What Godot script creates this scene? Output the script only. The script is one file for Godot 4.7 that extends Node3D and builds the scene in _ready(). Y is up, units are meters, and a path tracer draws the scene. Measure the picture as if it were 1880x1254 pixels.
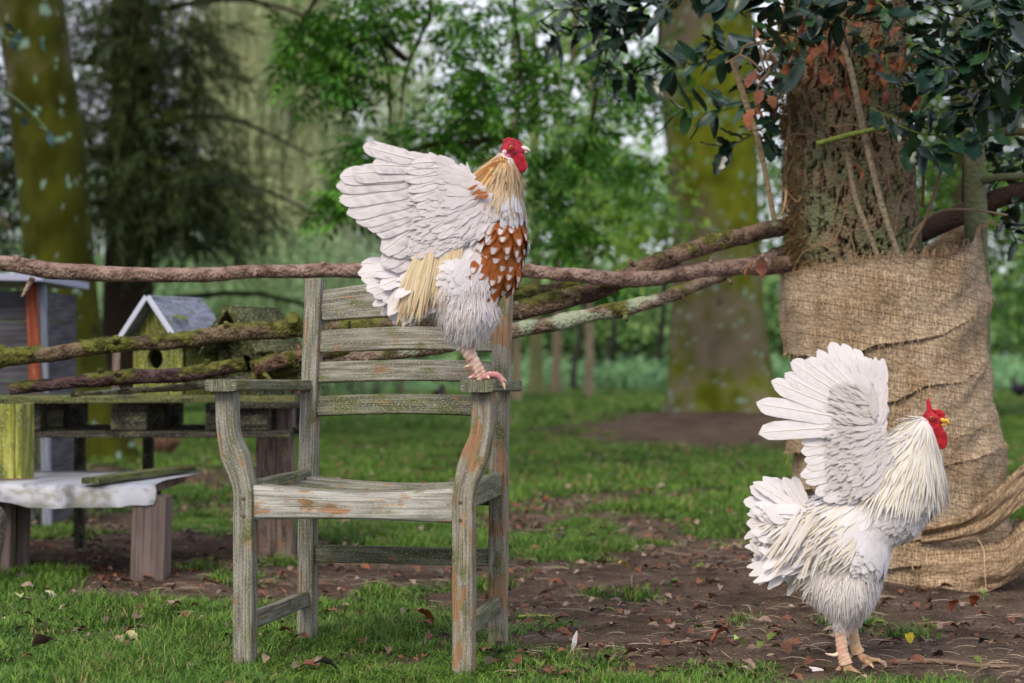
extends Node3D
# A smallholding yard under trees: weathered garden armchair, two roosters with raised wings, pole fence, holly tree wrapped in burlap.
# Helpers first; _ready() sets camera, sky, sun, exposure, then setting, then objects, then small things.

const FX := 3480.0                       # focal length in pixels of the 1880 wide photograph
const CAM := Vector3(0, 0.69, 0)
var cam_basis := Basis(Vector3.RIGHT, atan(38.0 / 3480.0))
var rng := RandomNumberGenerator.new()
var nz := FastNoiseLite.new()
var nz2 := FastNoiseLite.new()
var taken := {}
var M := {}


# ---------------------------------------------------------------- pixels to places
func P(px: float, py: float, d: float) -> Vector3:
	return CAM + cam_basis * Vector3((px - 940.0) / FX * d, (627.0 - py) / FX * d, -d)

func G(px: float, py: float, h := 0.0) -> Vector3:
	var r := cam_basis * Vector3((px - 940.0) / FX, (627.0 - py) / FX, -1.0)
	return CAM + r * ((h - CAM.y) / r.y)

func rf(a: float, b: float) -> float:
	return rng.randf_range(a, b)

func rv() -> Vector3:
	return Vector3(rng.randfn(), rng.randfn(), rng.randfn()).normalized()

func lin(r: float, g: float, b: float) -> Color:      # 0..255 sRGB to a linear vertex colour
	return Color(r / 255.0, g / 255.0, b / 255.0).srgb_to_linear()

func vary(c: Color, a: float) -> Color:
	var k := 1.0 + rf(-a, a)
	return Color(c.r * k * (1.0 + rf(-a, a) * 0.3), c.g * k, c.b * k * (1.0 + rf(-a, a) * 0.3))

func ss(a: float, b: float, x: float) -> float:
	return smoothstep(a, b, x)


# ---------------------------------------------------------------- mesh building
class MB:
	var v := PackedVector3Array()
	var c := PackedColorArray()
	var uv := PackedVector2Array()
	var ix := PackedInt32Array()
	var lean := {}          # vertex -> normal of the body it grows from
	func vert(p: Vector3, col := Color.WHITE, t := Vector2.ZERO) -> int:
		v.push_back(p)
		c.push_back(col)
		uv.push_back(t)
		return v.size() - 1
	func tri(a: int, b: int, d: int) -> void:      # counter-clockwise seen from outside
		ix.push_back(a)
		ix.push_back(d)
		ix.push_back(b)
	func quad(a: int, b: int, d: int, e: int) -> void:
		tri(a, b, d)
		tri(a, d, e)
	func mesh(flat := false) -> ArrayMesh:
		var vv := v
		var cc := c
		var uu := uv
		var ii := ix
		if flat:
			vv = PackedVector3Array()
			cc = PackedColorArray()
			uu = PackedVector2Array()
			ii = PackedInt32Array()
			for k in ix.size():
				vv.push_back(v[ix[k]])
				cc.push_back(c[ix[k]])
				uu.push_back(uv[ix[k]])
				ii.push_back(k)
		var n := PackedVector3Array()
		n.resize(vv.size())
		for k in range(0, ii.size(), 3):
			var a := ii[k]
			var b := ii[k + 1]
			var d := ii[k + 2]
			var f := (vv[d] - vv[a]).cross(vv[b] - vv[a])
			n[a] += f
			n[b] += f
			n[d] += f
		for k in n.size():
			n[k] = n[k].normalized() if n[k].length_squared() > 1e-24 else Vector3.UP
		for k in lean:
			var b: Vector3 = lean[k]
			n[k] = (n[k] * (0.5 if n[k].dot(b) > 0.0 else -0.5) + b).normalized()
		var arr := []
		arr.resize(Mesh.ARRAY_MAX)
		arr[Mesh.ARRAY_VERTEX] = vv
		arr[Mesh.ARRAY_NORMAL] = n
		arr[Mesh.ARRAY_COLOR] = cc
		arr[Mesh.ARRAY_TEX_UV] = uu
		arr[Mesh.ARRAY_INDEX] = ii
		var m := ArrayMesh.new()
		m.add_surface_from_arrays(Mesh.PRIMITIVE_TRIANGLES, arr)
		return m

func numbered(called: String) -> String:
	var k: int = taken.get(called, 0)
	taken[called] = k + 1
	return called if k == 0 else "%s_%03d" % [called, k]

func tag(o: Node3D, label := "", category := "", group := "", kind := "") -> void:
	if label != "": o.set_meta("label", label)
	if category != "": o.set_meta("category", category)
	if group != "": o.set_meta("group", group)
	if kind != "": o.set_meta("kind", kind)

func thing(called: String, label: String, category: String, at := Vector3.ZERO, group := "", kind := "") -> Node3D:
	var o := Node3D.new()
	o.name = numbered(called)
	add_child(o)
	o.position = at
	tag(o, label, category, group, kind)
	return o

func part(called: String, m: Mesh, mat: Material, parent: Node3D, kind := "") -> MeshInstance3D:
	var o := MeshInstance3D.new()
	o.name = called if parent != self else numbered(called)
	o.mesh = m
	o.material_override = null
	for k in m.get_surface_count():
		o.set_surface_override_material(k, mat)
	o.cast_shadow = GeometryInstance3D.SHADOW_CASTING_SETTING_ON
	parent.add_child(o, true)
	if kind != "": o.set_meta("kind", kind)
	return o

func multi(called: String, m: Mesh, mat: Material, xf: Array, cols: Array, parent: Node3D, kind := "") -> MultiMeshInstance3D:
	m.surface_set_material(0, mat)
	var mm := MultiMesh.new()
	mm.transform_format = MultiMesh.TRANSFORM_3D
	mm.use_colors = true
	mm.mesh = m
	mm.instance_count = xf.size()
	for k in xf.size():
		mm.set_instance_transform(k, xf[k])
		mm.set_instance_color(k, cols[k])
	var o := MultiMeshInstance3D.new()
	o.name = called if parent != self else numbered(called)
	o.multimesh = mm
	parent.add_child(o, true)
	if kind != "": o.set_meta("kind", kind)
	return o

# a smooth line through points, n pieces between each two
func smooth_line(pts: Array, n: int) -> PackedVector3Array:
	var out := PackedVector3Array()
	for i in pts.size() - 1:
		var p0: Vector3 = pts[maxi(i - 1, 0)]
		var p1: Vector3 = pts[i]
		var p2: Vector3 = pts[i + 1]
		var p3: Vector3 = pts[mini(i + 2, pts.size() - 1)]
		for k in n:
			out.push_back(p1.cubic_interpolate(p2, p0, p3, float(k) / n))
	out.push_back(pts[pts.size() - 1])
	return out

func lerp_list(a: Array, t: float) -> float:          # a list of numbers read at 0..1
	var x := clampf(t, 0.0, 1.0) * (a.size() - 1)
	var i := mini(int(x), a.size() - 2)
	return lerpf(a[i], a[i + 1], x - i)

func at_x(tab: Array, x: float) -> float:             # [[x, y], ...] read at x
	if x <= tab[0][0]: return tab[0][1]
	for i in tab.size() - 1:
		if x <= tab[i + 1][0]:
			return lerpf(tab[i][1], tab[i + 1][1], (x - tab[i][0]) / (tab[i + 1][0] - tab[i][0]))
	return tab[tab.size() - 1][1]

# tube along a line. rad: list read along it. look(point, outward, along 0..1) -> [colour, radius added]
func tube(mb: MB, pts: PackedVector3Array, rad: Array, n: int, col: Color, look = null, caps := true) -> void:
	var cnt := pts.size()
	var t0 := (pts[1] - pts[0]).normalized()
	var nn := t0.cross(Vector3.UP if absf(t0.y) < 0.9 else Vector3.RIGHT).normalized()
	var first := mb.v.size()
	for i in cnt:
		var t := (pts[mini(i + 1, cnt - 1)] - pts[maxi(i - 1, 0)]).normalized()
		nn = (nn - t * nn.dot(t)).normalized()
		var bb := t.cross(nn)
		var s := float(i) / (cnt - 1)
		var r := lerp_list(rad, s)
		for j in n:
			var a := TAU * j / n
			var o := nn * cos(a) + bb * sin(a)
			var cc := col
			var rr := r
			if look != null:
				var lk: Array = look.call(pts[i] + o * r, o, s)
				cc = lk[0]
				rr = r + lk[1]
			mb.vert(pts[i] + o * rr, cc, Vector2(float(j) / n, s))
	for i in cnt - 1:
		for j in n:
			var a0 := first + i * n + j
			var a1 := first + i * n + (j + 1) % n
			mb.quad(a0, a1, a1 + n, a0 + n)
	if caps:
		var e := first + (cnt - 1) * n
		var c0 := mb.vert(pts[0], mb.c[first])
		var c1 := mb.vert(pts[cnt - 1], mb.c[e])
		for j in n:
			mb.tri(c0, first + (j + 1) % n, first + j)
			mb.tri(c1, e + j, e + (j + 1) % n)

# bar with a rounded rectangular section swept along a line; side = direction of the width. Grain runs along v.
func bar(mb: MB, pts: PackedVector3Array, side: Vector3, w: float, h: float, bev := 0.004, off := Vector2.ZERO, wl = null) -> void:
	var prof := []
	for q in [[1, 1], [-1, 1], [-1, -1], [1, -1]]:
		var cx: float = q[0] * (w * 0.5 - bev)
		var cy: float = q[1] * (h * 0.5 - bev)
		var a0 := atan2(q[1], q[0]) - PI / 4
		for k in 3:
			var a := a0 + PI / 4 * k
			prof.append(Vector2(cx + cos(a) * bev, cy + sin(a) * bev))
	var np := prof.size()
	var per := []
	var acc := 0.0
	for k in np + 1:
		per.append(acc)
		acc += prof[k % np].distance_to(prof[(k + 1) % np])
	var first := mb.v.size()
	var along := 0.0
	var cnt := pts.size()
	for i in cnt:
		var t := (pts[mini(i + 1, cnt - 1)] - pts[maxi(i - 1, 0)]).normalized()
		var sd := (side - t * side.dot(t)).normalized()
		var up := t.cross(sd)
		if i > 0: along += pts[i].distance_to(pts[i - 1])
		var kw := Vector2.ONE
		if wl != null: kw = wl.call(float(i) / (cnt - 1))
		for k in np + 1:
			var q: Vector2 = prof[k % np]
			var p: Vector3 = pts[i] + sd * q.x * kw.x + up * q.y * kw.y
			p += (sd * q.x + up * q.y).normalized() * nz.get_noise_3dv(p * 4000.0) * 0.0012
			mb.vert(p, Color.WHITE, off + Vector2(per[k], along))
	var row := np + 1
	for i in cnt - 1:
		for k in np:
			var a0 := first + i * row + k
			mb.quad(a0, a0 + 1, a0 + 1 + row, a0 + row)
	for e in 2:
		var st := first + (cnt - 1) * row * e
		var ring := []
		var mid := Vector3.ZERO
		for k in np:
			ring.append(mb.vert(mb.v[st + k], Color.WHITE, off + Vector2(prof[k].x, prof[k].y * 0.3)))
			mid += mb.v[st + k] / np
		var m := mb.vert(mid, Color.WHITE, off)
		for k in np:
			if e == 0: mb.tri(m, ring[(k + 1) % np], ring[k])
			else: mb.tri(m, ring[k], ring[(k + 1) % np])

func line(a: Vector3, b: Vector3, n := 8) -> PackedVector3Array:
	var o := PackedVector3Array()
	for k in n + 1: o.push_back(a.lerp(b, float(k) / n))
	return o

# plank between two points with its own mesh
func plank(called: String, a: Vector3, b: Vector3, side: Vector3, w: float, h: float, mat: Material, parent: Node3D, bev := 0.003) -> MeshInstance3D:
	var mb := MB.new()
	bar(mb, line(a, b, 6), side, w, h, bev, Vector2(rf(0, 1), rf(0, 1)))
	return part(called, mb.mesh(), mat, parent)

# blended tapered capsules meshed as surface nets: bones [a, b, ra, rb], flattened by sq (scale of the z distance)
func sdf_mesh(mb: MB, bones: Array, cell: float, kk: float, colf: Callable) -> void:
	var lo := Vector3(1e9, 1e9, 1e9)
	var hi := -lo
	for b in bones:
		var r := Vector3.ONE * (maxf(b[2], b[3]) + cell * 2.0)
		lo = lo.min(b[0] - r).min(b[1] - r)
		hi = hi.max(b[0] + r).max(b[1] + r)
	var nx := int((hi.x - lo.x) / cell) + 2
	var ny := int((hi.y - lo.y) / cell) + 2
	var nzz := int((hi.z - lo.z) / cell) + 2
	var f := PackedFloat32Array()
	f.resize(nx * ny * nzz)
	f.fill(1.0)
	var A := []
	for b in bones:
		var ab: Vector3 = b[1] - b[0]
		A.append([b[0], ab, maxf(ab.length_squared(), 1e-9), b[2], b[3]])
	for z in nzz:
		for y in ny:
			for x in nx:
				var p := lo + Vector3(x, y, z) * cell
				var d := 1.0
				for b in A:
					var ap: Vector3 = p - b[0]
					var t := clampf(ap.dot(b[1]) / b[2], 0.0, 1.0)
					var e: float = (ap - b[1] * t).length() - lerpf(b[3], b[4], t)
					var h := maxf(kk - absf(d - e), 0.0) / kk
					d = minf(d, e) - h * h * kk * 0.25
				f[(z * ny + y) * nx + x] = d
	var ids := PackedInt32Array()
	ids.resize(nx * ny * nzz)
	ids.fill(-1)
	var sx := 1
	var sy := nx
	var sz := nx * ny
	var corner := [0, sx, sy, sx + sy, sz, sx + sz, sy + sz, sx + sy + sz]
	var cv := [Vector3(0, 0, 0), Vector3(1, 0, 0), Vector3(0, 1, 0), Vector3(1, 1, 0), Vector3(0, 0, 1), Vector3(1, 0, 1), Vector3(0, 1, 1), Vector3(1, 1, 1)]
	var edges := [[0, 1], [2, 3], [4, 5], [6, 7], [0, 2], [1, 3], [4, 6], [5, 7], [0, 4], [1, 5], [2, 6], [3, 7]]
	for z in nzz - 1:
		for y in ny - 1:
			for x in nx - 1:
				var i := z * sz + y * sy + x
				var neg := 0
				for c in corner:
					if f[i + c] < 0.0: neg += 1
				if neg == 0 or neg == 8: continue
				var s := Vector3.ZERO
				var n := 0
				for e in edges:
					var fa := f[i + corner[e[0]]]
					var fb := f[i + corner[e[1]]]
					if (fa < 0.0) != (fb < 0.0):
						s += cv[e[0]].lerp(cv[e[1]], fa / (fa - fb))
						n += 1
				var p := lo + (Vector3(x, y, z) + s / n) * cell
				ids[i] = mb.vert(p, colf.call(p))
	for z in range(1, nzz - 1):
		for y in range(1, ny - 1):
			for x in range(1, nx - 1):
				var i := z * sz + y * sy + x
				var a := f[i] < 0.0
				if a != (f[i + sx] < 0.0):
					if a: mb.quad(ids[i - sy - sz], ids[i - sz], ids[i], ids[i - sy])
					else: mb.quad(ids[i - sy - sz], ids[i - sy], ids[i], ids[i - sz])
				if a != (f[i + sy] < 0.0):
					if a: mb.quad(ids[i - sx - sz], ids[i - sx], ids[i], ids[i - sz])
					else: mb.quad(ids[i - sx - sz], ids[i - sz], ids[i], ids[i - sx])
				if a != (f[i + sz] < 0.0):
					if a: mb.quad(ids[i - sx - sy], ids[i - sy], ids[i], ids[i - sx])
					else: mb.quad(ids[i - sx - sy], ids[i - sx], ids[i], ids[i - sy])


# ---------------------------------------------------------------- textures and materials
func noise_bytes(w: int, h: int, freq: float, sd: int, oct := 3, from := Vector2i.ZERO, ridged := false) -> PackedByteArray:
	var n := FastNoiseLite.new()
	n.seed = sd
	n.frequency = freq
	n.fractal_octaves = oct
	n.fractal_type = FastNoiseLite.FRACTAL_RIDGED if ridged else FastNoiseLite.FRACTAL_FBM
	var s := from if from != Vector2i.ZERO else Vector2i(w, h)
	var im := n.get_seamless_image(s.x, s.y, false, false, 0.15)
	im.convert(Image.FORMAT_L8)
	if s != Vector2i(w, h): im.resize(w, h, Image.INTERPOLATE_CUBIC)
	return im.get_data()

func image_tex(w: int, h: int, d: PackedByteArray, fmt := Image.FORMAT_RGB8) -> ImageTexture:
	return ImageTexture.create_from_image(Image.create_from_data(w, h, false, fmt, d))

# weathered timber: silver grey fibres along v, open cracks, green algae and bare orange-brown patches with ragged outlines
func wood_mat(sd: int, light: Color, dark: Color, orange: float, green: float, bump := 0.24) -> StandardMaterial3D:
	var w := 256 if bump > 0.22 else 128
	var h := w * 4
	var g1 := noise_bytes(w, h, 0.11, sd, 3, Vector2i(w, w / 14))
	var g2 := noise_bytes(w, h, 0.03, sd + 1, 3, Vector2i(w, w / 2))
	var cr := noise_bytes(w, h, 0.06, sd + 2, 2, Vector2i(w, w / 12), true)
	var pa := noise_bytes(w, h, 0.010, sd + 3, 5, Vector2i(w, w * 2))
	var al := noise_bytes(w, h, 0.012, sd + 4, 5, Vector2i(w, w * 2))
	var sp := noise_bytes(w, h, 0.16, sd + 5, 2, Vector2i(w, w * 2))
	var out := PackedByteArray()
	out.resize(w * h * 3)
	var hh := PackedByteArray()
	hh.resize(w * h)
	var og := Color(0.62, 0.46, 0.33)
	var gr := Color(0.36, 0.38, 0.22)
	for i in w * h:
		var a := g1[i] / 255.0
		var b := g2[i] / 255.0
		var k := clampf((a - 0.5) * 1.5 + (b - 0.5) * 1.4 + 0.62, 0.0, 1.0)
		var c := dark.lerp(light, k)
		var o := clampf((pa[i] / 255.0 + (a - 0.5) * 0.35 - (1.0 - orange)) * 14.0, 0.0, 1.0)
		c = c.lerp(og * (0.7 + 0.5 * a), o * 0.8)
		var m := clampf((al[i] / 255.0 + (sp[i] / 255.0 - 0.5) * 0.5 - (1.0 - green)) * 6.0, 0.0, 1.0)
		c = c.lerp(gr * (0.6 + 0.7 * sp[i] / 255.0), m * 0.75)
		var crack := clampf((cr[i] / 255.0 - 0.80) * 7.0, 0.0, 1.0) * clampf(b * 1.6 - 0.2, 0, 1)
		c = c.lerp(Color(0.20, 0.19, 0.16), crack * 0.6)
		if sp[i] > 176 and o < 0.3 and bump > 0.11: c = c.lerp(Color(0.80, 0.81, 0.76), 0.45)
		out[i * 3] = int(clampf(c.r, 0, 1) * 255)
		out[i * 3 + 1] = int(clampf(c.g, 0, 1) * 255)
		out[i * 3 + 2] = int(clampf(c.b, 0, 1) * 255)
		hh[i] = int(clampf(0.35 + 0.5 * a - crack * 0.5 - o * 0.12 + m * 0.1, 0, 1) * 255)
	var m3 := StandardMaterial3D.new()
	m3.albedo_texture = image_tex(w, h, out)
	m3.heightmap_enabled = true
	m3.heightmap_texture = image_tex(w, h, hh, Image.FORMAT_L8)
	m3.heightmap_scale = bump * 0.6
	m3.roughness = 0.92
	m3.metallic_specular = 0.25
	m3.uv1_scale = Vector3(6.0, 1.6, 1.0)
	return m3

func vc_mat(rough := 0.9, spec := 0.3, back := 0.0, bump: Texture2D = null, bscale := 0.0, tri := 1.0) -> StandardMaterial3D:
	var m := StandardMaterial3D.new()
	m.vertex_color_use_as_albedo = true
	m.roughness = rough
	m.metallic_specular = spec
	if back > 0.0:
		m.backlight_enabled = true
		m.backlight = Color(back, back, back)
	if bump:
		m.heightmap_enabled = true
		m.heightmap_texture = bump
		m.heightmap_scale = bscale
		m.uv1_triplanar = true
		m.uv1_world_triplanar = true
		m.uv1_scale = Vector3.ONE * tri
	m.cull_mode = BaseMaterial3D.CULL_DISABLED
	return m

func flat_mat(c: Color, rough := 0.8, spec := 0.4) -> StandardMaterial3D:
	var m := StandardMaterial3D.new()
	m.albedo_color = c
	m.roughness = rough
	m.metallic_specular = spec
	return m

func make_materials() -> void:
	M.wood = wood_mat(11, Color(0.58, 0.57, 0.525), Color(0.40, 0.39, 0.345), 0.22, 0.32)
	M.wood_bare = wood_mat(31, Color(0.60, 0.57, 0.515), Color(0.41, 0.385, 0.34), 0.42, 0.36)
	M.wood_seat = wood_mat(51, Color(0.73, 0.72, 0.69), Color(0.52, 0.51, 0.48), 0.31, 0.22)
	M.wood_green = wood_mat(71, Color(0.48, 0.48, 0.41), Color(0.31, 0.315, 0.26), 0.22, 0.43)
	M.wood_brown = wood_mat(91, Color(0.52, 0.45, 0.42), Color(0.27, 0.22, 0.20), 0.2, 0.2)
	M.wood_moss = wood_mat(111, Color(0.40, 0.42, 0.22), Color(0.15, 0.16, 0.09), 0.1, 0.62)
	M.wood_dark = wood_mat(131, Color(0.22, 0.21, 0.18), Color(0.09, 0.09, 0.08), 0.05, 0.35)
	var fine := noise_bytes(512, 512, 0.05, 5, 5)
	M.fine = image_tex(512, 512, fine, Image.FORMAT_L8)
	var rid := noise_bytes(512, 512, 0.02, 8, 5, Vector2i.ZERO, true)
	M.ridge = image_tex(512, 512, rid, Image.FORMAT_L8)
	M.bark = vc_mat(0.95, 0.2, 0.0, M.fine, 1.2, 3.0)
	M.smooth_bark = vc_mat(0.9, 0.25, 0.0, M.fine, 0.7, 2.0)
	M.earth = vc_mat(0.97, 0.15, 0.0, M.fine, 2.5, 2.4)
	M.leaf = vc_mat(0.55, 0.4, 0.7)
	M.dry_leaf = vc_mat(0.75, 0.35, 0.25)
	M.holly = vc_mat(0.28, 0.5, 0.10)
	M.grass = vc_mat(0.6, 0.35, 0.4)
	M.plain = vc_mat(0.85, 0.3)
	M.skin = vc_mat(0.55, 0.45, 0.0, M.fine, 0.25, 25.0)
	M.skin.subsurf_scatter_enabled = true
	M.skin.subsurf_scatter_strength = 0.15
	M.scale_skin = vc_mat(0.6, 0.45, 0.0, M.fine, 0.2, 30.0)
	M.gloss = vc_mat(0.12, 0.6)
	M.horn = vc_mat(0.35, 0.5)
	# feather vane: fine slanted barbs either side of the shaft
	var w := 128
	var h := 512
	var fb := PackedByteArray()
	fb.resize(w * h * 3)
	var fh := PackedByteArray()
	fh.resize(w * h)
	var fn := noise_bytes(w, h, 0.08, 77, 2)
	for y in h:
		for x in w:
			var u := absf(x - w * 0.5) / (w * 0.5)
			var s := 0.5 + 0.5 * sin((y * 0.42 - u * 46.0) + fn[y * w + x] * 0.012)
			var sh := clampf(1.0 - u * 26.0, 0.0, 1.0)
			var k := 0.92 + 0.08 * s - (fn[y * w + x] / 255.0 - 0.5) * 0.06
			var i := y * w + x
			fb[i * 3] = int(clampf(k, 0, 1) * 255)
			fb[i * 3 + 1] = int(clampf(k * (1.0 - sh * 0.02), 0, 1) * 255)
			fb[i * 3 + 2] = int(clampf(k * (1.0 - sh * 0.06), 0, 1) * 255)
			fh[i] = int((0.3 + 0.3 * s + 0.4 * sh) * 255)
	M.feather = vc_mat(0.7, 0.3, 0.5)
	M.feather.albedo_texture = image_tex(w, h, fb)
	M.feather.heightmap_enabled = true
	M.feather.heightmap_texture = image_tex(w, h, fh, Image.FORMAT_L8)
	M.feather.heightmap_scale = 0.06
	M.down = vc_mat(0.9, 0.15, 0.5)
	# burlap weave
	w = 256
	var wb := PackedByteArray()
	wb.resize(w * w * 3)
	var wh := PackedByteArray()
	wh.resize(w * w)
	var wn := noise_bytes(w, w, 0.03, 91, 3)
	var wx := noise_bytes(w, w, 0.05, 92, 3, Vector2i(256, 16))
	var wy := noise_bytes(w, w, 0.05, 93, 3, Vector2i(16, 256))
	for y in w:
		for x in w:
			var i := y * w + x
			var jx := (wx[i] - 128) * 0.012
			var jy := (wy[i] - 128) * 0.012
			var a := sin((x / 256.0 * 16.0) * TAU + jx * 3.0)
			var b := sin((y / 256.0 * 16.0) * TAU + jy * 3.0)
			var tx := ss(-0.75, 0.1, a)
			var ty := ss(-0.75, 0.1, b)
			var over := 1.0 if (int(x / 16.0) + int(y / 16.0)) % 2 == 0 else 0.0
			var hh2 := maxf(tx * (0.6 + 0.4 * over), ty * (1.0 - 0.4 * over))
			var k := 0.82 + (wn[i] / 255.0 - 0.5) * 0.35 + (wx[i] / 255.0 - 0.5) * 0.3 * tx + (wy[i] / 255.0 - 0.5) * 0.3
			var gap := 1.0 - maxf(tx, ty)
			var cc := Color(0.85, 0.757, 0.635) * k
			cc = cc.lerp(Color(0.38, 0.30, 0.23), gap * 0.85)
			wb[i * 3] = int(clampf(cc.r, 0, 1) * 255)
			wb[i * 3 + 1] = int(clampf(cc.g, 0, 1) * 255)
			wb[i * 3 + 2] = int(clampf(cc.b, 0, 1) * 255)
			wh[i] = int(clampf(hh2, 0, 1) * 255)
	M.burlap = vc_mat(0.95, 0.15)
	M.burlap.albedo_texture = image_tex(w, w, wb)
	M.burlap.heightmap_enabled = true
	M.burlap.heightmap_texture = image_tex(w, w, wh, Image.FORMAT_L8)
	M.burlap.heightmap_scale = 0.18
	M.burlap.uv1_scale = Vector3(10.0, 10.0, 1.0)


# ---------------------------------------------------------------- ground
const BARE := [[-0.35, -6.25, 0.55, 0.6, 0.9], [0.85, -5.9, 0.95, 1.5, 1.0], [1.5, -5.0, 0.9, 1.2, 1.0], [0.35, -4.9, 0.5, 0.5, 0.55], [-1.5, -7.0, 0.95, 0.7, 1.0], [1.75, -18.2, 1.35, 3.2, 0.9], [-0.55, -5.1, 0.16, 0.2, 0.5], [-1.05, -6.9, 0.7, 0.5, 0.8], [0.0, -8.6, 1.2, 0.7, 0.3], [1.25, -4.3, 0.95, 0.42, 0.95], [0.55, -4.6, 0.55, 0.4, 0.85], [0.35, -4.2, 0.4, 0.2, 0.6]]

func bare(x: float, z: float) -> float:
	var b := 0.0
	for e in BARE:
		var q := Vector2((x - e[0]) / e[2], (z - e[1]) / e[3]).length()
		b = maxf(b, e[4] * (1.0 - ss(0.75, 1.2, q + nz.get_noise_2d(x * 180.0, z * 180.0) * 0.75)))
	if z < -5.4 and z > -12.0: b = maxf(b, 0.85 * ss(-0.02, 0.24, nz.get_noise_2d(x * 95.0 + 7.0, z * 60.0)))
	if z > -5.6: b = maxf(b, 0.75 * ss(0.16, 0.36, nz.get_noise_2d(x * 170.0 + 50.0, z * 110.0)))
	return clampf(b + nz2.get_noise_2d(x * 300.0 + 40.0, z * 300.0) * 0.25 * (1.0 - b), 0.0, 1.0)

func gh(x: float, z: float) -> float:
	var far := ss(-9.0, -30.0, z)
	var h := nz.get_noise_2d(x * 55.0, z * 55.0) * 0.022 + nz2.get_noise_2d(x * 260.0, z * 260.0) * 0.006
	h *= 1.0 - far
	h += 0.06 * exp(-(pow((x - 1.15) / 0.55, 2.0) + pow((z + 5.95) / 0.5, 2.0)))
	h += 0.20 * exp(-(pow((x - 2.25) / 1.5, 2.0) + pow((z + 20.2) / 2.2, 2.0)))
	h += 0.10 * exp(-(pow((x + 2.65) / 0.9, 2.0) + pow((z + 11.6) / 1.0, 2.0)))
	return h

func ground_sheet(mb: MB, x0: float, x1: float, z0: float, z1: float, nx: int, nzv: int, lift: float) -> void:
	var first := mb.v.size()
	for j in nzv + 1:
		for i in nx + 1:
			var x := lerpf(x0, x1, float(i) / nx)
			var z := lerpf(z0, z1, float(j) / nzv)
			var b := bare(x, z)
			var y := gh(x, z) + lift
			var n1 := nz.get_noise_2d(x * 400.0, z * 400.0)
			var n2 := nz2.get_noise_2d(x * 1400.0, z * 1400.0)
			y += b * (n1 * 0.006 + n2 * 0.006)
			var dirt := lin(122, 104, 90).lerp(lin(82, 68, 58), clampf(0.5 + n1 * 0.9 + n2 * 0.5, 0, 1))
			var turf := lin(44, 46, 28).lerp(lin(72, 60, 46), clampf(0.45 + n1 + n2 * 0.4, 0, 1))
			mb.vert(Vector3(x, y, z), turf.lerp(dirt, ss(0.25, 0.7, b)))
	for j in nzv:
		for i in nx:
			var a := first + j * (nx + 1) + i
			mb.quad(a, a + 1, a + nx + 2, a + nx + 1)

func build_ground() -> void:
	var mb := MB.new()
	ground_sheet(mb, -2.6, 2.6, -9.0, -3.3, 260, 285, 0.0)
	for c in mb.ix.size() / 3: pass
	var o := part("ground", mb.mesh(), M.earth, self)
	tag(o, "trodden brown earth and turf under the chair and roosters", "ground", "", "structure")
	# the lawn runs on to the trees and past the camera; it meets the near sheet edge to edge
	var m2 := MB.new()
	ground_sheet(m2, -14.0, 14.0, -45.0, -9.0, 200, 220, 0.0)
	ground_sheet(m2, -14.0, -2.6, -9.0, -3.3, 60, 40, 0.0)
	ground_sheet(m2, 2.6, 14.0, -9.0, -3.3, 60, 40, 0.0)
	ground_sheet(m2, -14.0, 14.0, -3.3, 14.0, 60, 50, 0.0)
	ground_sheet(m2, -160.0, 160.0, -220.0, -45.0, 40, 30, 0.0)
	ground_sheet(m2, -160.0, -14.0, -45.0, 60.0, 20, 24, 0.0)
	ground_sheet(m2, 14.0, 160.0, -45.0, 60.0, 20, 24, 0.0)
	ground_sheet(m2, -14.0, 14.0, 14.0, 60.0, 10, 16, 0.0)
	var l := part("lawn", m2.mesh(), M.earth, self)
	tag(l, "green lawn stretching back to the far trees", "lawn", "", "structure")

func blade(mb: MB, base: Vector3, dir: Vector3, h: float, w: float, bend: float, col: Color) -> void:
	var side := dir.cross(Vector3.UP).normalized() * w * 0.5
	var a := mb.vert(base - side, col)
	var b := mb.vert(base + side, col)
	var m := base + Vector3.UP * h * 0.6 + dir * bend * 0.35
	var c := mb.vert(m - side * 0.8, col)
	var d := mb.vert(m + side * 0.8, col)
	var t := mb.vert(base + Vector3.UP * h * (1.0 - bend / h * 0.25) + dir * bend, col)
	mb.quad(a, b, d, c)
	mb.tri(c, d, t)

func tuft(n: int, h: float, w: float, spread: float) -> ArrayMesh:
	var mb := MB.new()
	for k in n:
		var a := rf(0, TAU)
		var dir := Vector3(cos(a), 0, sin(a))
		var c := lin(255, 255, 255) * rf(0.75, 1.15)
		if rng.randf() < 0.13: c = Color(2.1, 1.35, 1.5)
		var hh := h * rf(0.5, 1.15)
		blade(mb, Vector3(rf(-1, 1), 0, rf(-1, 1)) * spread, dir, hh, w * rf(0.6, 1.3), hh * rf(0.2, 1.35), c)
	return mb.mesh()

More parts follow.
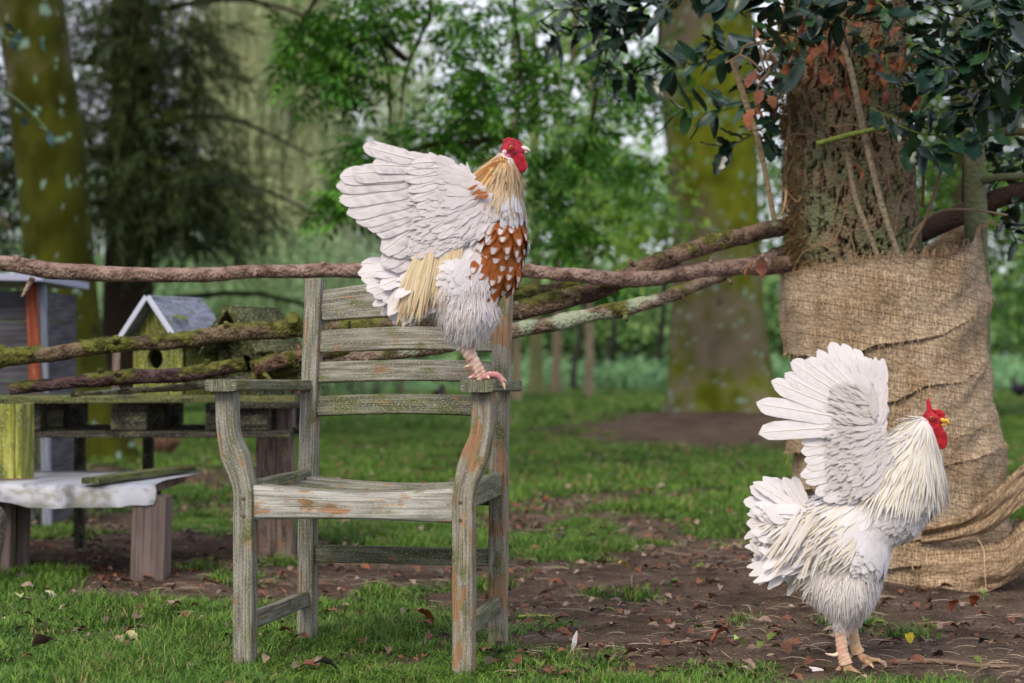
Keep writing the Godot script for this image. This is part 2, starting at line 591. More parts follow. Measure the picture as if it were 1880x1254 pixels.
func build_grass() -> void:
	var kinds := [[tuft(8, 0.038, 0.0028, 0.026), 36000, 3.5, 8.6, 0.31], [tuft(9, 0.046, 0.0048, 0.05), 32000, 8.4, 20.0, 0.30], [tuft(12, 0.075, 0.010, 0.10), 26000, 19.5, 46.0, 0.29]]
	var root := thing("grass", "short green grass growing over the yard and lawn", "grass", Vector3.ZERO, "", "stuff")
	for k in 3:
		var K: Array = kinds[k]
		var xf := []
		var cols := []
		var tries := 0
		while xf.size() < K[1] and tries < K[1] * 4:
			tries += 1
			# even over the ground seen: depth weighted towards what shows
			var d := lerpf(K[2], K[3], rng.randf() if k == 0 else pow(rng.randf(), 1.3))
			var x := rf(-K[4], K[4]) * d
			var b := bare(x, -d)
			if rng.randf() < b * 1.12 + (0.10 if k == 0 else 0.0): continue
			if k < 2 and nz2.get_noise_2d(x * 160.0, d * 160.0) + (0.22 if d > 5.2 else -0.1) * rng.randf() * -1.6 < -0.30 and rng.randf() < 0.75: continue
			var lush := 0.8 + 0.9 * nz.get_noise_2d(x * 120.0 + 9.0, d * 120.0)
			if b > 0.4: lush *= 0.7
			var s := rf(0.7, 1.3) * lush
			xf.append(Transform3D(Basis.from_euler(Vector3(rf(-0.25, 0.25), rf(0, TAU), rf(-0.25, 0.25))).scaled(Vector3(1, s, 1) * rf(0.8, 1.25)), Vector3(x, gh(x, -d) - 0.002, -d)))
			var c := lin(50, 86, 28).lerp(lin(118, 154, 58), pow(rng.randf(), 1.3))
			if rng.randf() < 0.06: c = lin(150, 136, 90)
			cols.append(c)
		multi(["near_grass", "middle_grass", "far_grass"][k], K[0], M.grass, xf, cols, root, "stuff")
	# crumbs of earth and bits of stalk on the bare patches
	var cm := MB.new()
	for k in 5:
		var r := 0.5
		cm.vert(Vector3(cos(k * TAU / 5) * r * rf(0.7, 1.2), rf(-0.1, 0.2), sin(k * TAU / 5) * r * rf(0.7, 1.2)))
	var top := cm.vert(Vector3(0.05, 0.45, 0))
	for k in 5: cm.tri(k, top, (k + 1) % 5)
	var xf2 := []
	var c2 := []
	for k in 9000:
		var d := rf(3.9, 8.4)
		var x := rf(-0.3, 0.31) * d
		if bare(x, -d) < 0.45: continue
		var s := rf(0.003, 0.010) * (2.2 if rng.randf() < 0.06 else 1.0)
		xf2.append(Transform3D(Basis.from_euler(Vector3(rf(-0.4, 0.4), rf(0, TAU), rf(-0.4, 0.4))).scaled(Vector3(s, s * rf(0.5, 1.0), s)), Vector3(x, gh(x, -d) + 0.001, -d)))
		c2.append(vary(lin(104, 88, 76), 0.4))
	var er := thing("loose_soil", "crumbs of dark soil scattered over the bare earth", "soil", Vector3.ZERO, "", "stuff")
	multi("crumbs", cm.mesh(true), M.plain, xf2, c2, er, "stuff")
	var sm := MB.new()
	tube(sm, PackedVector3Array([Vector3(-0.5, 0, 0), Vector3(-0.2, 0.05, 0.06), Vector3(0.15, 0.06, 0.07), Vector3(0.5, 0.0, -0.03)]), [0.014, 0.016, 0.009], 4, Color.WHITE)
	var xf3 := []
	var c3 := []
	for k in 3400:
		var d := rf(3.9, 9.5)
		var x := rf(-0.3, 0.31) * d
		var b := bare(x, -d)
		if rng.randf() > 0.25 + b or nz2.get_noise_2d(x * 130.0, d * 130.0) < -0.05: continue
		var s := rf(0.02, 0.08)
		xf3.append(Transform3D(Basis.from_euler(Vector3(rf(-0.1, 0.1), rf(0, TAU), rf(-0.1, 0.1))).scaled(Vector3(s, s, s)), Vector3(x, gh(x, -d) + 0.006, -d)))
		c3.append(vary(lin(168, 150, 128), 0.45))
	multi("stalks", sm.mesh(), M.plain, xf3, c3, er, "stuff")


# ---------------------------------------------------------------- foliage
func leaf_blade(mb: MB, base: Vector3, dir: Vector3, nrm: Vector3, l: float, w: float, col: Color, fold := 0.12, droop := 0.15) -> void:
	var side := dir.cross(nrm).normalized()
	var up := side.cross(dir).normalized()
	var b := mb.vert(base, col)
	var m := mb.vert(base + dir * l * 0.45 - up * l * 0.02, col)
	var l1 := mb.vert(base + dir * l * 0.38 + side * w * 0.5 + up * fold * w, col)
	var r1 := mb.vert(base + dir * l * 0.38 - side * w * 0.5 + up * fold * w, col)
	var t := mb.vert(base + dir * l - up * l * droop, col)
	mb.tri(b, m, l1)
	mb.tri(m, t, l1)
	mb.tri(b, r1, m)
	mb.tri(m, r1, t)

func sprig(n: int, l: float, w: float, reach: float) -> ArrayMesh:
	var mb := MB.new()
	for k in n:
		var p := Vector3(rf(-1, 1), rf(-0.6, 0.6), rf(-1, 1)) * reach
		leaf_blade(mb, p, (rv() + Vector3(0, -0.35, 0)).normalized(), (rv() + Vector3.UP * 1.2).normalized(), l * rf(0.7, 1.2), w * rf(0.8, 1.1), Color.WHITE * rf(0.7, 1.2))
	return mb.mesh()

func pinnate(l: float, pairs: int, ll: float, lw: float) -> ArrayMesh:
	var mb := MB.new()
	tube(mb, PackedVector3Array([Vector3.ZERO, Vector3(0, -l * 0.05, l * 0.5), Vector3(0, -l * 0.22, l)]), [0.0025, 0.001], 3, Color(0.8, 0.8, 0.6), null, false)
	for k in pairs:
		var t := (k + 1.0) / (pairs + 0.6)
		var p := Vector3(0, -l * 0.22 * t * t, l * t)
		for s in [-1.0, 1.0]:
			leaf_blade(mb, p, Vector3(s, -0.25 + rf(-0.15, 0.1), 0.55).normalized(), Vector3.UP, ll * rf(0.8, 1.1), lw, Color.WHITE * rf(0.85, 1.15))
	leaf_blade(mb, Vector3(0, -l * 0.2, l), Vector3(0, -0.4, 1).normalized(), Vector3.UP, ll, lw, Color.WHITE)
	return mb.mesh()

func strand(l: float) -> ArrayMesh:
	var mb := MB.new()
	tube(mb, PackedVector3Array([Vector3.ZERO, Vector3(0.02, -l * 0.5, 0.01), Vector3(0, -l, 0)]), [0.003, 0.001], 3, Color(0.9, 0.8, 0.5), null, false)
	for k in int(l * 34):
		var y := -rf(0.02, 1.0) * l
		var a := rf(0, TAU)
		leaf_blade(mb, Vector3(0, y, 0), Vector3(cos(a) * 0.6, -1, sin(a) * 0.6).normalized(), Vector3(cos(a), 0.6, sin(a)), rf(0.07, 0.12), 0.014, Color.WHITE * rf(0.8, 1.2))
	return mb.mesh()

func spray(l: float) -> ArrayMesh:            # a drooping conifer spray
	var mb := MB.new()
	tube(mb, PackedVector3Array([Vector3.ZERO, Vector3(0, -l * 0.1, l * 0.5), Vector3(0, -l * 0.5, l)]), [0.004, 0.001], 3, Color(0.9, 0.7, 0.5), null, false)
	for k in 46:
		var t := rf(0.05, 1.0)
		var p := Vector3(0, -l * (0.1 * t + 0.4 * t * t), l * t)
		leaf_blade(mb, p, Vector3(rf(-1, 1), rf(-1.2, 0.1), rf(0.2, 1.0)).normalized(), Vector3.UP, rf(0.05, 0.14), 0.011, Color.WHITE * rf(0.7, 1.25))
	return mb.mesh()

# crown of leaf sprigs spread through blobs [centre, radius vector, count]
func crown(called: String, m: Mesh, blobs: Array, ca: Color, cb: Color, parent: Node3D, sc := 1.0, hang := false, mat: Material = null) -> void:
	var xf := []
	var cols := []
	for b in blobs:
		for k in b[2]:
			var q := rv() * pow(rng.randf(), 0.45)
			var p: Vector3 = b[0] + q * b[1]
			if p.y < gh(p.x, p.z) + 0.02: continue
			var bs := Basis(Vector3.UP, rf(0, TAU))
			if not hang: bs = Basis.from_euler(Vector3(rf(-0.7, 0.7), rf(0, TAU), rf(-0.7, 0.7)))
			xf.append(Transform3D(bs.scaled(Vector3.ONE * sc * rf(0.75, 1.25)), p))
			cols.append(vary(ca.lerp(cb, rng.randf()), 0.2))
	multi(called, m, mat if mat else M.leaf, xf, cols, parent, "stuff")

func limb(mb: MB, pts: Array, r0: float, r1: float, col: Color, n := 7, cuts := 5) -> void:
	tube(mb, smooth_line(pts, cuts), [r0, lerpf(r0, r1, 0.5), r1], n, col, func(p, _o, _s): return [vary(col, 0.15), nz.get_noise_3dv(p * 300.0) * r0 * 0.15])

# big old trunk: flutes and flare at the foot, moss and lichen by noise
func trunk(called: String, pts: Array, rad: Array, bark: Color, moss: Color, mossy: float, lichen: float, parent: Node3D, off: float, side: Vector3) -> MeshInstance3D:
	var mb := MB.new()
	var look := func(p: Vector3, o: Vector3, s: float):
		var a := atan2(o.z, o.x)
		var fl: float = pow(1.0 - s, 9.0) * (0.5 + 0.5 * sin(a * 4.0 + off)) * rad[0] * 0.35
		var n1 := nz.get_noise_3dv(p * 45.0)
		var n2 := nz2.get_noise_3dv(p * Vector3(420, 300, 420))
		var n3 := nz.get_noise_3dv(p * 160.0 + Vector3.ONE * off * 30.0)
		var c := bark.lerp(bark * 0.7, clampf(0.5 + n2 * 1.2, 0, 1))
		var m := clampf((mossy + n1 * 1.1 + o.dot(side) * 0.55 + n2 * 0.45) * 2.2, 0.0, 1.0)
		c = c.lerp(moss.lerp(moss * 0.5, clampf(0.45 + n2 * 1.3 + n3 * 0.6, 0, 1)), m)
		var lk := nz.get_noise_3dv(p * 760.0 + Vector3.ONE * (off * 10.0 + 70.0))
		if lk > lichen: c = c.lerp(lin(132, 164, 146), ss(lichen, lichen + 0.06, lk) * 0.85)
		if nz2.get_noise_3dv(p * 200.0 + Vector3.ONE * 11.0) > 0.52: c = c.lerp(lin(40, 36, 26), 0.7)
		return [c, fl + n1 * 0.02 + n2 * 0.006]
	tube(mb, smooth_line(pts, 34), rad, 84, bark, look)
	return part(called, mb.mesh(), M.smooth_bark, parent)

func build_trees() -> void:
	# old tree with yellow-green moss behind the bird houses
	var t := thing("mossy_tree", "thick old trunk covered in yellow green moss behind the bird houses", "tree", Vector3.ZERO)
	var b0 := G(150, 872)
	trunk("trunk", [b0 - Vector3(0, 0.1, 0), P(128, 700, 11.6), P(112, 500, 11.6), P(88, 250, 11.6), P(55, 0, 11.6), P(10, -400, 11.7), P(0, -1100, 12.0)], [0.36, 0.215, 0.20, 0.215, 0.21, 0.2, 0.17], lin(92, 84, 66), lin(72, 76, 20), 0.62, 0.40, t, 1.3, Vector3(0.5, 0, 0.7))
	var lb := MB.new()
	for L in [[P(20, -500, 11.7), P(-300, -900, 10.5), P(-700, -1000, 9.5)], [P(5, -800, 11.8), P(400, -1250, 11.0), P(800, -1400, 10.0)], [P(0, -1000, 12), P(-100, -1600, 12.5)]]:
		limb(lb, L, 0.10, 0.03, lin(80, 76, 50))
	part("limb", lb.mesh(), M.smooth_bark, t)
	var leafy := sprig(8, 0.10, 0.055, 0.16)
	crown("crown", leafy, [[P(-400, -950, 10.5), Vector3(2.2, 1.0, 2.0), 700], [P(500, -1300, 11.0), Vector3(2.4, 1.0, 2.2), 320], [P(-50, -1600, 12.5), Vector3(2.5, 1.2, 2.0), 400]], lin(60, 92, 40), lin(92, 124, 58), t)

	# beech with flared foot and moss on its sunny side
	t = thing("beech_tree", "broad grey trunk with bright moss and pale lichen spots rising from a bare earth mound", "tree", Vector3.ZERO)
	var f := 20.2
	trunk("trunk", [P(1338, 815, f), P(1325, 700, f), P(1318, 560, f), P(1314, 400, f), P(1304, 200, f), P(1296, 0, f), P(1285, -500, f), P(1270, -1300, f)], [0.82, 0.56, 0.49, 0.46, 0.50, 0.50, 0.5, 0.4], lin(112, 102, 84), lin(112, 120, 30), 0.10, 0.40, t, 4.1, Vector3(0.9, 0, 0.25))
	lb = MB.new()
	for L in [[P(1290, -300, f), P(900, -800, 17.0), P(600, -900, 14.0)], [P(1285, -500, f), P(1700, -1000, 18.0), P(2000, -1100, 15.0)], [P(1280, -900, f), P(1200, -1800, 21.0)], [P(1285, -420, f), P(1150, -350, 18.5), P(1080, -150, 17.5), P(1050, 120, 17.0)]]:
		limb(lb, L, 0.17, 0.03, lin(100, 94, 76))
	part("limb", lb.mesh(), M.smooth_bark, t)
	crown("crown", leafy, [[P(800, -850, 15.5), Vector3(3.2, 1.1, 3.2), 520], [P(1800, -1000, 16.5), Vector3(3.0, 1.1, 3.0), 700], [P(1230, -1700, 21), Vector3(5, 2, 4), 700], [P(1090, 60, 17.2), Vector3(0.75, 1.3, 0.9), 110], [P(1150, 380, 17.5), Vector3(0.55, 0.65, 0.8), 120]], lin(96, 144, 40), lin(152, 186, 70), t)

	# dark conifer
	t = thing("conifer_tree", "dark drooping conifer with bare lower twigs beside the mossy trunk", "tree", Vector3.ZERO)
	var cb := MB.new()
	var cp := P(230, 860, 17.0)
	cp.y = 0.0
	tube(cb, PackedVector3Array([cp - Vector3(0, 0.1, 0), P(240, 300, 17.0), P(245, -300, 17.0), P(250, -1400, 17.0)]), [0.26, 0.2, 0.14, 0.06], 16, lin(58, 48, 40))
	part("trunk", cb.mesh(), M.bark, t)
	cb = MB.new()
	for k in 30:
		var y := lerpf(1.2, 9.0, k / 30.0)
		var a := rf(0, TAU)
		var o := P(240, 300, 17.0)
		o.y = y
		var r := lerpf(2.3, 1.2, k / 30.0) * rf(0.7, 1.1)
		limb(cb, [o, o + Vector3(cos(a) * r * 0.5, 0.12, sin(a) * r * 0.5), o + Vector3(cos(a) * r, -0.25, sin(a) * r)], 0.035, 0.008, lin(44, 38, 32), 5, 4)
	part("branches", cb.mesh(), M.bark, t)
	crown("crown", spray(0.5), [[P(240, 60, 17.0), Vector3(0.75, 1.2, 1.4), 460], [P(240, 300, 16.4), Vector3(0.85, 0.7, 1.3), 360], [P(300, 190, 16.6), Vector3(0.45, 1.3, 1.2), 300], [P(370, 380, 16.2), Vector3(0.55, 0.35, 1.0), 230], [P(210, -300, 17.0), Vector3(1.5, 1.3, 1.6), 600], [P(-40, 250, 16.0), Vector3(0.6, 1.6, 1.2), 500]], lin(40, 60, 26), lin(88, 106, 50), t)

	# weeping willow
	t = thing("willow_tree", "pale weeping willow with long hanging strands beyond the conifer", "tree", Vector3.ZERO)
	var wb := MB.new()
	var wf := 29.0
	tube(wb, smooth_line([G(470, 748), P(480, 600, wf), P(500, 300, wf), P(540, 0, wf), P(560, -300, wf)], 8), [0.42, 0.34, 0.3, 0.24, 0.16], 18, lin(104, 92, 76))
	for L in [[P(500, 250, wf), P(420, 60, 28.0), P(380, -150, 27.5)], [P(520, 100, wf), P(640, -100, 28.0), P(720, -160, 27.0)], [P(545, -50, wf), P(500, -250, 27.0), P(430, -350, 26)]]:
		limb(wb, L, 0.13, 0.04, lin(100, 88, 72))
	part("trunk", wb.mesh(), M.bark, t)
	crown("crown", strand(1.3), [[P(440, 40, 27.5), Vector3(0.9, 1.6, 1.3), 900], [P(545, 60, 28.2), Vector3(0.9, 1.7, 1.3), 800], [P(500, 300, 28.0), Vector3(1.3, 1.3, 1.5), 1100], [P(700, 80, 28.6), Vector3(1.2, 1.3, 1.3), 110], [P(420, -250, 27), Vector3(2.0, 1.4, 1.6), 400], [P(640, 380, 30.0), Vector3(1.3, 0.8, 1.2), 160]], lin(172, 190, 142), lin(216, 222, 182), t, 1.0, true)

	# grey-green sallow bushes below the willow
	var gs := sprig(9, 0.10, 0.024, 0.17)
	for q in [[250, 590, 25.0, 1.0, 1.05, 1.0, 640], [400, 560, 26.5, 1.2, 1.15, 1.2, 900], [580, 560, 26.0, 1.2, 1.05, 1.2, 820], [660, 520, 31.0, 1.5, 1.2, 1.4, 800], [180, 480, 31.0, 1.6, 2.2, 1.5, 900]]:
		var bt := thing("sallow_bush", ["grey green bush seen between the mossy trunk and bird house roof", "pale blue green bush above the bird house roofs", "pale blue green bush seen over the chair back", "tall grey green bush behind the rooster's tail", "tall grey bush behind the dark conifer"][taken.get("sallow_bush", 0)], "bush", Vector3.ZERO)
		var c := P(q[0], q[1], q[2])
		var sb := MB.new()
		for k in 7:
			limb(sb, [Vector3(c.x + rf(-0.2, 0.2), -0.05, c.z + rf(-0.2, 0.2)), Vector3(c.x + rf(-0.4, 0.4) * q[3], c.y * 0.6, c.z + rf(-0.4, 0.4)), c + Vector3(rf(-0.7, 0.7) * q[3], rf(0.0, 0.8) * q[4], rf(-0.5, 0.5))], 0.035, 0.008, lin(92, 84, 66), 5, 4)
		part("stems", sb.mesh(), M.bark, bt)
		crown("foliage", gs, [[c, Vector3(q[3], q[4], q[5]), q[6]], [Vector3(c.x, c.y * 0.45, c.z), Vector3(q[3] * 0.9, c.y * 0.5, q[5]), q[6] / 2]], lin(122, 164, 112), lin(172, 200, 146), bt)

	# overhanging ash: trunk stands out of the picture beyond the holly, boughs hang into it
	t = thing("ash_tree", "ash boughs with feathery green leaves hanging behind the spotted rooster", "tree", Vector3.ZERO)
	var ab := MB.new()
	var at := P(2150, 0, 11.5)
	tube(ab, PackedVector3Array([Vector3(at.x, -0.1, at.z), Vector3(at.x, 1.5, at.z), Vector3(at.x - 0.1, 3.2, at.z), Vector3(at.x - 0.3, 4.5, at.z)]), [0.24, 0.18, 0.16, 0.12], 18, lin(100, 94, 78))
	part("trunk", ab.mesh(), M.smooth_bark, t)
	ab = MB.new()
	var bc := lin(50, 46, 34)
	limb(ab, [P(2140, -640, 11.5), P(1700, -420, 11.2), P(1300, -300, 11.0), P(940, -230, 10.8), P(600, -260, 10.6), P(330, -200, 10.4)], 0.10, 0.035, bc, 9, 10)
	var boughs := [[P(942, -230, 10.8), P(944, 0, 10.8), P(956, 120, 10.8), P(948, 260, 10.8)], [P(760, -245, 10.7), P(790, 0, 10.7), P(775, 60, 10.7), P(745, 130, 10.7), P(735, 220, 10.7)], [P(620, -255, 10.6), P(600, -60, 10.5), P(545, 60, 10.4), P(520, 95, 10.4)], [P(745, 110, 10.7), P(690, 70, 10.6), P(620, 90, 10.6)], [P(700, -245, 10.7), P(680, 0, 10.6), P(712, 130, 10.6), P(715, 240, 10.6)], [P(1060, -260, 11.0), P(1100, 20, 11.2), P(1080, 260, 11.4), P(1010, 420, 11.4)], [P(1250, -290, 11.0), P(1215, 0, 12.0), P(1200, 250, 12.0)], [P(948, 240, 10.8), P(880, 260, 10.6), P(800, 265, 10.6), P(700, 300, 10.6), P(630, 350, 10.6)]]
	for L in boughs: limb(ab, L, 0.020, 0.006, bc, 6, 6)
	part("boughs", ab.mesh(), M.bark, t)
	var pl := pinnate(0.20, 4, 0.075, 0.028)
	var pc := [[560, 60, 10.5, 0.17, 0.18, 58], [640, 60, 10.6, 0.22, 0.22, 80], [600, 150, 10.5, 0.23, 0.14, 70], [690, 30, 10.6, 0.16, 0.15, 44], [660, 130, 10.6, 0.15, 0.13, 40], [850, 60, 10.7, 0.20, 0.2, 64], [880, 150, 10.7, 0.20, 0.17, 66], [900, 220, 10.7, 0.20, 0.12, 52], [960, 60, 10.9, 0.17, 0.22, 50], [985, 170, 11.0, 0.17, 0.2, 50], [640, 340, 10.6, 0.15, 0.16, 50], [690, 270, 10.6, 0.2, 0.08, 40], [620, 400, 10.6, 0.09, 0.08, 18], [800, 255, 10.6, 0.26, 0.07, 50], [850, 210, 10.6, 0.16, 0.1, 32], [1010, 330, 11.3, 0.2, 0.22, 62], [1080, 270, 11.4, 0.2, 0.2, 50], [1050, 430, 11.4, 0.22, 0.2, 60], [1130, 150, 11.6, 0.2, 0.3, 50], [1200, 150, 12.0, 0.2, 0.35, 60], [1160, 330, 12.0, 0.2, 0.2, 40], [1110, 510, 11.6, 0.15, 0.1, 22]]
	var bl := []
	for q in pc: bl.append([P(q[0], q[1], q[2]), Vector3(q[3], q[4], 0.35), int(q[5] * 0.82)])
	bl.append([P(700, -330, 10.6), Vector3(1.6, 0.25, 0.9), 260])
	bl.append([P(1500, -420, 11.0), Vector3(1.6, 0.35, 0.9), 260])
	crown("leaves", pl, bl, lin(44, 92, 26), lin(96, 150, 46), t)

	# leafy trees behind the holly
	for q in [[1560, 24.0, 300, 1.6, 2.2, "leafy green tree behind the beech and holly trunks"], [1760, 22.0, 250, 1.5, 2.4, "leafy green tree seen between the holly stems"], [1930, 24.0, 320, 1.6, 2.2, "leafy tree beyond the burlap tree at the lawn edge"]]:
		var g2 := P(q[0], 700, q[1])
		g2.y = 0.0
		var gt := thing("leafy_tree", q[5], "tree", Vector3.ZERO)
		var gb := MB.new()
		tube(gb, smooth_line([g2 - Vector3(0, 0.1, 0), g2 + Vector3(0.1, 1.5, 0), g2 + Vector3(0.0, 4.0, 0), g2 + Vector3(0.2, 7.0, 0)], 6), [0.2, 0.13, 0.11, 0.05], 12, lin(88, 80, 62))
		part("trunk", gb.mesh(), M.smooth_bark, gt)
		var cc := P(q[0], q[2], q[1])
		crown("crown", leafy, [[cc, Vector3(q[3], q[4], 1.3), 620], [cc + Vector3(0, 2.4, 0), Vector3(q[3], 1.6, 1.3), 300]], lin(68, 112, 40), lin(122, 162, 64), gt, 1.3)

	# slim pale trunks at the far side of the lawn, each with its crown
	var fl := sprig(8, 0.16, 0.10, 0.3)
	var tr := [[985, 728, 26, 0, "mossy greenish"], [1021, 726, 17, 1, "pale straight"], [1081, 728, 15, 1, "pinkish straight"], [948, 738, 16, 1, "pale narrow"], [646, 742, 18, 1, "pale"], [736, 740, 15, 1, "pale"], [1052, 717, 11, 2, "dark leaning"], [1120, 714, 11, 2, "dark crooked"], [1206, 714, 12, 2, "dark slim"], [690, 735, 12, 2, "dark slim"]]
	for q in tr:
		var g := G(q[0], q[1])
		var px := -g.z / FX
		var w: float = q[2] * px * 0.5
		var cn: Color = [lin(124, 126, 84), lin(150, 134, 112), lin(56, 54, 50)][q[3]]
		var lab: String = ["mossy greenish tree trunk at the far edge of the lawn, thickest of its row", "pale straight tree trunk between the mossy and pinkish trunks across the lawn", "pinkish straight tree trunk standing alone at the lawn's far edge", "pale narrow tree trunk just beside the chair's tall back post", "pale tree trunk seen through the chair back beside the slat ends", "pale tree trunk seen through the middle of the chair back", "dark leaning tree close behind the pinkish trunk", "dark crooked tree among nettles beyond the pinkish trunk", "dark slim tree among nettles near the beech", "dark slim tree glimpsed between the chair slats"][taken.get("lawn_tree", 0)]
		var lt := thing("lawn_tree", lab, "tree", Vector3.ZERO)
		var mb := MB.new()
		var lean := rf(-0.2, 0.2) + (0.35 if q[3] == 2 else 0.0)
		tube(mb, smooth_line([g - Vector3(0, 0.1, 0), g + Vector3(lean * 0.05, 0.5, 0), g + Vector3(lean * 0.6, 2.0, 0), g + Vector3(lean, 5.0, 0.2), g + Vector3(lean * 1.5, 9.0, 0.3)], 6), [w * 1.5, w, w * 0.9, w * 0.7, w * 0.4], 12, cn, func(p, _o, _s): return [cn.lerp(cn * 0.7, clampf(0.5 + nz2.get_noise_3dv(p * 90.0), 0, 1)), 0.0])
		part("trunk", mb.mesh(), M.smooth_bark, lt)
		var cr := g + Vector3(lean * 0.8, 4.4, 0.2)
		crown("crown", fl, [[cr, Vector3(1.6, 1.9, 1.5), 120], [cr + Vector3(0.3, 3.0, 0.0), Vector3(1.7, 2.0, 1.6), 55]], lin(92, 140, 62), lin(148, 184, 92), lt)
	# bank of nettles behind them
	var nt := thing("nettle_bank", "pale green nettles growing in a bank beyond the lawn", "nettles", Vector3.ZERO, "", "stuff")
	var nb := []
	for k in 26: nb.append([Vector3(lerpf(-14, 14, k / 25.0), 0.25, -46.0 + rf(-2, 2)), Vector3(0.9, 0.55, 1.0), 190])
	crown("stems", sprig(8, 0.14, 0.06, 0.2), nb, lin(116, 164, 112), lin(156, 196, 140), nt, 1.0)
	# far wood that closes the view
	var fw := thing("far_wood", "blurred mass of trees closing the view beyond the nettles", "wood", Vector3.ZERO, "", "stuff")
	var fb := []
	for k in 38:
		var x := lerpf(-20, 20, k / 37.0)
		fb.append([Vector3(x, rf(1.3, 2.4), -58.0 + rf(-3, 3)), Vector3(1.5, 2.2, 1.6), 330])
		fb.append([Vector3(x + rf(-0.5, 0.5), rf(5.0, 7.0), -62.0 + rf(-3, 3)), Vector3(1.5, 1.8, 1.6), 46])
		if k % 4 == 1: fb.append([Vector3(x + rf(-0.5, 0.5), rf(9.0, 12.0), -64.0 + rf(-3, 3)), Vector3(1.3, 2.0, 1.6), 26])
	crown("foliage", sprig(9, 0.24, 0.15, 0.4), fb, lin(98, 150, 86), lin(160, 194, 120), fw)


# ---------------------------------------------------------------- chair
var chair_root: Node3D
var arm_top := Vector3.ZERO

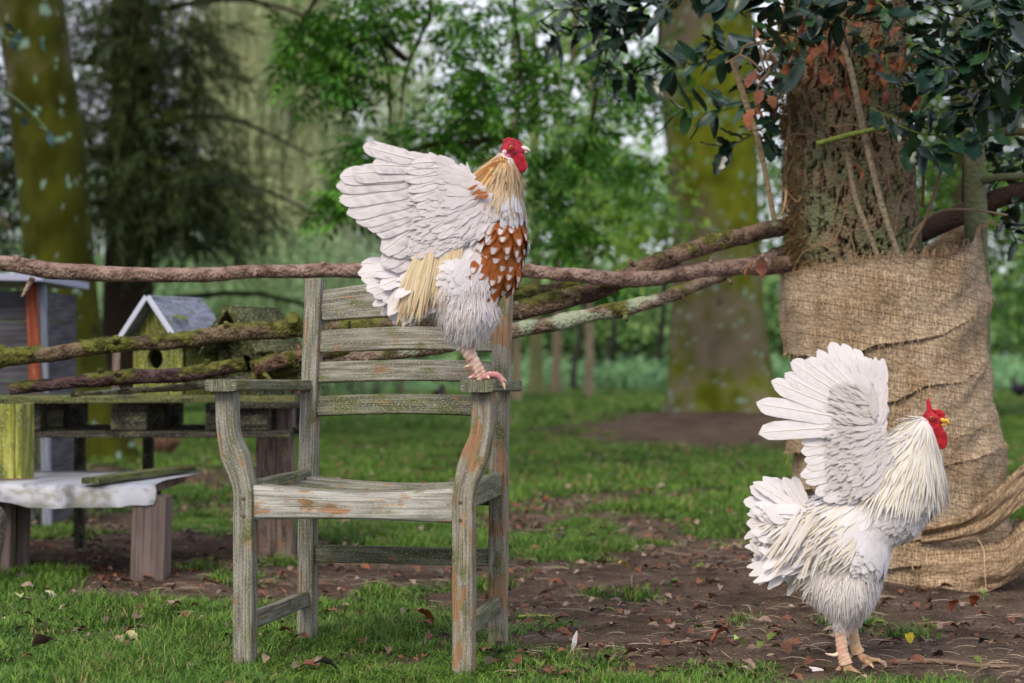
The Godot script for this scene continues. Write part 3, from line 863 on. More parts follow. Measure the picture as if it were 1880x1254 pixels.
func build_chair() -> void:
	var fl := G(450, 1229)
	var fr := G(849, 1247)
	var u := (fr - fl)
	u.y = 0
	u = u.normalized()
	u = Vector3(cos(deg_to_rad(13.0)), 0, sin(deg_to_rad(13.0)))
	var t := thing("garden_armchair", "weathered silver grey wooden garden armchair with green algae and bare orange patches", "armchair", fl + u * 0.254 - Vector3(0, 0.004, 0))
	t.rotation.y = -deg_to_rad(13.0)
	chair_root = t
	# local axes: x to the chair's width, y up, z towards its front; origin midway between the front feet
	var X := Vector3.RIGHT
	var lw := 0.046
	for s in [-1.0, 1.0]:
		# front leg: upright, then sweeping outwards to carry the arm
		var mb := MB.new()
		var fx: float = s * 0.254
		var pts := smooth_line([Vector3(fx, -0.03, 0), Vector3(fx, 0.16, 0), Vector3(fx, 0.34, 0), Vector3(fx, 0.40, 0), Vector3(fx + s * 0.010, 0.445, 0), Vector3(fx + s * 0.030, 0.50, 0), Vector3(fx + s * 0.041, 0.55, 0), Vector3(fx + s * 0.043, 0.628, 0)], 6)
		bar(mb, pts, X, lw, 0.042, 0.005, Vector2(0.1 + s * 0.23, 0.35), func(q): return Vector2(1.0 + 0.28 * exp(-pow((q - 0.66) * 11.0, 2.0)), 1.0))
		part("front_leg", mb.mesh(), M.wood_bare if s > 0 else M.wood, t)
		# back post: leg below, raked back above the seat
		var bx: float = -0.257 if s < 0 else 0.227
		mb = MB.new()
		bar(mb, smooth_line([Vector3(bx, -0.03, -0.43), Vector3(bx, 0.2, -0.435), Vector3(bx, 0.41, -0.44), Vector3(bx, 0.55, -0.449), Vector3(bx, 0.72, -0.469), Vector3(bx, 0.88, -0.49), Vector3(bx, 0.898, -0.4925)], 6), X, 0.042, 0.046, 0.006, Vector2(0.3 * s, 0.1))
		part("back_post", mb.mesh(), M.wood if s < 0 else M.wood_bare, t)
		# arm, widest and rounded at its front end
		mb = MB.new()
		var ax: float = fx + s * 0.040
		var ap := smooth_line([Vector3(ax, 0.642, 0.052), Vector3(ax, 0.642, 0.046), Vector3(ax, 0.642, 0.02), Vector3(ax, 0.641, -0.12), Vector3(ax - s * 0.012, 0.639, -0.30), Vector3(bx + s * 0.020, 0.636, -0.47)], 8)
		bar(mb, ap, X, 0.074, 0.026, 0.005, Vector2(0.45 * s, 0.2), func(q): return Vector2(lerpf(0.72, 1.0, ss(0.0, 0.12, q)) * lerpf(1.0, 0.8, ss(0.4, 1.0, q)), 1.0))
		part("arm", mb.mesh(), M.wood_green, t)
		if s > 0: arm_top = t.transform * Vector3(ax, 0.655, 0.0)
		# side rail of the seat, its top edge standing above the slats
		mb = MB.new()
		bar(mb, line(Vector3(s * 0.250, 0.398, -0.018), Vector3(bx, 0.402, -0.425), 14), X, 0.028, 0.056, 0.004, Vector2(0.7, 0.1 * s))
		part("side_rail", mb.mesh(), M.wood_green, t)
		# low side stretcher
		mb = MB.new()
		bar(mb, line(Vector3(s * 0.252, 0.108, -0.02), Vector3(bx, 0.112, -0.42), 12), X, 0.022, 0.038, 0.004, Vector2(0.2, 0.4 * s))
		part("side_stretcher", mb.mesh(), M.wood_green if s > 0 else M.wood, t)
		# pegs through the joint
		for y in [0.385, 0.362]:
			mb = MB.new()
			tube(mb, line(Vector3(fx - s * 0.004, y - 0.012 if y < 0.37 else y + 0.004, 0.018), Vector3(fx - s * 0.004, y - 0.012 if y < 0.37 else y + 0.004, 0.0226), 2), [0.0048, 0.0044], 10, lin(96, 90, 74))
			part("peg", mb.mesh(), M.plain, t)
	# front rail with its hollowed top
	var fm := MB.new()
	var top := func(x): return 0.418 - 0.014 * cos(x / 0.235 * PI * 0.5)
	var n := 40
	var rows := 7
	for face in [0.010, -0.012]:
		for i in n + 1:
			var x := lerpf(-0.232, 0.232, float(i) / n)
			for j in rows + 1:
				var y := lerpf(0.343 + 0.003 * cos(x * 9.0), top.call(x), float(j) / rows)
				var z: float = face
				if (j == rows or j == 0): z *= 0.72
				fm.vert(Vector3(x, y, z + nz.get_noise_3d(x * 2500.0, y * 6000.0, 0) * 0.0012), Color.WHITE, Vector2(y + 0.03, x + 0.25))
	var blk := (n + 1) * (rows + 1)
	for i in n:
		for j in rows:
			var a := i * (rows + 1) + j
			fm.quad(a, a + rows + 1, a + rows + 2, a + 1)
			fm.quad(a + blk, a + blk + 1, a + blk + rows + 2, a + blk + rows + 1)
		var tj := i * (rows + 1) + rows
		fm.quad(tj, tj + rows + 1, tj + rows + 1 + blk, tj + blk)
		var bj := i * (rows + 1)
		fm.quad(bj, bj + blk, bj + rows + 1 + blk, bj + rows + 1)
	part("front_rail", fm.mesh(), M.wood_seat, t)
	# seat slats, dished across and falling towards the back
	var zz := [-0.040, -0.099, -0.158, -0.217, -0.276, -0.335, -0.392]
	for k in 7:
		var hh: float = 0.409 - 0.016 * sin(PI * k / 6.5)
		var mb := MB.new()
		var sp := []
		for q in 9:
			var x := lerpf(-0.238, 0.238, q / 8.0)
			sp.append(Vector3(x, hh - 0.013 * cos(x / 0.238 * PI * 0.5), zz[k]))
		bar(mb, smooth_line(sp, 3), Vector3(0, 0, 1), 0.0545, 0.018, 0.003, Vector2(0.13 * k, 0.31 * k))
		part("seat_slat", mb.mesh(), [M.wood, M.wood_green, M.wood][k % 3], t)
	# back slats, bowed backwards; the top one arched
	var sl := [[0.585, 0.050, 0.0], [0.668, 0.052, 0.0], [0.745, 0.056, 0.004], [0.835, 0.076, 0.02]]
	for q in sl:
		var mb := MB.new()
		var sp := []
		var zc: float = -0.450 - (q[0] - 0.55) * 0.124
		for k in 9:
			var x := lerpf(-0.238, 0.208, k / 8.0)
			var bow := cos(x / 0.226 * PI * 0.5)
			sp.append(Vector3(x, q[0] + q[2] * bow * 0.5 + 0.006 * bow, zc - 0.022 * bow))
		var arch: float = q[2]
		bar(mb, smooth_line(sp, 4), Vector3(0, 1, -0.2), q[1], 0.018, 0.004, Vector2(q[0] * 3.0, q[0] * 7.0), func(w): return Vector2(1.0 + arch * 9.0 * sin(w * PI), 1.0))
		part("back_slat", mb.mesh(), M.wood if q[0] > 0.6 else M.wood_green, t)
	# rear rails
	var mb2 := MB.new()
	bar(mb2, line(Vector3(-0.238, 0.222, -0.436), Vector3(0.208, 0.222, -0.436), 20), Vector3(0, 1, 0), 0.042, 0.022, 0.004, Vector2(0.5, 0.2))
	part("back_stretcher", mb2.mesh(), M.wood_green, t)
	mb2 = MB.new()
	bar(mb2, line(Vector3(-0.238, 0.372, -0.440), Vector3(0.208, 0.372, -0.440), 20), Vector3(0, 1, 0), 0.05, 0.022, 0.004, Vector2(0.2, 0.7))
	part("back_rail", mb2.mesh(), M.wood_green, t)


# ---------------------------------------------------------------- pole fence
func log_pole(called: String, label: String, pts: Array, rad: Array, bark: Color, bark2: Color, moss: float, lichen: float, sd: float, knots := []) -> Node3D:
	var stubs: Array = knots.duplicate()
	var t := thing(called, label, "pole", Vector3.ZERO)
	var mb := MB.new()
	var ln := smooth_line(pts, 22)
	for i in ln.size():
		ln[i] += Vector3(0, nz.get_noise_2d(i * 3.0, sd * 50.0), nz.get_noise_2d(i * 3.0 + 99.0, sd * 50.0)) * 0.008
	var look := func(p: Vector3, o: Vector3, s: float):
		var q := p + Vector3.ONE * sd
		var n1 := nz.get_noise_3dv(q * 900.0)
		var n2 := nz2.get_noise_3dv(q * Vector3(2600, 5200, 5200))
		var n3 := nz.get_noise_3dv(q * 420.0)
		var c := bark.lerp(bark2, clampf(0.5 + n1 * 1.3 + n2 * 0.8, 0, 1))
		if n2 > 0.28: c = c.lerp(bark2 * 0.45, 0.7)
		var m := clampf((moss + n3 * 1.5 + n1 * 0.5 + o.y * 0.28 - 0.5) * 5.0, 0.0, 1.0)
		c = c.lerp(lin(112, 114, 56).lerp(lin(66, 68, 34), clampf(0.5 + n2 * 2.0, 0, 1)), m * 0.9)
		var l := nz2.get_noise_3dv(q * 620.0 + Vector3.ONE * 33.0)
		if l > lichen: c = c.lerp(lin(158, 172, 146), 0.75 * ss(lichen, lichen + 0.1, l))
		return [c, n1 * 0.0022 + n2 * 0.0014 + n3 * 0.003 + m * 0.0035]
	tube(mb, ln, rad, 22, bark, look)
	part("pole_body", mb.mesh(), M.bark, t)
	# broken side twigs
	for k in 5:
		var i := rng.randi_range(6, ln.size() - 7)
		var tt := (ln[i + 1] - ln[i - 1]).normalized()
		var o := (rv() + Vector3(0, 0.2, 0.5)).normalized()
		o = (o - tt * o.dot(tt)).normalized()
		var r := lerp_list(rad, float(i) / (ln.size() - 1))
		var e := ln[i] + (o + tt * rf(-0.5, 0.5)) * (r + rf(0.006, 0.03))
		stubs.append([ln[i] + o * r * 0.4, e, rf(0.25, 0.42) * r])
	for st in stubs:
		var k := MB.new()
		tube(k, smooth_line([st[0], st[0].lerp(st[1], 0.5), st[1]], 4), [st[2], st[2] * 0.85, st[2] * 0.6], 10, bark, look)
		part("branch_stub", k.mesh(), M.bark, t)
	# tufts of moss standing off the bark
	if moss > 0.3:
		var xf := []
		var cols := []
		for k in int(900 * moss):
			var i := rng.randi_range(1, ln.size() - 2)
			var s := float(i) / (ln.size() - 1)
			var tt := (ln[i + 1] - ln[i - 1]).normalized()
			var sdv := tt.cross(Vector3.UP).normalized()
			var up := sdv.cross(tt)
			var a := rf(-0.4, PI + 0.4)
			var o := sdv * cos(a) + up * sin(a)
			var p := ln[i] + o * (lerp_list(rad, s) + 0.002) + tt * rf(-0.01, 0.01)
			if moss + nz.get_noise_3dv((p + Vector3.ONE * sd) * 420.0) * 1.5 + o.y * 0.28 < 0.62: continue
			xf.append(Transform3D(Basis(Quaternion(Vector3.UP, o.lerp(Vector3.UP, 0.3).normalized())).scaled(Vector3.ONE * rf(0.6, 1.3)), p))
			cols.append(vary(lin(118, 124, 48).lerp(lin(76, 84, 34), rng.randf()), 0.2))
		if xf.size(): multi("moss", M.moss_tuft, M.grass, xf, cols, t, "stuff")
	return t

func build_fence() -> void:
	M.moss_tuft = tuft(9, 0.008, 0.002, 0.007)
	var d := 5.42
	log_pole("fence_pole", "long bare pinkish brown pole lying level behind the chair, topmost of the fence", [P(-120, 470, d), P(30, 487, d), P(150, 499, d), P(300, 505, d), P(450, 501, d), P(600, 496, d), P(700, 500, d), P(820, 498, d), P(960, 498, d), P(1060, 504, d), P(1160, 512, d + 0.08), P(1260, 501, d + 0.22), P(1360, 491, d + 0.38), P(1500, 483, d + 0.58)], [0.020, 0.024, 0.021, 0.020, 0.0225, 0.021, 0.021, 0.024, 0.026, 0.029], lin(160, 136, 124), lin(116, 94, 84), -0.45, 0.62, 3.0, [[P(28, 488, d), P(32, 471, d - 0.02), 0.014], [P(60, 510, d), P(40, 545, d - 0.02), 0.007], [P(600, 496, d), P(592, 482, d - 0.02), 0.012], [P(1390, 481, d + 0.40), P(1402, 468, d + 0.36), 0.01]])
	log_pole("fence_pole", "thick mossy log sloping up to the burlap tree above the bare pole", [P(600, 602, d + 0.10), P(760, 596, d + 0.09), P(945, 572, d + 0.08), P(1040, 549, d + 0.09), P(1120, 522, d + 0.11), P(1210, 482, d + 0.14), P(1290, 452, d + 0.28), P(1380, 428, d + 0.42), P(1490, 408, d + 0.60)], [0.027, 0.029, 0.028, 0.027, 0.026, 0.028, 0.028], lin(128, 108, 92), lin(80, 66, 56), 0.36, 0.42, 12.0)
	log_pole("fence_pole", "slender grey pole with pale lichen sloping up beneath the mossy log", [P(470, 688, d + 0.02), P(640, 655, d), P(800, 638, d - 0.01), P(945, 608, d - 0.02), P(1080, 582, d), P(1200, 551, d + 0.03), P(1310, 512, d + 0.30), P(1400, 474, d + 0.46), P(1490, 448, d + 0.62)], [0.016, 0.018, 0.021, 0.021, 0.019, 0.018, 0.018], lin(146, 128, 112), lin(92, 80, 66), 0.26, 0.24, 22.0)
	log_pole("fence_pole", "short dark broken log stub between the bare pole and mossy log", [P(800, 552, d + 0.12), P(900, 548, d + 0.12), P(1000, 538, d + 0.12), P(1062, 531, d + 0.12)], [0.026, 0.028, 0.027, 0.024], lin(92, 80, 64), lin(54, 46, 38), 0.36, 0.6, 31.0)
	log_pole("fence_pole", "mossy log crossing in front of the bird houses", [P(-130, 676, d + 0.10), P(0, 662, d + 0.08), P(110, 648, d + 0.06), P(220, 633, d + 0.04), P(330, 626, d + 0.03), P(440, 612, d + 0.02), P(560, 603, d + 0.02), P(640, 607, d + 0.02)], [0.026, 0.024, 0.021, 0.023, 0.026, 0.024], lin(124, 108, 88), lin(74, 64, 52), 0.42, 0.5, 41.0, [[P(212, 634, d + 0.03), P(214, 619, d), 0.007], [P(545, 605, d + 0.02), P(536, 582, d - 0.03), 0.024]])
	log_pole("fence_pole", "dark purplish log with moss patches lying low before the bird houses", [P(20, 716, d + 0.12), P(150, 702, d + 0.10), P(280, 690, d + 0.08), P(370, 683, d + 0.06), P(450, 668, d + 0.04)], [0.016, 0.020, 0.022, 0.021, 0.016], lin(100, 80, 78), lin(52, 40, 42), 0.30, 0.55, 52.0)
	log_pole("fence_pole", "knobbly mossy branch with a pink broken end beside the chair post", [P(466, 676, d - 0.04), P(510, 664, d - 0.03), P(560, 652, d - 0.02), P(640, 640, d)], [0.018, 0.022, 0.021, 0.018], lin(140, 112, 96), lin(80, 66, 50), 0.5, 0.5, 61.0)
	log_pole("fence_pole", "thin pale lichened branch lying along the pallet edge", [P(130, 724, d + 0.2), P(260, 716, d + 0.16), P(400, 702, d + 0.10), P(520, 692, d + 0.05), P(620, 690, d + 0.03)], [0.007, 0.010, 0.012, 0.013, 0.011], lin(150, 140, 116), lin(96, 88, 66), 0.44, 0.2, 71.0)


# ---------------------------------------------------------------- bird house corner
func quad_sheet(called: String, a: Vector3, b: Vector3, c: Vector3, e: Vector3, th: float, mat: Material, parent: Node3D) -> MeshInstance3D:
	var n := (b - a).cross(e - a).normalized() * th
	var mb := MB.new()
	for f in [[a, b, c, e], [a - n, e - n, c - n, b - n], [a, a - n, b - n, b], [b, b - n, c - n, c], [c, c - n, e - n, e], [e, e - n, a - n, a]]:
		var i := mb.v.size()
		var w: float = f[0].distance_to(f[1])
		var h: float = f[1].distance_to(f[2])
		mb.vert(f[0], Color.WHITE, Vector2(0.1, 0.1))
		mb.vert(f[1], Color.WHITE, Vector2(0.1 + w, 0.1))
		mb.vert(f[2], Color.WHITE, Vector2(0.1 + w, 0.1 + h))
		mb.vert(f[3], Color.WHITE, Vector2(0.1, 0.1 + h))
		mb.quad(i, i + 1, i + 2, i + 3)
	return part(called, mb.mesh(true), mat, parent)

func bird_house(label: String, base: Vector3, turn: float, w: float, dp: float, wall: float, ridge: float, over: float, wall_mat: Material, roof_mat: Material, edge_mat: Material, dark_front: bool) -> void:
	var t := thing("bird_house", label, "bird house", base)
	t.rotation.y = turn
	var hw := w * 0.5
	# front board with its round hole cut through; outline ring joined to the hole ring
	var mb := MB.new()
	var hr := w * 0.16
	var hc := Vector2(-w * 0.06, wall * 0.62)
	var n := 32
	for z in [0.0, -0.016]:
		for k in n:
			var a := TAU * k / n
			var dr := Vector2(cos(a), sin(a))
			mb.vert(Vector3(hc.x + dr.x * hr, hc.y + dr.y * hr, z), Color.WHITE, Vector2(hc.x + dr.x * hr + 0.3, hc.y + dr.y * hr))
			# to the house outline
			var best := 9.0
			var poly := [Vector2(-hw, 0), Vector2(hw, 0), Vector2(hw, wall), Vector2(0, ridge), Vector2(-hw, wall)]
			for e in 5:
				var hit: Variant = Geometry2D.segment_intersects_segment(hc, hc + dr * 3.0, poly[e], poly[(e + 1) % 5])
				if hit != null: best = minf(best, hc.distance_to(hit))
			mb.vert(Vector3(hc.x + dr.x * best, hc.y + dr.y * best, z), Color.WHITE, Vector2(hc.x + dr.x * best + 0.3, hc.y + dr.y * best))
	for k in n:
		var a := k * 2
		var b := ((k + 1) % n) * 2
		mb.quad(a, a + 1, b + 1, b)
		mb.quad(a + n * 2, b + n * 2, b + 1 + n * 2, a + 1 + n * 2)
		mb.quad(a, b, b + n * 2, a + n * 2)
	var fo := part("front_board", mb.mesh(true), wall_mat, t)
	if dark_front: fo.position.z = -0.06
	quad_sheet("side_board", Vector3(-hw, 0, -0.016), Vector3(-hw, 0, -dp), Vector3(-hw, wall, -dp), Vector3(-hw, wall, -0.016), -0.014, wall_mat, t)
	quad_sheet("side_board", Vector3(hw, 0, -0.016), Vector3(hw, 0, -dp), Vector3(hw, wall, -dp), Vector3(hw, wall, -0.016), 0.014, wall_mat, t)
	var bk := MB.new()
	for q in [Vector2(-hw, 0), Vector2(hw, 0), Vector2(hw, wall), Vector2(0, ridge), Vector2(-hw, wall)]: bk.vert(Vector3(q.x, q.y, -dp - 0.002), Color.WHITE, Vector2(q.x + 0.3, q.y))
	bk.tri(0, 2, 1)
	bk.tri(0, 3, 2)
	bk.tri(0, 4, 3)
	part("back_board", bk.mesh(true), wall_mat, t)
	quad_sheet("floor_board", Vector3(-hw, 0.002, 0), Vector3(hw, 0.002, 0), Vector3(hw, 0.002, -dp), Vector3(-hw, 0.002, -dp), 0.012, wall_mat, t)
	for s in [-1.0, 1.0]:
		var sl := Vector2(s * hw, wall) - Vector2(0, ridge)
		var low := Vector2(0, ridge) + sl * over
		var z0 := 0.055
		var z1 := -dp - 0.03
		var up := 0.012
		if s < 0: quad_sheet("roof_panel", Vector3(low.x, low.y + up, z0), Vector3(0, ridge + up, z0), Vector3(0, ridge + up, z1), Vector3(low.x, low.y + up, z1), 0.010, roof_mat, t)
		else: quad_sheet("roof_panel", Vector3(0, ridge + up, z0), Vector3(low.x, low.y + up, z0), Vector3(low.x, low.y + up, z1), Vector3(0, ridge + up, z1), 0.010, roof_mat, t)
		var eb := MB.new()
		bar(eb, line(Vector3(s * 0.004, ridge + 0.006, z0 + 0.004), Vector3(low.x, low.y + 0.006, z0 + 0.004), 6), Vector3(0, 0, 1), 0.006, 0.020, 0.002)
		part("roof_edge", eb.mesh(), edge_mat, t)

func build_corner() -> void:
	var zinc := flat_mat(Color(0.50, 0.52, 0.59), 0.5, 0.5)
	zinc.metallic = 0.35
	var st1 := noise_bytes(256, 256, 0.02, 401, 5)
	var st2 := noise_bytes(256, 256, 0.06, 402, 4, Vector2i(256, 48))
	var zb2 := PackedByteArray()
	for k in 256 * 256:
		var q := clampf(0.62 + st1[k] / 255.0 * 0.35 + (st2[k] / 255.0 - 0.5) * 0.35, 0, 1)
		var al := clampf((st1[k] / 255.0 - 0.60) * 5.0, 0, 0.6)
		zb2.append_array(PackedByteArray([int(lerpf(q, 0.52, al) * 255), int(lerpf(q, 0.55, al) * 255), int(lerpf(q, 0.36, al) * 255)]))
	zinc.albedo_texture = image_tex(256, 256, zb2)
	zinc.albedo_color = Color(0.60, 0.62, 0.70)
	zinc.uv1_scale = Vector3(3.0, 3.0, 1.0)
	var zinc_edge := flat_mat(Color(0.72, 0.74, 0.80), 0.4, 0.5)
	# pallet on posts
	var pf := 6.45
	var ph := 0.575
	var t := thing("pallet_table", "mossy old pallet raised on posts carrying the bird houses", "table", Vector3.ZERO)
	var L := P(-130, 700, pf).x
	var R := P(535, 700, pf).x
	var i := 0
	for z in [0.0, 0.17, 0.34, 0.51, 0.68]:
		plank("top_board", Vector3(L, ph - 0.012 + rf(-0.003, 0.003), -pf - z), Vector3(R - (0.25 if i == 0 else 0.0), ph - 0.012 + rf(-0.003, 0.003), -pf - z), Vector3(0, 0, 1), 0.14, 0.024, M.wood_moss if i < 2 else M.wood_dark, t)
		i += 1
	for x in [-1.66, -1.30, -0.98, -0.86]:
		for z in [0.03, 0.36, 0.66]:
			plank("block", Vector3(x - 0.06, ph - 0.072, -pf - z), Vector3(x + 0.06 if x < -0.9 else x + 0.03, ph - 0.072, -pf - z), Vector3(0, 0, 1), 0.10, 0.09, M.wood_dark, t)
	for z in [0.03, 0.36, 0.66]:
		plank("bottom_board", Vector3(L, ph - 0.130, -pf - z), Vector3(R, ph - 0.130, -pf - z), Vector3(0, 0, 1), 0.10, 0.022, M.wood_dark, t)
	plank("cross_board", Vector3(-1.02, ph - 0.035, -pf + 0.01), Vector3(-0.72, ph - 0.030, -pf + 0.01), Vector3(0, 0, 1), 0.08, 0.02, M.wood_dark, t)
	for q in [[-1.36, 0.64], [-1.62, 0.66], [-1.88, 0.5]]:
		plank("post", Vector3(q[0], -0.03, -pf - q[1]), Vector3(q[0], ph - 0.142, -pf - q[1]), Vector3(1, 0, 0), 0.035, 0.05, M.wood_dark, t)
	# stout brown double post that carries its end
	var pb := G(502, 1018)
	t = thing("wooden_post", "thick brown double post standing upright behind the chair's empty arm", "post", pb)
	plank("plank_post", Vector3(-0.022, -0.03, 0.0), Vector3(-0.020, 0.735, -0.01), Vector3(1, 0, 0), 0.072, 0.10, M.wood_brown, t)
	plank("plank_post", Vector3(0.044, -0.03, 0.01), Vector3(0.046, 0.735, 0.0), Vector3(1, 0, 0), 0.056, 0.10, M.wood_brown, t)
	# yellow-green post
	var yg := flat_mat(Color(0.62, 0.64, 0.30), 0.85)
	yg.albedo_texture = M.wood_moss.albedo_texture
	yg.albedo_color = Color(1.0, 1.0, 1.0)
	var yb := P(12, 0, 6.18)
	t = thing("green_box", "tall yellow green painted wooden box beside the tarp covered table", "box", Vector3(yb.x, 0, yb.z))
	var ygm := wood_mat(171, Color(0.68, 0.68, 0.34), Color(0.42, 0.44, 0.16), 0.05, 0.5, 0.15)
	plank("front_board", Vector3(-0.04, 0.28, 0.03), Vector3(-0.04, 0.555, 0.03), Vector3(1, 0, 0), 0.16, 0.02, ygm, t)
	plank("side_board", Vector3(0.053, 0.28, -0.04), Vector3(0.053, 0.555, -0.04), Vector3(0, 0, 1), 0.16, 0.022, ygm, t)
	plank("lower_board", Vector3(-0.04, 0.0, 0.026), Vector3(-0.04, 0.277, 0.026), Vector3(1, 0, 0), 0.16, 0.02, ygm, t)
	plank("corner_post", Vector3(0.03, -0.02, 0.0), Vector3(0.03, 0.555, 0.0), Vector3(1, 0, 0), 0.03, 0.03, M.wood_moss, t)
	# bird houses
	var ho := wood_mat(191, Color(0.52, 0.54, 0.24), Color(0.30, 0.31, 0.12), 0.1, 0.45, 0.15)
	bird_house("green wooden bird house with a bright zinc gable roof", Vector3(P(290, 0, 6.62).x, ph, -6.62), deg_to_rad(-30), 0.225, 0.21, 0.205, 0.335, 1.30, ho, zinc, zinc_edge, false)
	var dk := wood_mat(211, Color(0.24, 0.25, 0.15), Color(0.12, 0.12, 0.07), 0.05, 0.4, 0.15)
	var dr := wood_mat(231, Color(0.25, 0.26, 0.15), Color(0.13, 0.14, 0.08), 0.05, 0.45, 0.2)
	bird_house("low dark bird house with a mossy brown green wooden roof", Vector3(P(436, 0, 6.60).x, ph, -6.60), deg_to_rad(-30), 0.20, 0.20, 0.175, 0.300, 1.28, dk, dr, dr, true)
	# fallen leaf on the zinc roof
	var rl := part("roof_leaf", dead_leaf(23), tinted(M.dry_leaf, Color(0.42, 0.46, 0.22)), self)
	tag(rl, "olive fallen leaf lying on the zinc bird house roof", "leaf")
	var bt := Transform3D(Basis(Vector3.UP, deg_to_rad(-30)), Vector3(P(290, 0, 6.62).x, ph, -6.62))
	rl.transform = bt * Transform3D(Basis(Vector3.BACK, -0.85) * Basis(Vector3.UP, 2.4) * Basis.from_scale(Vector3.ONE * 0.06), Vector3(0.066, 0.2745, 0.0))
	# thin stake beside it
	var st := thing("stake", "thin grey wooden stake standing on the pallet beside the zinc roofed bird house", "stake", Vector3(P(213, 0, 6.5).x, ph, -6.5))
	plank("stake_body", Vector3(-0.004, 0, 0), Vector3(0.004, 0.17, 0), Vector3(1, 0, 0), 0.026, 0.02, M.wood_brown, st)
	# tarp covered table
	var a := G(-120, 1060)
	var zf := -5.93
	var zb := -6.62
	var board := wood_mat(301, Color(0.47, 0.42, 0.40), Color(0.38, 0.33, 0.32), 0.0, 0.08, 0.1)
	t = thing("low_table", "low plank table on board legs under the grey tarp", "table", Vector3.ZERO)
	var th := 0.295
	var xr := -1.125
	for k in 4:
		var z := lerpf(zf - 0.092, zb + 0.06, k / 3.0)
		plank("table_board", Vector3(-2.0, th - 0.012, z), Vector3(xr - 0.02, th - 0.012, z), Vector3(0, 0, 1), 0.165, 0.024, M.wood_brown, t)
	for q in [[P(281, 0, 5.97).x, -0.04, 0.105, 0.12], [P(45, 0, 6.1).x, -0.18, 0.03, 0.05], [P(30, 0, 6.1).x, -0.10, 0.022, 0.05], [P(8, 0, 6.1).x, -0.16, 0.05, 0.05]]:
		plank("board_leg", Vector3(q[0] - 0.008, -0.03, zf + q[1]), Vector3(q[0], th - 0.025, zf + q[1]), Vector3(1, 0, 0), q[2], q[3], board, t)
	plank("board_leg", Vector3(xr - 0.12, -0.03, zb + 0.12), Vector3(xr - 0.12, th - 0.025, zb + 0.12), Vector3(1, 0, 0), 0.08, 0.05, M.wood_dark, t)
	var tp := MB.new()
	var nx := 90
	var nv := 44
	var x0 := -2.05
	for j in nv + 1:
		for k in nx + 1:
			var u := float(k) / nx
			var v := float(j) / nv            # 0 back edge .. 1 hem hanging in front
			var x := lerpf(x0, xr + 0.005 + 0.035 * (1.0 - ss(0.0, 0.9, v)), u)
			var p := Vector3.ZERO
			var wob := nz.get_noise_2d(x * 260.0, 5.0)
			var table := 0.74
			if v < table: p = Vector3(x, th + 0.012, lerpf(zb - 0.05, zf + 0.01, v / table))
			else:
				var q := (v - table) / (1.0 - table)
				p = Vector3(x, th + 0.012 - q * (0.062 + 0.02 * wob), zf + 0.012 + sin(q * PI * 0.5) * 0.016 + wob * 0.025 * q)
			var past := maxf(0.0, x - xr)
			p.y += nz.get_noise_3d(x * 300.0, v * 60.0, 3.0) * 0.006 - past * past * 1.5
			p.x += 0.012 * sin(v * 9.0) * ss(0.85, 1.0, u)
			var fold := exp(-pow((x - P(128, 0, 5.95).x) / 0.012, 2.0)) * ss(0.70, 0.8, v)
			p.z += fold * 0.02
			var n1 := nz.get_noise_2d(x * 500.0, v * 150.0)
			var n2 := nz2.get_noise_2d(x * 2200.0, v * 700.0)
			var c := lin(186, 188, 198).lerp(lin(142, 142, 148), clampf(0.4 + n1 * 1.2, 0, 1))
			if v > table - 0.02: c = c.lerp(lin(104, 104, 84), clampf((n2 + n1 * 0.8 + 0.05) * 2.0, 0, 0.7))
			tp.vert(p, c)
	for j in nv:
		for k in nx:
			var q := j * (nx + 1) + k
			tp.quad(q, q + nx + 1, q + nx + 2, q + 1)
	var tarp := part("tarp", tp.mesh(), vc_mat(0.42, 0.5), self)
	tag(tarp, "crumpled grey plastic tarp with dirty hem over the low table", "tarp")
	# plank and twig lying on it
	t = thing("loose_plank", "narrow dark green mossy plank lying slantwise on the grey tarp", "plank", Vector3.ZERO)
	plank("plank_body", Vector3(P(166, 0, 5.9).x, th + 0.026, -5.90), Vector3(P(343, 0, 6.5).x, th + 0.032, -6.52), Vector3(1, 0, 0.3), 0.062, 0.020, M.wood_moss, t)
	var tw := MB.new()
	tube(tw, smooth_line([P(-60, 883, 6.0), P(0, 881, 6.05), P(40, 880, 6.08), P(70, 878, 6.1)], 4), [0.006, 0.006, 0.004], 7, lin(112, 92, 78))
	for q in tw.v.size(): tw.v[q].y = th + 0.020 + (tw.v[q].y - P(0, 881, 6.05).y) * 0.5
	tag(part("twig", tw.mesh(), M.plain, self), "thin brown twig lying on the grey tarp", "twig")
	# grey hutch behind
	t = thing("rabbit_hutch", "grey boarded hutch with a reddish batten and pale flat roof behind the pallet", "hutch", Vector3.ZERO)
	var hd := 7.9
	var hl := P(-160, 0, hd).x
	var hx := P(88, 0, hd).x
	var grey := wood_mat(251, Color(0.36, 0.36, 0.38), Color(0.24, 0.24, 0.26), 0.0, 0.05, 0.1)
	for k in 8: plank("wall_board", Vector3(hl, 0.05 + k * 0.125, -hd), Vector3(hx - 0.05, 0.05 + k * 0.125, -hd), Vector3(0, 1, 0), 0.122, 0.02, grey, t)
	for k in 8: plank("wall_board", Vector3(hx - 0.03, 0.05 + k * 0.125, -hd - 0.02), Vector3(hx - 0.03, 0.05 + k * 0.125, -hd - 0.6), Vector3(0, 1, 0), 0.122, 0.02, grey, t)
	plank("red_batten", Vector3(P(84, 0, hd).x - 0.03, 0.52, -hd + 0.035), Vector3(P(62, 0, hd).x, 1.02, -hd + 0.035), Vector3(1, 0, 0), 0.05, 0.03, wood_mat(271, Color(0.58, 0.32, 0.24), Color(0.42, 0.22, 0.16), 0.1, 0.05, 0.1), t)
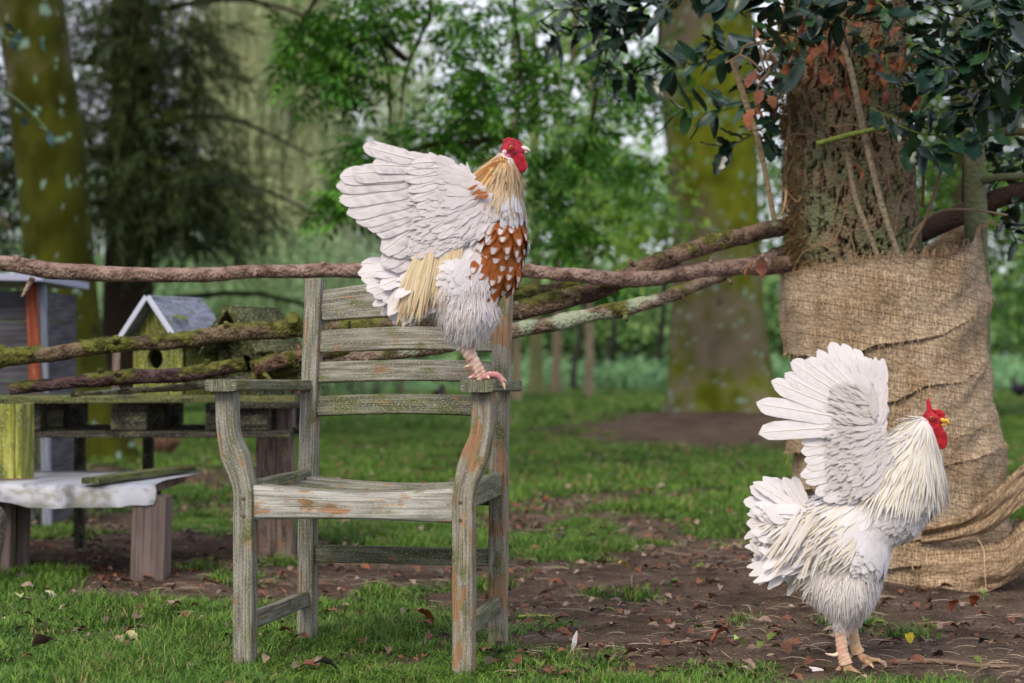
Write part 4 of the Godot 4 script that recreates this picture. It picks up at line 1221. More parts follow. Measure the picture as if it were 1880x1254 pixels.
	plank("corner_batten", Vector3(hx + 0.006, 0.0, -hd + 0.02), Vector3(hx - 0.025, 1.02, -hd + 0.02), Vector3(1, 0, 0), 0.038, 0.03, wood_mat(281, Color(0.55, 0.58, 0.64), Color(0.40, 0.42, 0.46), 0.0, 0.1, 0.1), t)
	plank("roof_sheet", Vector3(hl, 1.045, -hd - 0.25), Vector3(hx + 0.02, 1.035, -hd - 0.25), Vector3(0, 0, 1), 0.85, 0.03, flat_mat(Color(0.62, 0.63, 0.72), 0.5), t)
	# rounded pale stone at the frame edge leaning on the table leg
	var sb := MB.new()
	sdf_mesh(sb, [[P(-22, 955, 5.75), P(-30, 1000, 5.75), 0.055, 0.06]], 0.012, 0.02, func(p): return lin(128, 120, 110).lerp(lin(92, 84, 74), clampf(0.5 + nz.get_noise_3dv(p * 1500.0), 0, 1)))
	var post := MB.new()
	tube(post, line(Vector3(P(-26, 0, 5.75).x, -0.02, -5.75), P(-26, 990, 5.75), 4), [0.04, 0.05], 12, lin(100, 90, 80))
	var lg := thing("log_seat", "rounded pale log end standing beside the tarp table leg", "log", Vector3.ZERO)
	part("log_body", post.mesh(), M.bark, lg)
	part("log_top", sb.mesh(), M.bark, lg)


# ---------------------------------------------------------------- holly tree in its burlap
const BX := 1.16          # middle of the wrapped bundle
const BD := 5.93
const BA := 0.312
const BB := 0.30

func holly_leaf(spiny: bool) -> ArrayMesh:
	var mb := MB.new()
	var n := 8
	var rows := []
	for k in n + 1:
		var s := float(k) / n
		var w := 0.21 * pow(sin(PI * clampf(s * 0.96 + 0.03, 0, 1)), 0.75)
		if spiny: w *= 1.16 if k % 2 == 1 else 0.84
		var y := -0.10 * s * s + 0.03 * sin(s * 7.0)
		var e := 0.055 if (spiny and k % 2 == 1) else 0.02
		var rib := Color(1.25, 1.3, 1.1)
		rows.append([mb.vert(Vector3(-w, y + e, s)), mb.vert(Vector3(-w * 0.5, y + 0.022, s)), mb.vert(Vector3(0, y - 0.012, s), rib), mb.vert(Vector3(w * 0.5, y + 0.022, s)), mb.vert(Vector3(w, y + e, s))])
	for k in n:
		for j in 4: mb.quad(rows[k][j], rows[k + 1][j], rows[k + 1][j + 1], rows[k][j + 1])
	return mb.mesh()

func dead_leaf(sd: int) -> ArrayMesh:
	var r := RandomNumberGenerator.new()
	r.seed = sd
	var mb := MB.new()
	var n := 8
	var rows := []
	var cu := r.randf_range(0.15, 0.5)
	var tw := r.randf_range(-0.5, 0.5)
	for k in n + 1:
		var s := float(k) / n
		var w := r.randf_range(0.75, 1.15) * (0.27 if sd % 2 == 0 or k % 2 == 0 else 0.34) * pow(sin(PI * clampf(s * 0.94 + 0.04, 0, 1)), 0.8)
		var y := 0.16 * sin(s * 3.0 + tw) + r.randf_range(-0.03, 0.03)
		var c := Color.WHITE * r.randf_range(0.75, 1.15)
		rows.append([mb.vert(Vector3(-w, y + cu * w + r.randf_range(0, 0.08), s), c), mb.vert(Vector3(0, y, s), c * 0.85), mb.vert(Vector3(w, y + cu * w * r.randf_range(0.5, 1.4), s), c)])
	for k in n:
		for j in 2: mb.quad(rows[k][j], rows[k + 1][j], rows[k + 1][j + 1], rows[k][j + 1])
	return mb.mesh()

func build_holly() -> void:
	var t := thing("holly_tree", "holly tree with rough ivy-clad trunk and glossy dark leaves above the burlap", "tree", Vector3.ZERO)
	# trunk with cracked plated bark
	var mb := MB.new()
	var d := 5.95
	var ln := smooth_line([Vector3(P(1590, 0, d).x, -0.05, -d), P(1582, 600, d), P(1574, 450, d), P(1560, 300, d), P(1553, 150, d), P(1548, 0, d), P(1540, -250, d), P(1530, -600, d)], 80)
	var look := func(p: Vector3, o: Vector3, s: float):
		var a := atan2(o.x, o.z)
		var q := Vector3(a * 0.26, p.y * 0.30, 0)
		var wv := nz.get_noise_3dv(q * 700.0) * 0.02
		var ridge := absf(nz2.get_noise_3dv((q + Vector3(wv, 0, 0)) * 2100.0)) + 0.4 * absf(nz.get_noise_3dv((q + Vector3(3, wv, 1)) * 4200.0))
		var k := ss(0.05, 0.20, ridge)
		var n3 := nz.get_noise_3dv(p * 700.0)
		var n4 := nz2.get_noise_3dv(p * 2600.0)
		var c := lin(34, 27, 22).lerp(lin(138, 120, 98).lerp(lin(110, 108, 80), clampf(0.5 + n3 * 1.6, 0, 1)), k)
		c = c.lerp(lin(128, 138, 106), clampf((n3 + n4 * 0.5 - 0.16) * 3.0, 0, 0.4) * k)
		c = c.lerp(c * 0.7, clampf(n4 * 1.2, 0, 1))
		return [c, k * 0.016 - 0.007 + nz.get_noise_3dv(p * 250.0) * 0.016]
	tube(mb, ln, [0.215, 0.205, 0.197, 0.190, 0.186, 0.182, 0.178, 0.17, 0.16], 250, lin(110, 95, 75), look, false)
	part("trunk", mb.mesh(), M.bark, t)
	# second, smooth greenish stem and thick limbs
	var green := lin(108, 112, 84)
	var stems := [[[Vector3(P(1800, 0, 5.85).x, -0.05, -5.85), P(1797, 600, 5.85), P(1792, 400, 5.85), P(1786, 250, 5.85), P(1772, 80, 5.85), P(1765, -120, 5.85), P(1750, -500, 5.9)], 0.036, 0.03, green], [[P(1640, 445, 5.9), P(1750, 400, 5.98), P(1830, 365, 6.0), P(1960, 330, 6.0)], 0.036, 0.028, lin(72, 56, 48)], [[P(1785, 240, 5.85), P(1830, 242, 5.8), P(1980, 240, 5.7)], 0.016, 0.012, lin(96, 92, 66)], [[P(1795, 335, 5.85), P(1840, 325, 5.78), P(1980, 322, 5.7)], 0.012, 0.010, green], [[P(1775, 300, 6.2), P(1772, 420, 6.2), P(1778, 520, 6.2)], 0.014, 0.012, lin(52, 44, 38)], [[P(1800, 260, 6.3), P(1850, 330, 6.3), P(1930, 430, 6.3)], 0.010, 0.006, lin(40, 34, 30)]]
	for q in stems:
		var sm := MB.new()
		limb(sm, q[0], q[1], q[2], q[3], 14, 8)
		part("stem", sm.mesh(), M.smooth_bark, t)
	# bare grey suckers standing in the burlap
	var suck := [[[1532, 50, 5.66], [1560, 120, 5.64], [1590, 260, 5.62], [1620, 380, 5.62], [1650, 470, 5.64]], [[1556, 280, 5.66], [1570, 360, 5.66], [1592, 420, 5.64], [1612, 470, 5.64]], [[1345, 110, 5.6], [1370, 190, 5.6], [1395, 270, 5.62], [1422, 405, 5.68]], [[1352, 112, 5.6], [1355, 150, 5.6], [1371, 192, 5.6]], [[1668, 460, 5.64], [1700, 400, 5.6], [1720, 340, 5.58], [1728, 310, 5.58]], [[1640, 470, 5.66], [1650, 380, 5.66], [1680, 300, 5.68]], [[1672, 430, 5.66], [1720, 390, 5.62], [1780, 385, 5.6], [1850, 395, 5.58]], [[1500, 264, 5.62], [1570, 245, 5.58], [1650, 232, 5.56], [1740, 236, 5.6], [1800, 240, 5.8]], [[1694, 380, 5.7], [1695, 320, 5.7], [1690, 270, 5.7]], [[1490, 200, 5.72], [1530, 260, 5.7], [1580, 300, 5.68]], [[1628, 20, 5.6], [1626, 80, 5.6], [1632, 160, 5.6]]]
	var sc := [lin(136, 124, 104), lin(128, 116, 96), lin(142, 126, 98), lin(140, 124, 98), lin(120, 100, 84), lin(110, 92, 76), lin(128, 112, 94), lin(122, 134, 66), lin(100, 70, 56), lin(96, 76, 62), lin(96, 120, 60)]
	var sr := [0.011, 0.009, 0.010, 0.007, 0.006, 0.004, 0.004, 0.008, 0.005, 0.004, 0.004]
	for k in suck.size():
		var pp := []
		for q in suck[k]: pp.append(P(q[0], q[1], q[2]))
		var sm := MB.new()
		limb(sm, pp, sr[k], sr[k] * 0.75, sc[k], 8, 6)
		part("sucker", sm.mesh(), M.smooth_bark, t)
	# ivy runners crawling over the bark
	var iv := MB.new()
	for k in 46:
		var y := rf(0.75, 1.75)
		var a := rf(-1.5, 0.35) if rng.randf() < 0.8 else rf(0.3, 1.4)
		var pp := PackedVector3Array()
		var steps := rng.randi_range(10, 26)
		var da := rf(-0.05, 0.05)
		var dy := rf(-0.012, 0.012)
		for q in steps:
			var cx := ln[clampi(int((y + 0.05) / 2.4 * ln.size()), 0, ln.size() - 1)]
			pp.push_back(Vector3(cx.x + sin(a) * 0.202, y, cx.z + cos(a) * 0.202))
			da = clampf(da + rf(-0.025, 0.025), -0.07, 0.07)
			dy = clampf(dy + rf(-0.006, 0.006), -0.02, 0.02)
			a += da
			y += dy
		tube(iv, pp, [rf(0.002, 0.004), 0.0015], 5, vary(lin(146, 120, 92), 0.25))
	part("ivy_runners", iv.mesh(), M.plain, t, "stuff")
	for L in [[[1450, 60, 5.62], [1420, 72, 5.58], [1372, 82, 5.56], [1358, 100, 5.56], [1332, 116, 5.56]], [[1430, 66, 5.58], [1422, 85, 5.56], [1408, 110, 5.56], [1412, 130, 5.56], [1396, 150, 5.56], [1390, 168, 5.56]], [[1356, 100, 5.56], [1380, 112, 5.55], [1398, 130, 5.55]], [[1398, 72, 5.57], [1396, 95, 5.56], [1402, 120, 5.56], [1408, 132, 5.56]], [[1444, 350, 5.7], [1440, 380, 5.68], [1430, 400, 5.68]], [[1440, 0, 5.6], [1436, 40, 5.6], [1452, 62, 5.62]]]:
		var pp := []
		for q in L: pp.append(P(q[0], q[1], q[2]))
		var iw := MB.new()
		limb(iw, pp, 0.0042, 0.0025, lin(160, 132, 100), 6, 5)
		part("loose_ivy_root", iw.mesh(), M.plain, t)
	# moss-like fibre along the trunk's edge
	var fx := []
	var fc := []
	for k in 1500:
		var y := rf(0.75, 1.8)
		var a := rf(-1.7, -0.95) + rng.randfn() * 0.1
		var cx := ln[clampi(int((y + 0.05) / 2.4 * ln.size()), 0, ln.size() - 1)]
		var o := Vector3(sin(a), 0, cos(a))
		fx.append(Transform3D(Basis(Quaternion(Vector3.UP, (o + rv() * 0.6).normalized())).scaled(Vector3.ONE * rf(0.8, 1.8)), Vector3(cx.x, y, cx.z) + o * 0.192))
		fc.append(vary(lin(128, 104, 66), 0.3))
	multi("ivy_fibres", tuft(7, 0.010, 0.0018, 0.008), M.grass, fx, fc, t, "stuff")
	# dead ivy leaves
	var dm := [dead_leaf(1), dead_leaf(2), dead_leaf(3), dead_leaf(4)]
	for k in 120:
		var px := 1500 + rng.randfn() * 55 if k % 3 else rf(1590, 1690)
		var py := rf(-10, 190) if k % 3 else rf(-10, 130)
		if k % 9 == 0: py += 90
		var p := P(px, py, 5.66 + absf(px - 1555) * 0.0004 + rf(-0.03, 0.05))
		var o := part("dead_leaf", dm[k % 4], M.dry_leaf_mats[k % 4], t)
		var s := rf(0.034, 0.058)
		o.transform = Transform3D(Basis.from_euler(Vector3(rf(0.6, 2.0), rf(0, TAU), rf(-0.8, 0.8))).scaled(Vector3.ONE * s), p)
	for q in [[1395, 180], [1386, 200], [1402, 475], [1385, 482], [1565, 300], [1388, 135], [1396, 165]]:
		var o := part("dead_leaf", dm[q[0] % 4], M.dry_leaf_mats[q[1] % 4], t)
		var dd := 5.53 if q[1] < 250 else 5.55
		o.transform = Transform3D(Basis.from_euler(Vector3(rf(0.9, 1.9), rf(0, TAU), rf(-0.6, 0.6))).scaled(Vector3.ONE * rf(0.05, 0.07)), P(q[0], q[1], dd))
	# leafy twigs: line in pixels and depth, leaves set alternately along it
	var twigs := [
		[[1300, -60, 5.5], [1345, 8, 5.45], [1385, 40, 5.4], [1440, 62, 5.38], [1500, 70, 5.38]], [[1450, -60, 5.4], [1490, 0, 5.35], [1540, 30, 5.32], [1590, 40, 5.3]], [[1380, -40, 5.4], [1420, 0, 5.36], [1470, 20, 5.34], [1530, 45, 5.34]],
		[[1560, -60, 5.4], [1600, -10, 5.35], [1640, 30, 5.33], [1680, 60, 5.33]], [[1860, 60, 5.35], [1800, 110, 5.32], [1740, 125, 5.3], [1690, 130, 5.3]], [[1900, 130, 5.4], [1840, 160, 5.36], [1780, 160, 5.34], [1700, 150, 5.36], [1650, 160, 5.4]],
		[[1900, 30, 5.4], [1850, 50, 5.35], [1800, 60, 5.33], [1770, 70, 5.33]], [[1830, -50, 5.35], [1828, 20, 5.32], [1822, 60, 5.3], [1810, 110, 5.3]], [[1730, 250, 5.5], [1780, 260, 5.45], [1820, 245, 5.42], [1850, 230, 5.42]], [[1650, 230, 5.45], [1690, 245, 5.42], [1730, 250, 5.4], [1770, 265, 5.4]],
		[[1900, 200, 5.45], [1850, 190, 5.4], [1800, 200, 5.38], [1770, 175, 5.38]], [[1640, 160, 5.5], [1660, 130, 5.45], [1680, 100, 5.42], [1720, 90, 5.42]], [[1700, -50, 5.45], [1720, 10, 5.42], [1760, 30, 5.4], [1800, 20, 5.4]], [[1640, 250, 5.5], [1700, 270, 5.48], [1760, 280, 5.46]], [[1700, 200, 5.48], [1740, 210, 5.46], [1790, 215, 5.45]],
		[[1480, 110, 5.62], [1440, 150, 5.75], [1410, 170, 5.85], [1370, 190, 5.95], [1310, 205, 6.1], [1250, 205, 6.1]], [[1460, 90, 5.8], [1400, 80, 5.9], [1340, 100, 6.05], [1270, 120, 6.15], [1230, 130, 6.2]], [[1450, 120, 5.9], [1390, 105, 6.0], [1330, 95, 6.1], [1300, 75, 6.1]], [[1440, 210, 5.95], [1400, 235, 6.0], [1350, 265, 6.05], [1325, 275, 6.05]],
		[[1440, 160, 5.95], [1420, 200, 5.95], [1410, 240, 5.95], [1420, 270, 5.95]], [[1420, -60, 6.0], [1300, -30, 6.2], [1190, 10, 6.35], [1100, 45, 6.4], [1010, 70, 6.4]], [[1200, 0, 6.35], [1150, 40, 6.4], [1115, 90, 6.4], [1112, 140, 6.4], [1115, 185, 6.4]], [[1180, 0, 6.35], [1110, 10, 6.4], [1050, 20, 6.4], [1000, 15, 6.45]], [[1113, 120, 6.4], [1160, 135, 6.35], [1200, 140, 6.35]], [[1260, -20, 6.2], [1220, 20, 6.25], [1180, 40, 6.3], [1140, 45, 6.3]],
		[[1860, 330, 6.3], [1850, 400, 6.3], [1870, 450, 6.3]], [[1900, 350, 6.3], [1860, 380, 6.3], [1820, 400, 6.3]], [[1900, 280, 6.1], [1860, 300, 6.1], [1830, 310, 6.1]], [[1900, 90, 5.3], [1860, 110, 5.28], [1830, 150, 5.28]], [[1900, 0, 5.28], [1870, 20, 5.28], [1840, 10, 5.28]], [[1560, 60, 5.45], [1600, 90, 5.42], [1630, 100, 5.4]], [[1600, 200, 5.5], [1640, 215, 5.46], [1690, 220, 5.44]]]
	var hl := [holly_leaf(true), holly_leaf(false)]
	var made := 0
	var rest := []
	var restc := []
	for L in twigs:
		var pp := []
		for q in L: pp.append(P(q[0], q[1], q[2]))
		var sl := smooth_line(pp, 8)
		var tb := MB.new()
		tube(tb, sl, [0.0042, 0.0032, 0.002], 6, vary(lin(98, 116, 54), 0.2))
		var tw := part("twig", tb.mesh(), M.plain, t)
		var len := 0.0
		for k in sl.size() - 1: len += sl[k].distance_to(sl[k + 1])
		var n := int(len / 0.0175)
		for k in n:
			var s := (k + rf(0, 0.8)) / n
			var i := clampi(int(s * (sl.size() - 1)), 0, sl.size() - 2)
			var dir := (sl[i + 1] - sl[i]).normalized()
			var out := (rv() + Vector3(0, 0.1, 0.5)).normalized()
			out = (out - dir * out.dot(dir)).normalized()
			var fw := (dir * rf(0.2, 0.9) + out).normalized()
			var up := (Vector3(0, 0.9, 0.45) + rv() * 0.55)
			up = (up - fw * up.dot(fw)).normalized()
			var sc2 := rf(0.065, 0.118)
			var bs := Basis(up.cross(fw), up, fw).scaled(Vector3.ONE * sc2)
			var xf := Transform3D(bs, sl[i].lerp(sl[i + 1], rng.randf()))
			if made < 300:
				var o := part("leaf", hl[0] if L[0][0] > 1480 and rng.randf() < 0.6 else hl[1], M.holly_mats[rng.randi_range(0, 3)], tw)
				o.transform = xf
				made += 1
			else:
				rest.append(xf)
				restc.append(vary(lin(28, 50, 36), 0.3))
	# leaves deeper in and above the picture
	for q in [[1750, 60, 5.9, 0.30, 0.2, 150], [1420, 150, 6.1, 0.10, 0.2, 36], [1850, 250, 6.1, 0.15, 0.3, 90], [1650, -250, 5.7, 0.7, 0.35, 700], [1850, 90, 5.6, 0.14, 0.2, 90], [1560, 0, 5.5, 0.25, 0.05, 26], [1100, 40, 6.45, 0.15, 0.08, 20]]:
		for k in q[5]:
			var p := P(q[0], q[1], q[2]) + rv() * pow(rng.randf(), 0.4) * Vector3(q[3], q[4], 0.25)
			if Vector2(p.x - P(1553, 0, 5.95).x, p.z + 5.95).length() < 0.25: continue
			rest.append(Transform3D(Basis.from_euler(Vector3(rf(-0.8, 0.8), rf(0, TAU), rf(-0.8, 0.8))).scaled(Vector3.ONE * rf(0.055, 0.09)), p))
			restc.append(vary(lin(28, 50, 36), 0.3))
	multi("inner_leaves", hl[0], M.holly, rest, restc, t, "stuff")

	# ------- burlap: overlapping bands, each lower edge standing off the band beneath
	var w := thing("burlap_wrap", "tan burlap sacking wound in overlapping bands round the holly trunk", "burlap", Vector3.ZERO)
	var E := [
		[[1440, 508], [1500, 492], [1600, 470], [1700, 466], [1745, 462], [1780, 442], [1800, 415], [1825, 408], [1845, 430]],
		[[1440, 645], [1500, 655], [1560, 652], [1610, 632], [1650, 628], [1720, 616], [1780, 585], [1845, 545]],
		[[1440, 760], [1560, 752], [1640, 735], [1700, 706], [1760, 702], [1800, 682], [1845, 640]],
		[[1440, 832], [1560, 826], [1700, 812], [1760, 800], [1845, 770]],
		[[1440, 905], [1560, 890], [1700, 860], [1790, 842], [1860, 815]],
		[[1440, 1020], [1560, 1010], [1640, 992], [1720, 985], [1780, 958], [1870, 900]],
		[[1440, 1045], [1560, 1046], [1640, 1040], [1720, 1032], [1800, 1010], [1880, 985]],
		[[1440, 1105], [1600, 1102], [1700, 1100], [1790, 1096], [1880, 1080]]]
	for k in 7:
		var bm := MB.new()
		var nu := 220
		var nv := 30
		for j in nv + 1:
			for i in nu:
				var ph := TAU * i / nu
				var front := cos(ph)                    # 1 towards the camera
				var sx := sin(ph)
				var grow := 0.008 * k
				var cx := BX + 0.012 * k
				var px := 940.0 + (cx + sx * (BA + grow * 0.4)) / 5.65 * FX
				var yt: float = CAM.y - (at_x(E[k], px) - 665.0) / FX * (BD - BB * front)
				var yb: float = CAM.y - (at_x(E[k + 1], px) - 665.0) / FX * (BD - BB * front)
				if k > 0: yt += 0.05
				yb += 0.004 * nz2.get_noise_2d(ph * 900.0, k * 77.0)
				var v := float(j) / nv
				var y := lerpf(yt, yb, v)
				var r := 0.0
				r += pow(v, 4.0) * 0.015 - (0.012 * (1.0 - ss(0.0, 0.35, v)) if k > 0 else 0.0)
				r += 0.010 * (1.0 - ss(0.0, 0.06, v)) if k == 0 else 0.0
				var slant := y * 420.0 - sx * 100.0
				r += nz.get_noise_3d(ph * 70.0, slant * 0.6, 20.0 + k * 4.0) * 0.032 + nz2.get_noise_3d(ph * 30.0, slant * 2.2, k * 30.0) * 0.006
				r -= 0.012 * absf(nz.get_noise_3d(ph * 40.0 + 40.0, slant * 0.9, k * 90.0))
				r += nz2.get_noise_3d(ph * 120.0, y * 60.0, 8.0 + k) * 0.008
				var pinch := 1.03 - 0.05 * ss(0.95, 0.70, y) + 0.05 * ss(0.35, 0.05, y)
				var p := Vector3(cx + sx * (BA + grow * 0.3 + r) * pinch, y, -BD + front * (BB + grow * 0.5 + r))
				var sh := nz.get_noise_2d(ph * 150.0, y * 300.0)
				var c := Color(1, 1, 1).lerp(Color(0.74, 0.68, 0.61), clampf(0.3 + sh * 1.5, 0, 1))
				pass
				bm.vert(p, c, Vector2(ph * 0.33 + v * 0.02, y + sx * 0.06))
		for j in nv:
			for i in nu:
				var a := j * nu + i
				var b := j * nu + (i + 1) % nu
				if i == nu - 1: continue
				bm.quad(a, a + nu, b + nu, b)
		# seam at the back
		for j in nv:
			var a := j * nu + nu - 1
			var b := j * nu
			var i0 := bm.vert(bm.v[a], bm.c[a], bm.uv[a])
			var i1 := bm.vert(bm.v[b], bm.c[b], bm.uv[a] + Vector2(0.01, 0))
			var i2 := bm.vert(bm.v[b + nu], bm.c[b], bm.uv[a + nu] + Vector2(0.01, 0))
			var i3 := bm.vert(bm.v[a + nu], bm.c[a], bm.uv[a + nu])
			bm.quad(i0, i3, i2, i1)
		part("burlap_band", bm.mesh(), M.burlap, w)
		var ed := MB.new()
		for q in 130:
			var i := rng.randi_range(0, nu - 1)
			var p := bm.v[nv * nu + i]
			if p.z < -BD - 0.05: continue
			var o := Vector3(p.x - BX, 0, (p.z + BD)).normalized()
			var dl := rf(0.004, 0.014) if rng.randf() < 0.9 else rf(0.02, 0.05)
			tube(ed, PackedVector3Array([p - o * 0.001 + Vector3(0, 0.003, 0), p + o * 0.002 + Vector3(rf(-0.004, 0.004), -dl * 0.5, 0), p + o * 0.003 + Vector3(rf(-0.008, 0.008), -dl, 0)]), [0.0010, 0.0006], 4, vary(lin(188, 160, 128), 0.2))
		part("frayed_hem", ed.mesh(), M.plain, w, "stuff")
	# ends of the sacking trailing to the side, with a gap between them
	var sheets := [[[[1690, 965, 5.60], [1760, 948, 5.56], [1820, 905, 5.54], [1860, 868, 5.56], [1900, 845, 5.6], [1990, 830, 5.7]], [[1690, 1000, 5.60], [1760, 992, 5.55], [1810, 978, 5.53], [1845, 955, 5.53], [1880, 925, 5.55], [1990, 890, 5.65]]], [[[1690, 1004, 5.61], [1760, 1000, 5.58], [1810, 996, 5.56], [1845, 990, 5.56], [1885, 955, 5.58], [1990, 930, 5.66]], [[1690, 1100, 5.56], [1760, 1097, 5.52], [1810, 1090, 5.50], [1850, 1072, 5.50], [1890, 1050, 5.52], [1990, 1035, 5.6]]]]
	for S in sheets:
		var ra := []
		var rb := []
		for q in S[0]: ra.append(P(q[0], q[1], q[2]))
		for q in S[1]: rb.append(P(q[0], q[1], q[2]))
		var la := smooth_line(ra, 16)
		var lb := smooth_line(rb, 16)
		var sm := MB.new()
		var nv := 26
		for i in la.size():
			for j in nv + 1:
				var v := float(j) / nv
				var p := la[i].lerp(lb[i], v)
				var nn := nz.get_noise_2d(i * 0.7 + v * 20.0, v * 80.0 + S[0][0][1])
				p.z += sin(v * PI) * 0.018 + nn * 0.06 - (0.02 if v < 0.04 else 0.0)
				sm.vert(p, Color(0.98, 0.92, 0.86).lerp(Color(0.74, 0.68, 0.62), clampf(0.4 + nn * 1.3, 0, 1)), Vector2(i * 0.0075, la[i].distance_to(lb[i]) * v))
		for i in la.size() - 1:
			for j in nv:
				var a := i * (nv + 1) + j
				sm.quad(a, a + 1, a + nv + 2, a + nv + 1)
		part("loose_end", sm.mesh(), M.burlap, w)
	# frayed threads along the top edge and one hanging thread
	var fr := MB.new()
	for k in 90:
		var px := rf(1455, 1835)
		var p := P(px, at_x(E[0], px), BD - BB * sqrt(maxf(0.05, 1.0 - pow((px - 1650) / 205.0, 2.0))) - 0.02)
		tube(fr, PackedVector3Array([p + Vector3(0, -0.008, 0), p + Vector3(rf(-0.004, 0.004), 0.006, 0.004), p + Vector3(rf(-0.01, 0.01), rf(0.006, 0.016), rf(0, 0.01))]), [0.0011, 0.0006], 4, vary(lin(176, 148, 116), 0.2))
	part("frayed_edge", fr.mesh(), M.plain, w, "stuff")
	var th := MB.new()
	tube(th, smooth_line([P(1795, 990, 5.47), P(1806, 1010, 5.46), P(1808, 1050, 5.45), P(1811, 1085, 5.45)], 6), [0.0016, 0.0014], 5, lin(206, 176, 140))
	part("hanging_thread", th.mesh(), M.plain, w)


# ---------------------------------------------------------------- feathers
# base, direction, outward normal, length, width; shape 0 rounded, 1 pointed, 2 flight; colf(s 0..1 along, u -1..1 across)
func feather(mb: MB, base: Vector3, dir: Vector3, nrm: Vector3, l: float, w: float, shape: int, lift: float, curve: float, colf: Callable, rows := 5, cols := 3, rag := 0.10, sway := 0.0, soft := false) -> void:
	var side := dir.cross(nrm).normalized()
	var nn := side.cross(dir).normalized()
	var first := mb.v.size()
	var lop := rf(-0.10, 0.10)
	for i in rows + 1:
		var s := float(i) / rows
		var k := 1.0
		if shape == 0: k = pow(sin(PI * clampf(s * 0.93 + 0.045, 0, 1)), 0.6)
		elif shape == 1: k = lerpf(0.55, 1.0, s / 0.35) if s < 0.35 else pow(maxf(0.0, 1.0 - (s - 0.35) / 0.65), 0.75) * 0.97 + 0.03
		else: k = lerpf(0.35, 1.0, ss(0.0, 0.30, s)) * (sqrt(maxf(0.02, 1.0 - pow((s - 0.78) / 0.22, 2.0))) if s > 0.78 else 1.0)
		var c := base + dir * l * s + nn * l * (lift * s - curve * s * s) + side * l * sway * s * s
		for j in cols:
			var u := -1.0 + 2.0 * j / (cols - 1)
			var e := absf(u)
			var ww := w * 0.5 * k * (1.0 + (rf(-rag, rag) if e > 0.9 else 0.0))
			var p := c + side * ww * (u + lop * e) - nn * w * 0.035 * e * e
			if e > 0.9: p += dir * l * rf(-0.015, 0.02)
			var id := mb.vert(p, colf.call(s, u), Vector2(0.5 + 0.47 * u, s))
			if soft: mb.lean[id] = nrm
	for i in rows:
		for j in cols - 1:
			var a := first + i * cols + j
			mb.quad(a, a + 1, a + cols + 1, a + cols)

func strand_of_down(mb: MB, base: Vector3, dir: Vector3, nrm: Vector3, l: float, w: float, col: Color) -> void:
	var side := (dir.cross(nrm) + rv() * 0.4).normalized() * w * 0.5
	var k := rv() * l * 0.16
	var m := base + dir * l * 0.5 + k
	var t := base + dir * l + k * 1.6 - Vector3(0, l * 0.12, 0)
	var a := mb.vert(base - side, col)
	var b := mb.vert(base + side, col)
	var c := mb.vert(m - side, col)
	var d := mb.vert(m + side, col)
	var e := mb.vert(t, col)
	for q in [a, b, c, d, e]: mb.lean[q] = nrm
	mb.quad(a, b, d, c)
	mb.tri(c, d, e)

func face_samples(mb: MB, n: int) -> Array:
	var acc := PackedFloat32Array()
	var tot := 0.0
	for k in range(0, mb.ix.size(), 3):
		tot += (mb.v[mb.ix[k + 1]] - mb.v[mb.ix[k]]).cross(mb.v[mb.ix[k + 2]] - mb.v[mb.ix[k]]).length()
		acc.push_back(tot)
	var out := []
	for k in n:
		var i := acc.bsearch(rng.randf() * tot)
		i = mini(i, acc.size() - 1) * 3
		var a := mb.v[mb.ix[i]]
		var b := mb.v[mb.ix[i + 1]]
		var c := mb.v[mb.ix[i + 2]]
		var r1 := sqrt(rng.randf())
		var r2 := rng.randf()
		out.append([a * (1 - r1) + b * r1 * (1 - r2) + c * r1 * r2, (c - a).cross(b - a).normalized()])
	return out

# cover a body with feathers. rule(p in pixels, n) -> [part name, style, dir, len px, width px, lift, curve, colour a, colour b] or []
func plumage(body: MB, n: int, S: float, o: Vector2, rule: Callable, root: Node3D) -> void:
	var sets := {}
	for q in face_samples(body, n):
		var p: Vector3 = q[0]
		var nn: Vector3 = q[1]
		var pp := Vector3(o.x + p.x * S, o.y - p.y * S, p.z * S)
		var r: Array = rule.call(pp, nn)
		if r.is_empty(): continue
		if not sets.has(r[0]): sets[r[0]] = [MB.new(), r[1]]
		var mb: MB = sets[r[0]][0]
		var d: Vector3 = r[2] + rv() * 0.16
		d = (d - nn * d.dot(nn))
		if d.length() < 0.05: continue
		d = d.normalized()
		var ca: Color = r[7]
		var cb: Color = r[8]
		var k := rf(0.93, 1.05)
		var l: float = r[3] / S * rf(0.8, 1.15)
		var w: float = r[4] / S * rf(0.85, 1.1)
		match r[1]:
			"d":
				for m in 9: strand_of_down(mb, p + rv() * 0.007, (d + nn * r[5] + rv() * 0.22).normalized(), nn, l * rf(0.5, 1.1), w, ca.lerp(cb, rng.randf()) * k)
			"s":
				var big := rf(0.0, 1.0)
				var spot := rng.randf() < 0.92
				feather(mb, p - nn * 0.001, d, nn, l, w, 0, r[5], r[6], func(s, u): return (cb if spot and absf(u) < 0.4 and s > 0.66 - 0.05 * big and s < 0.94 else ca.lerp(ca * 0.74, 0.5 + 0.5 * sin(u * 7.0 + s * 3.0))) * k, 10, 7, 0.05, 0.0, true)
			"h":
				var tone := rf(0.0, 1.0)
				feather(mb, p - nn * 0.0005, d, nn, l, w, 1, r[5], r[6], func(s, u): return (ca.lerp(cb, clampf(absf(u) * 0.9 - 0.22 + s * 0.42 + tone * 0.2, 0, 1))) * k, 6, 5, 0.08, rf(-0.10, 0.10), true)
			_:
				feather(mb, p - nn * 0.001, d, nn, l, w, 0, r[5], r[6], func(s, _u): return ca.lerp(cb, s * 0.7) * k, 5, 3, 0.10, rf(-0.1, 0.1), true)
	for key in sets:
		part(key, sets[key][0].mesh(), M.down if sets[key][1] == "d" else M.feather, root)

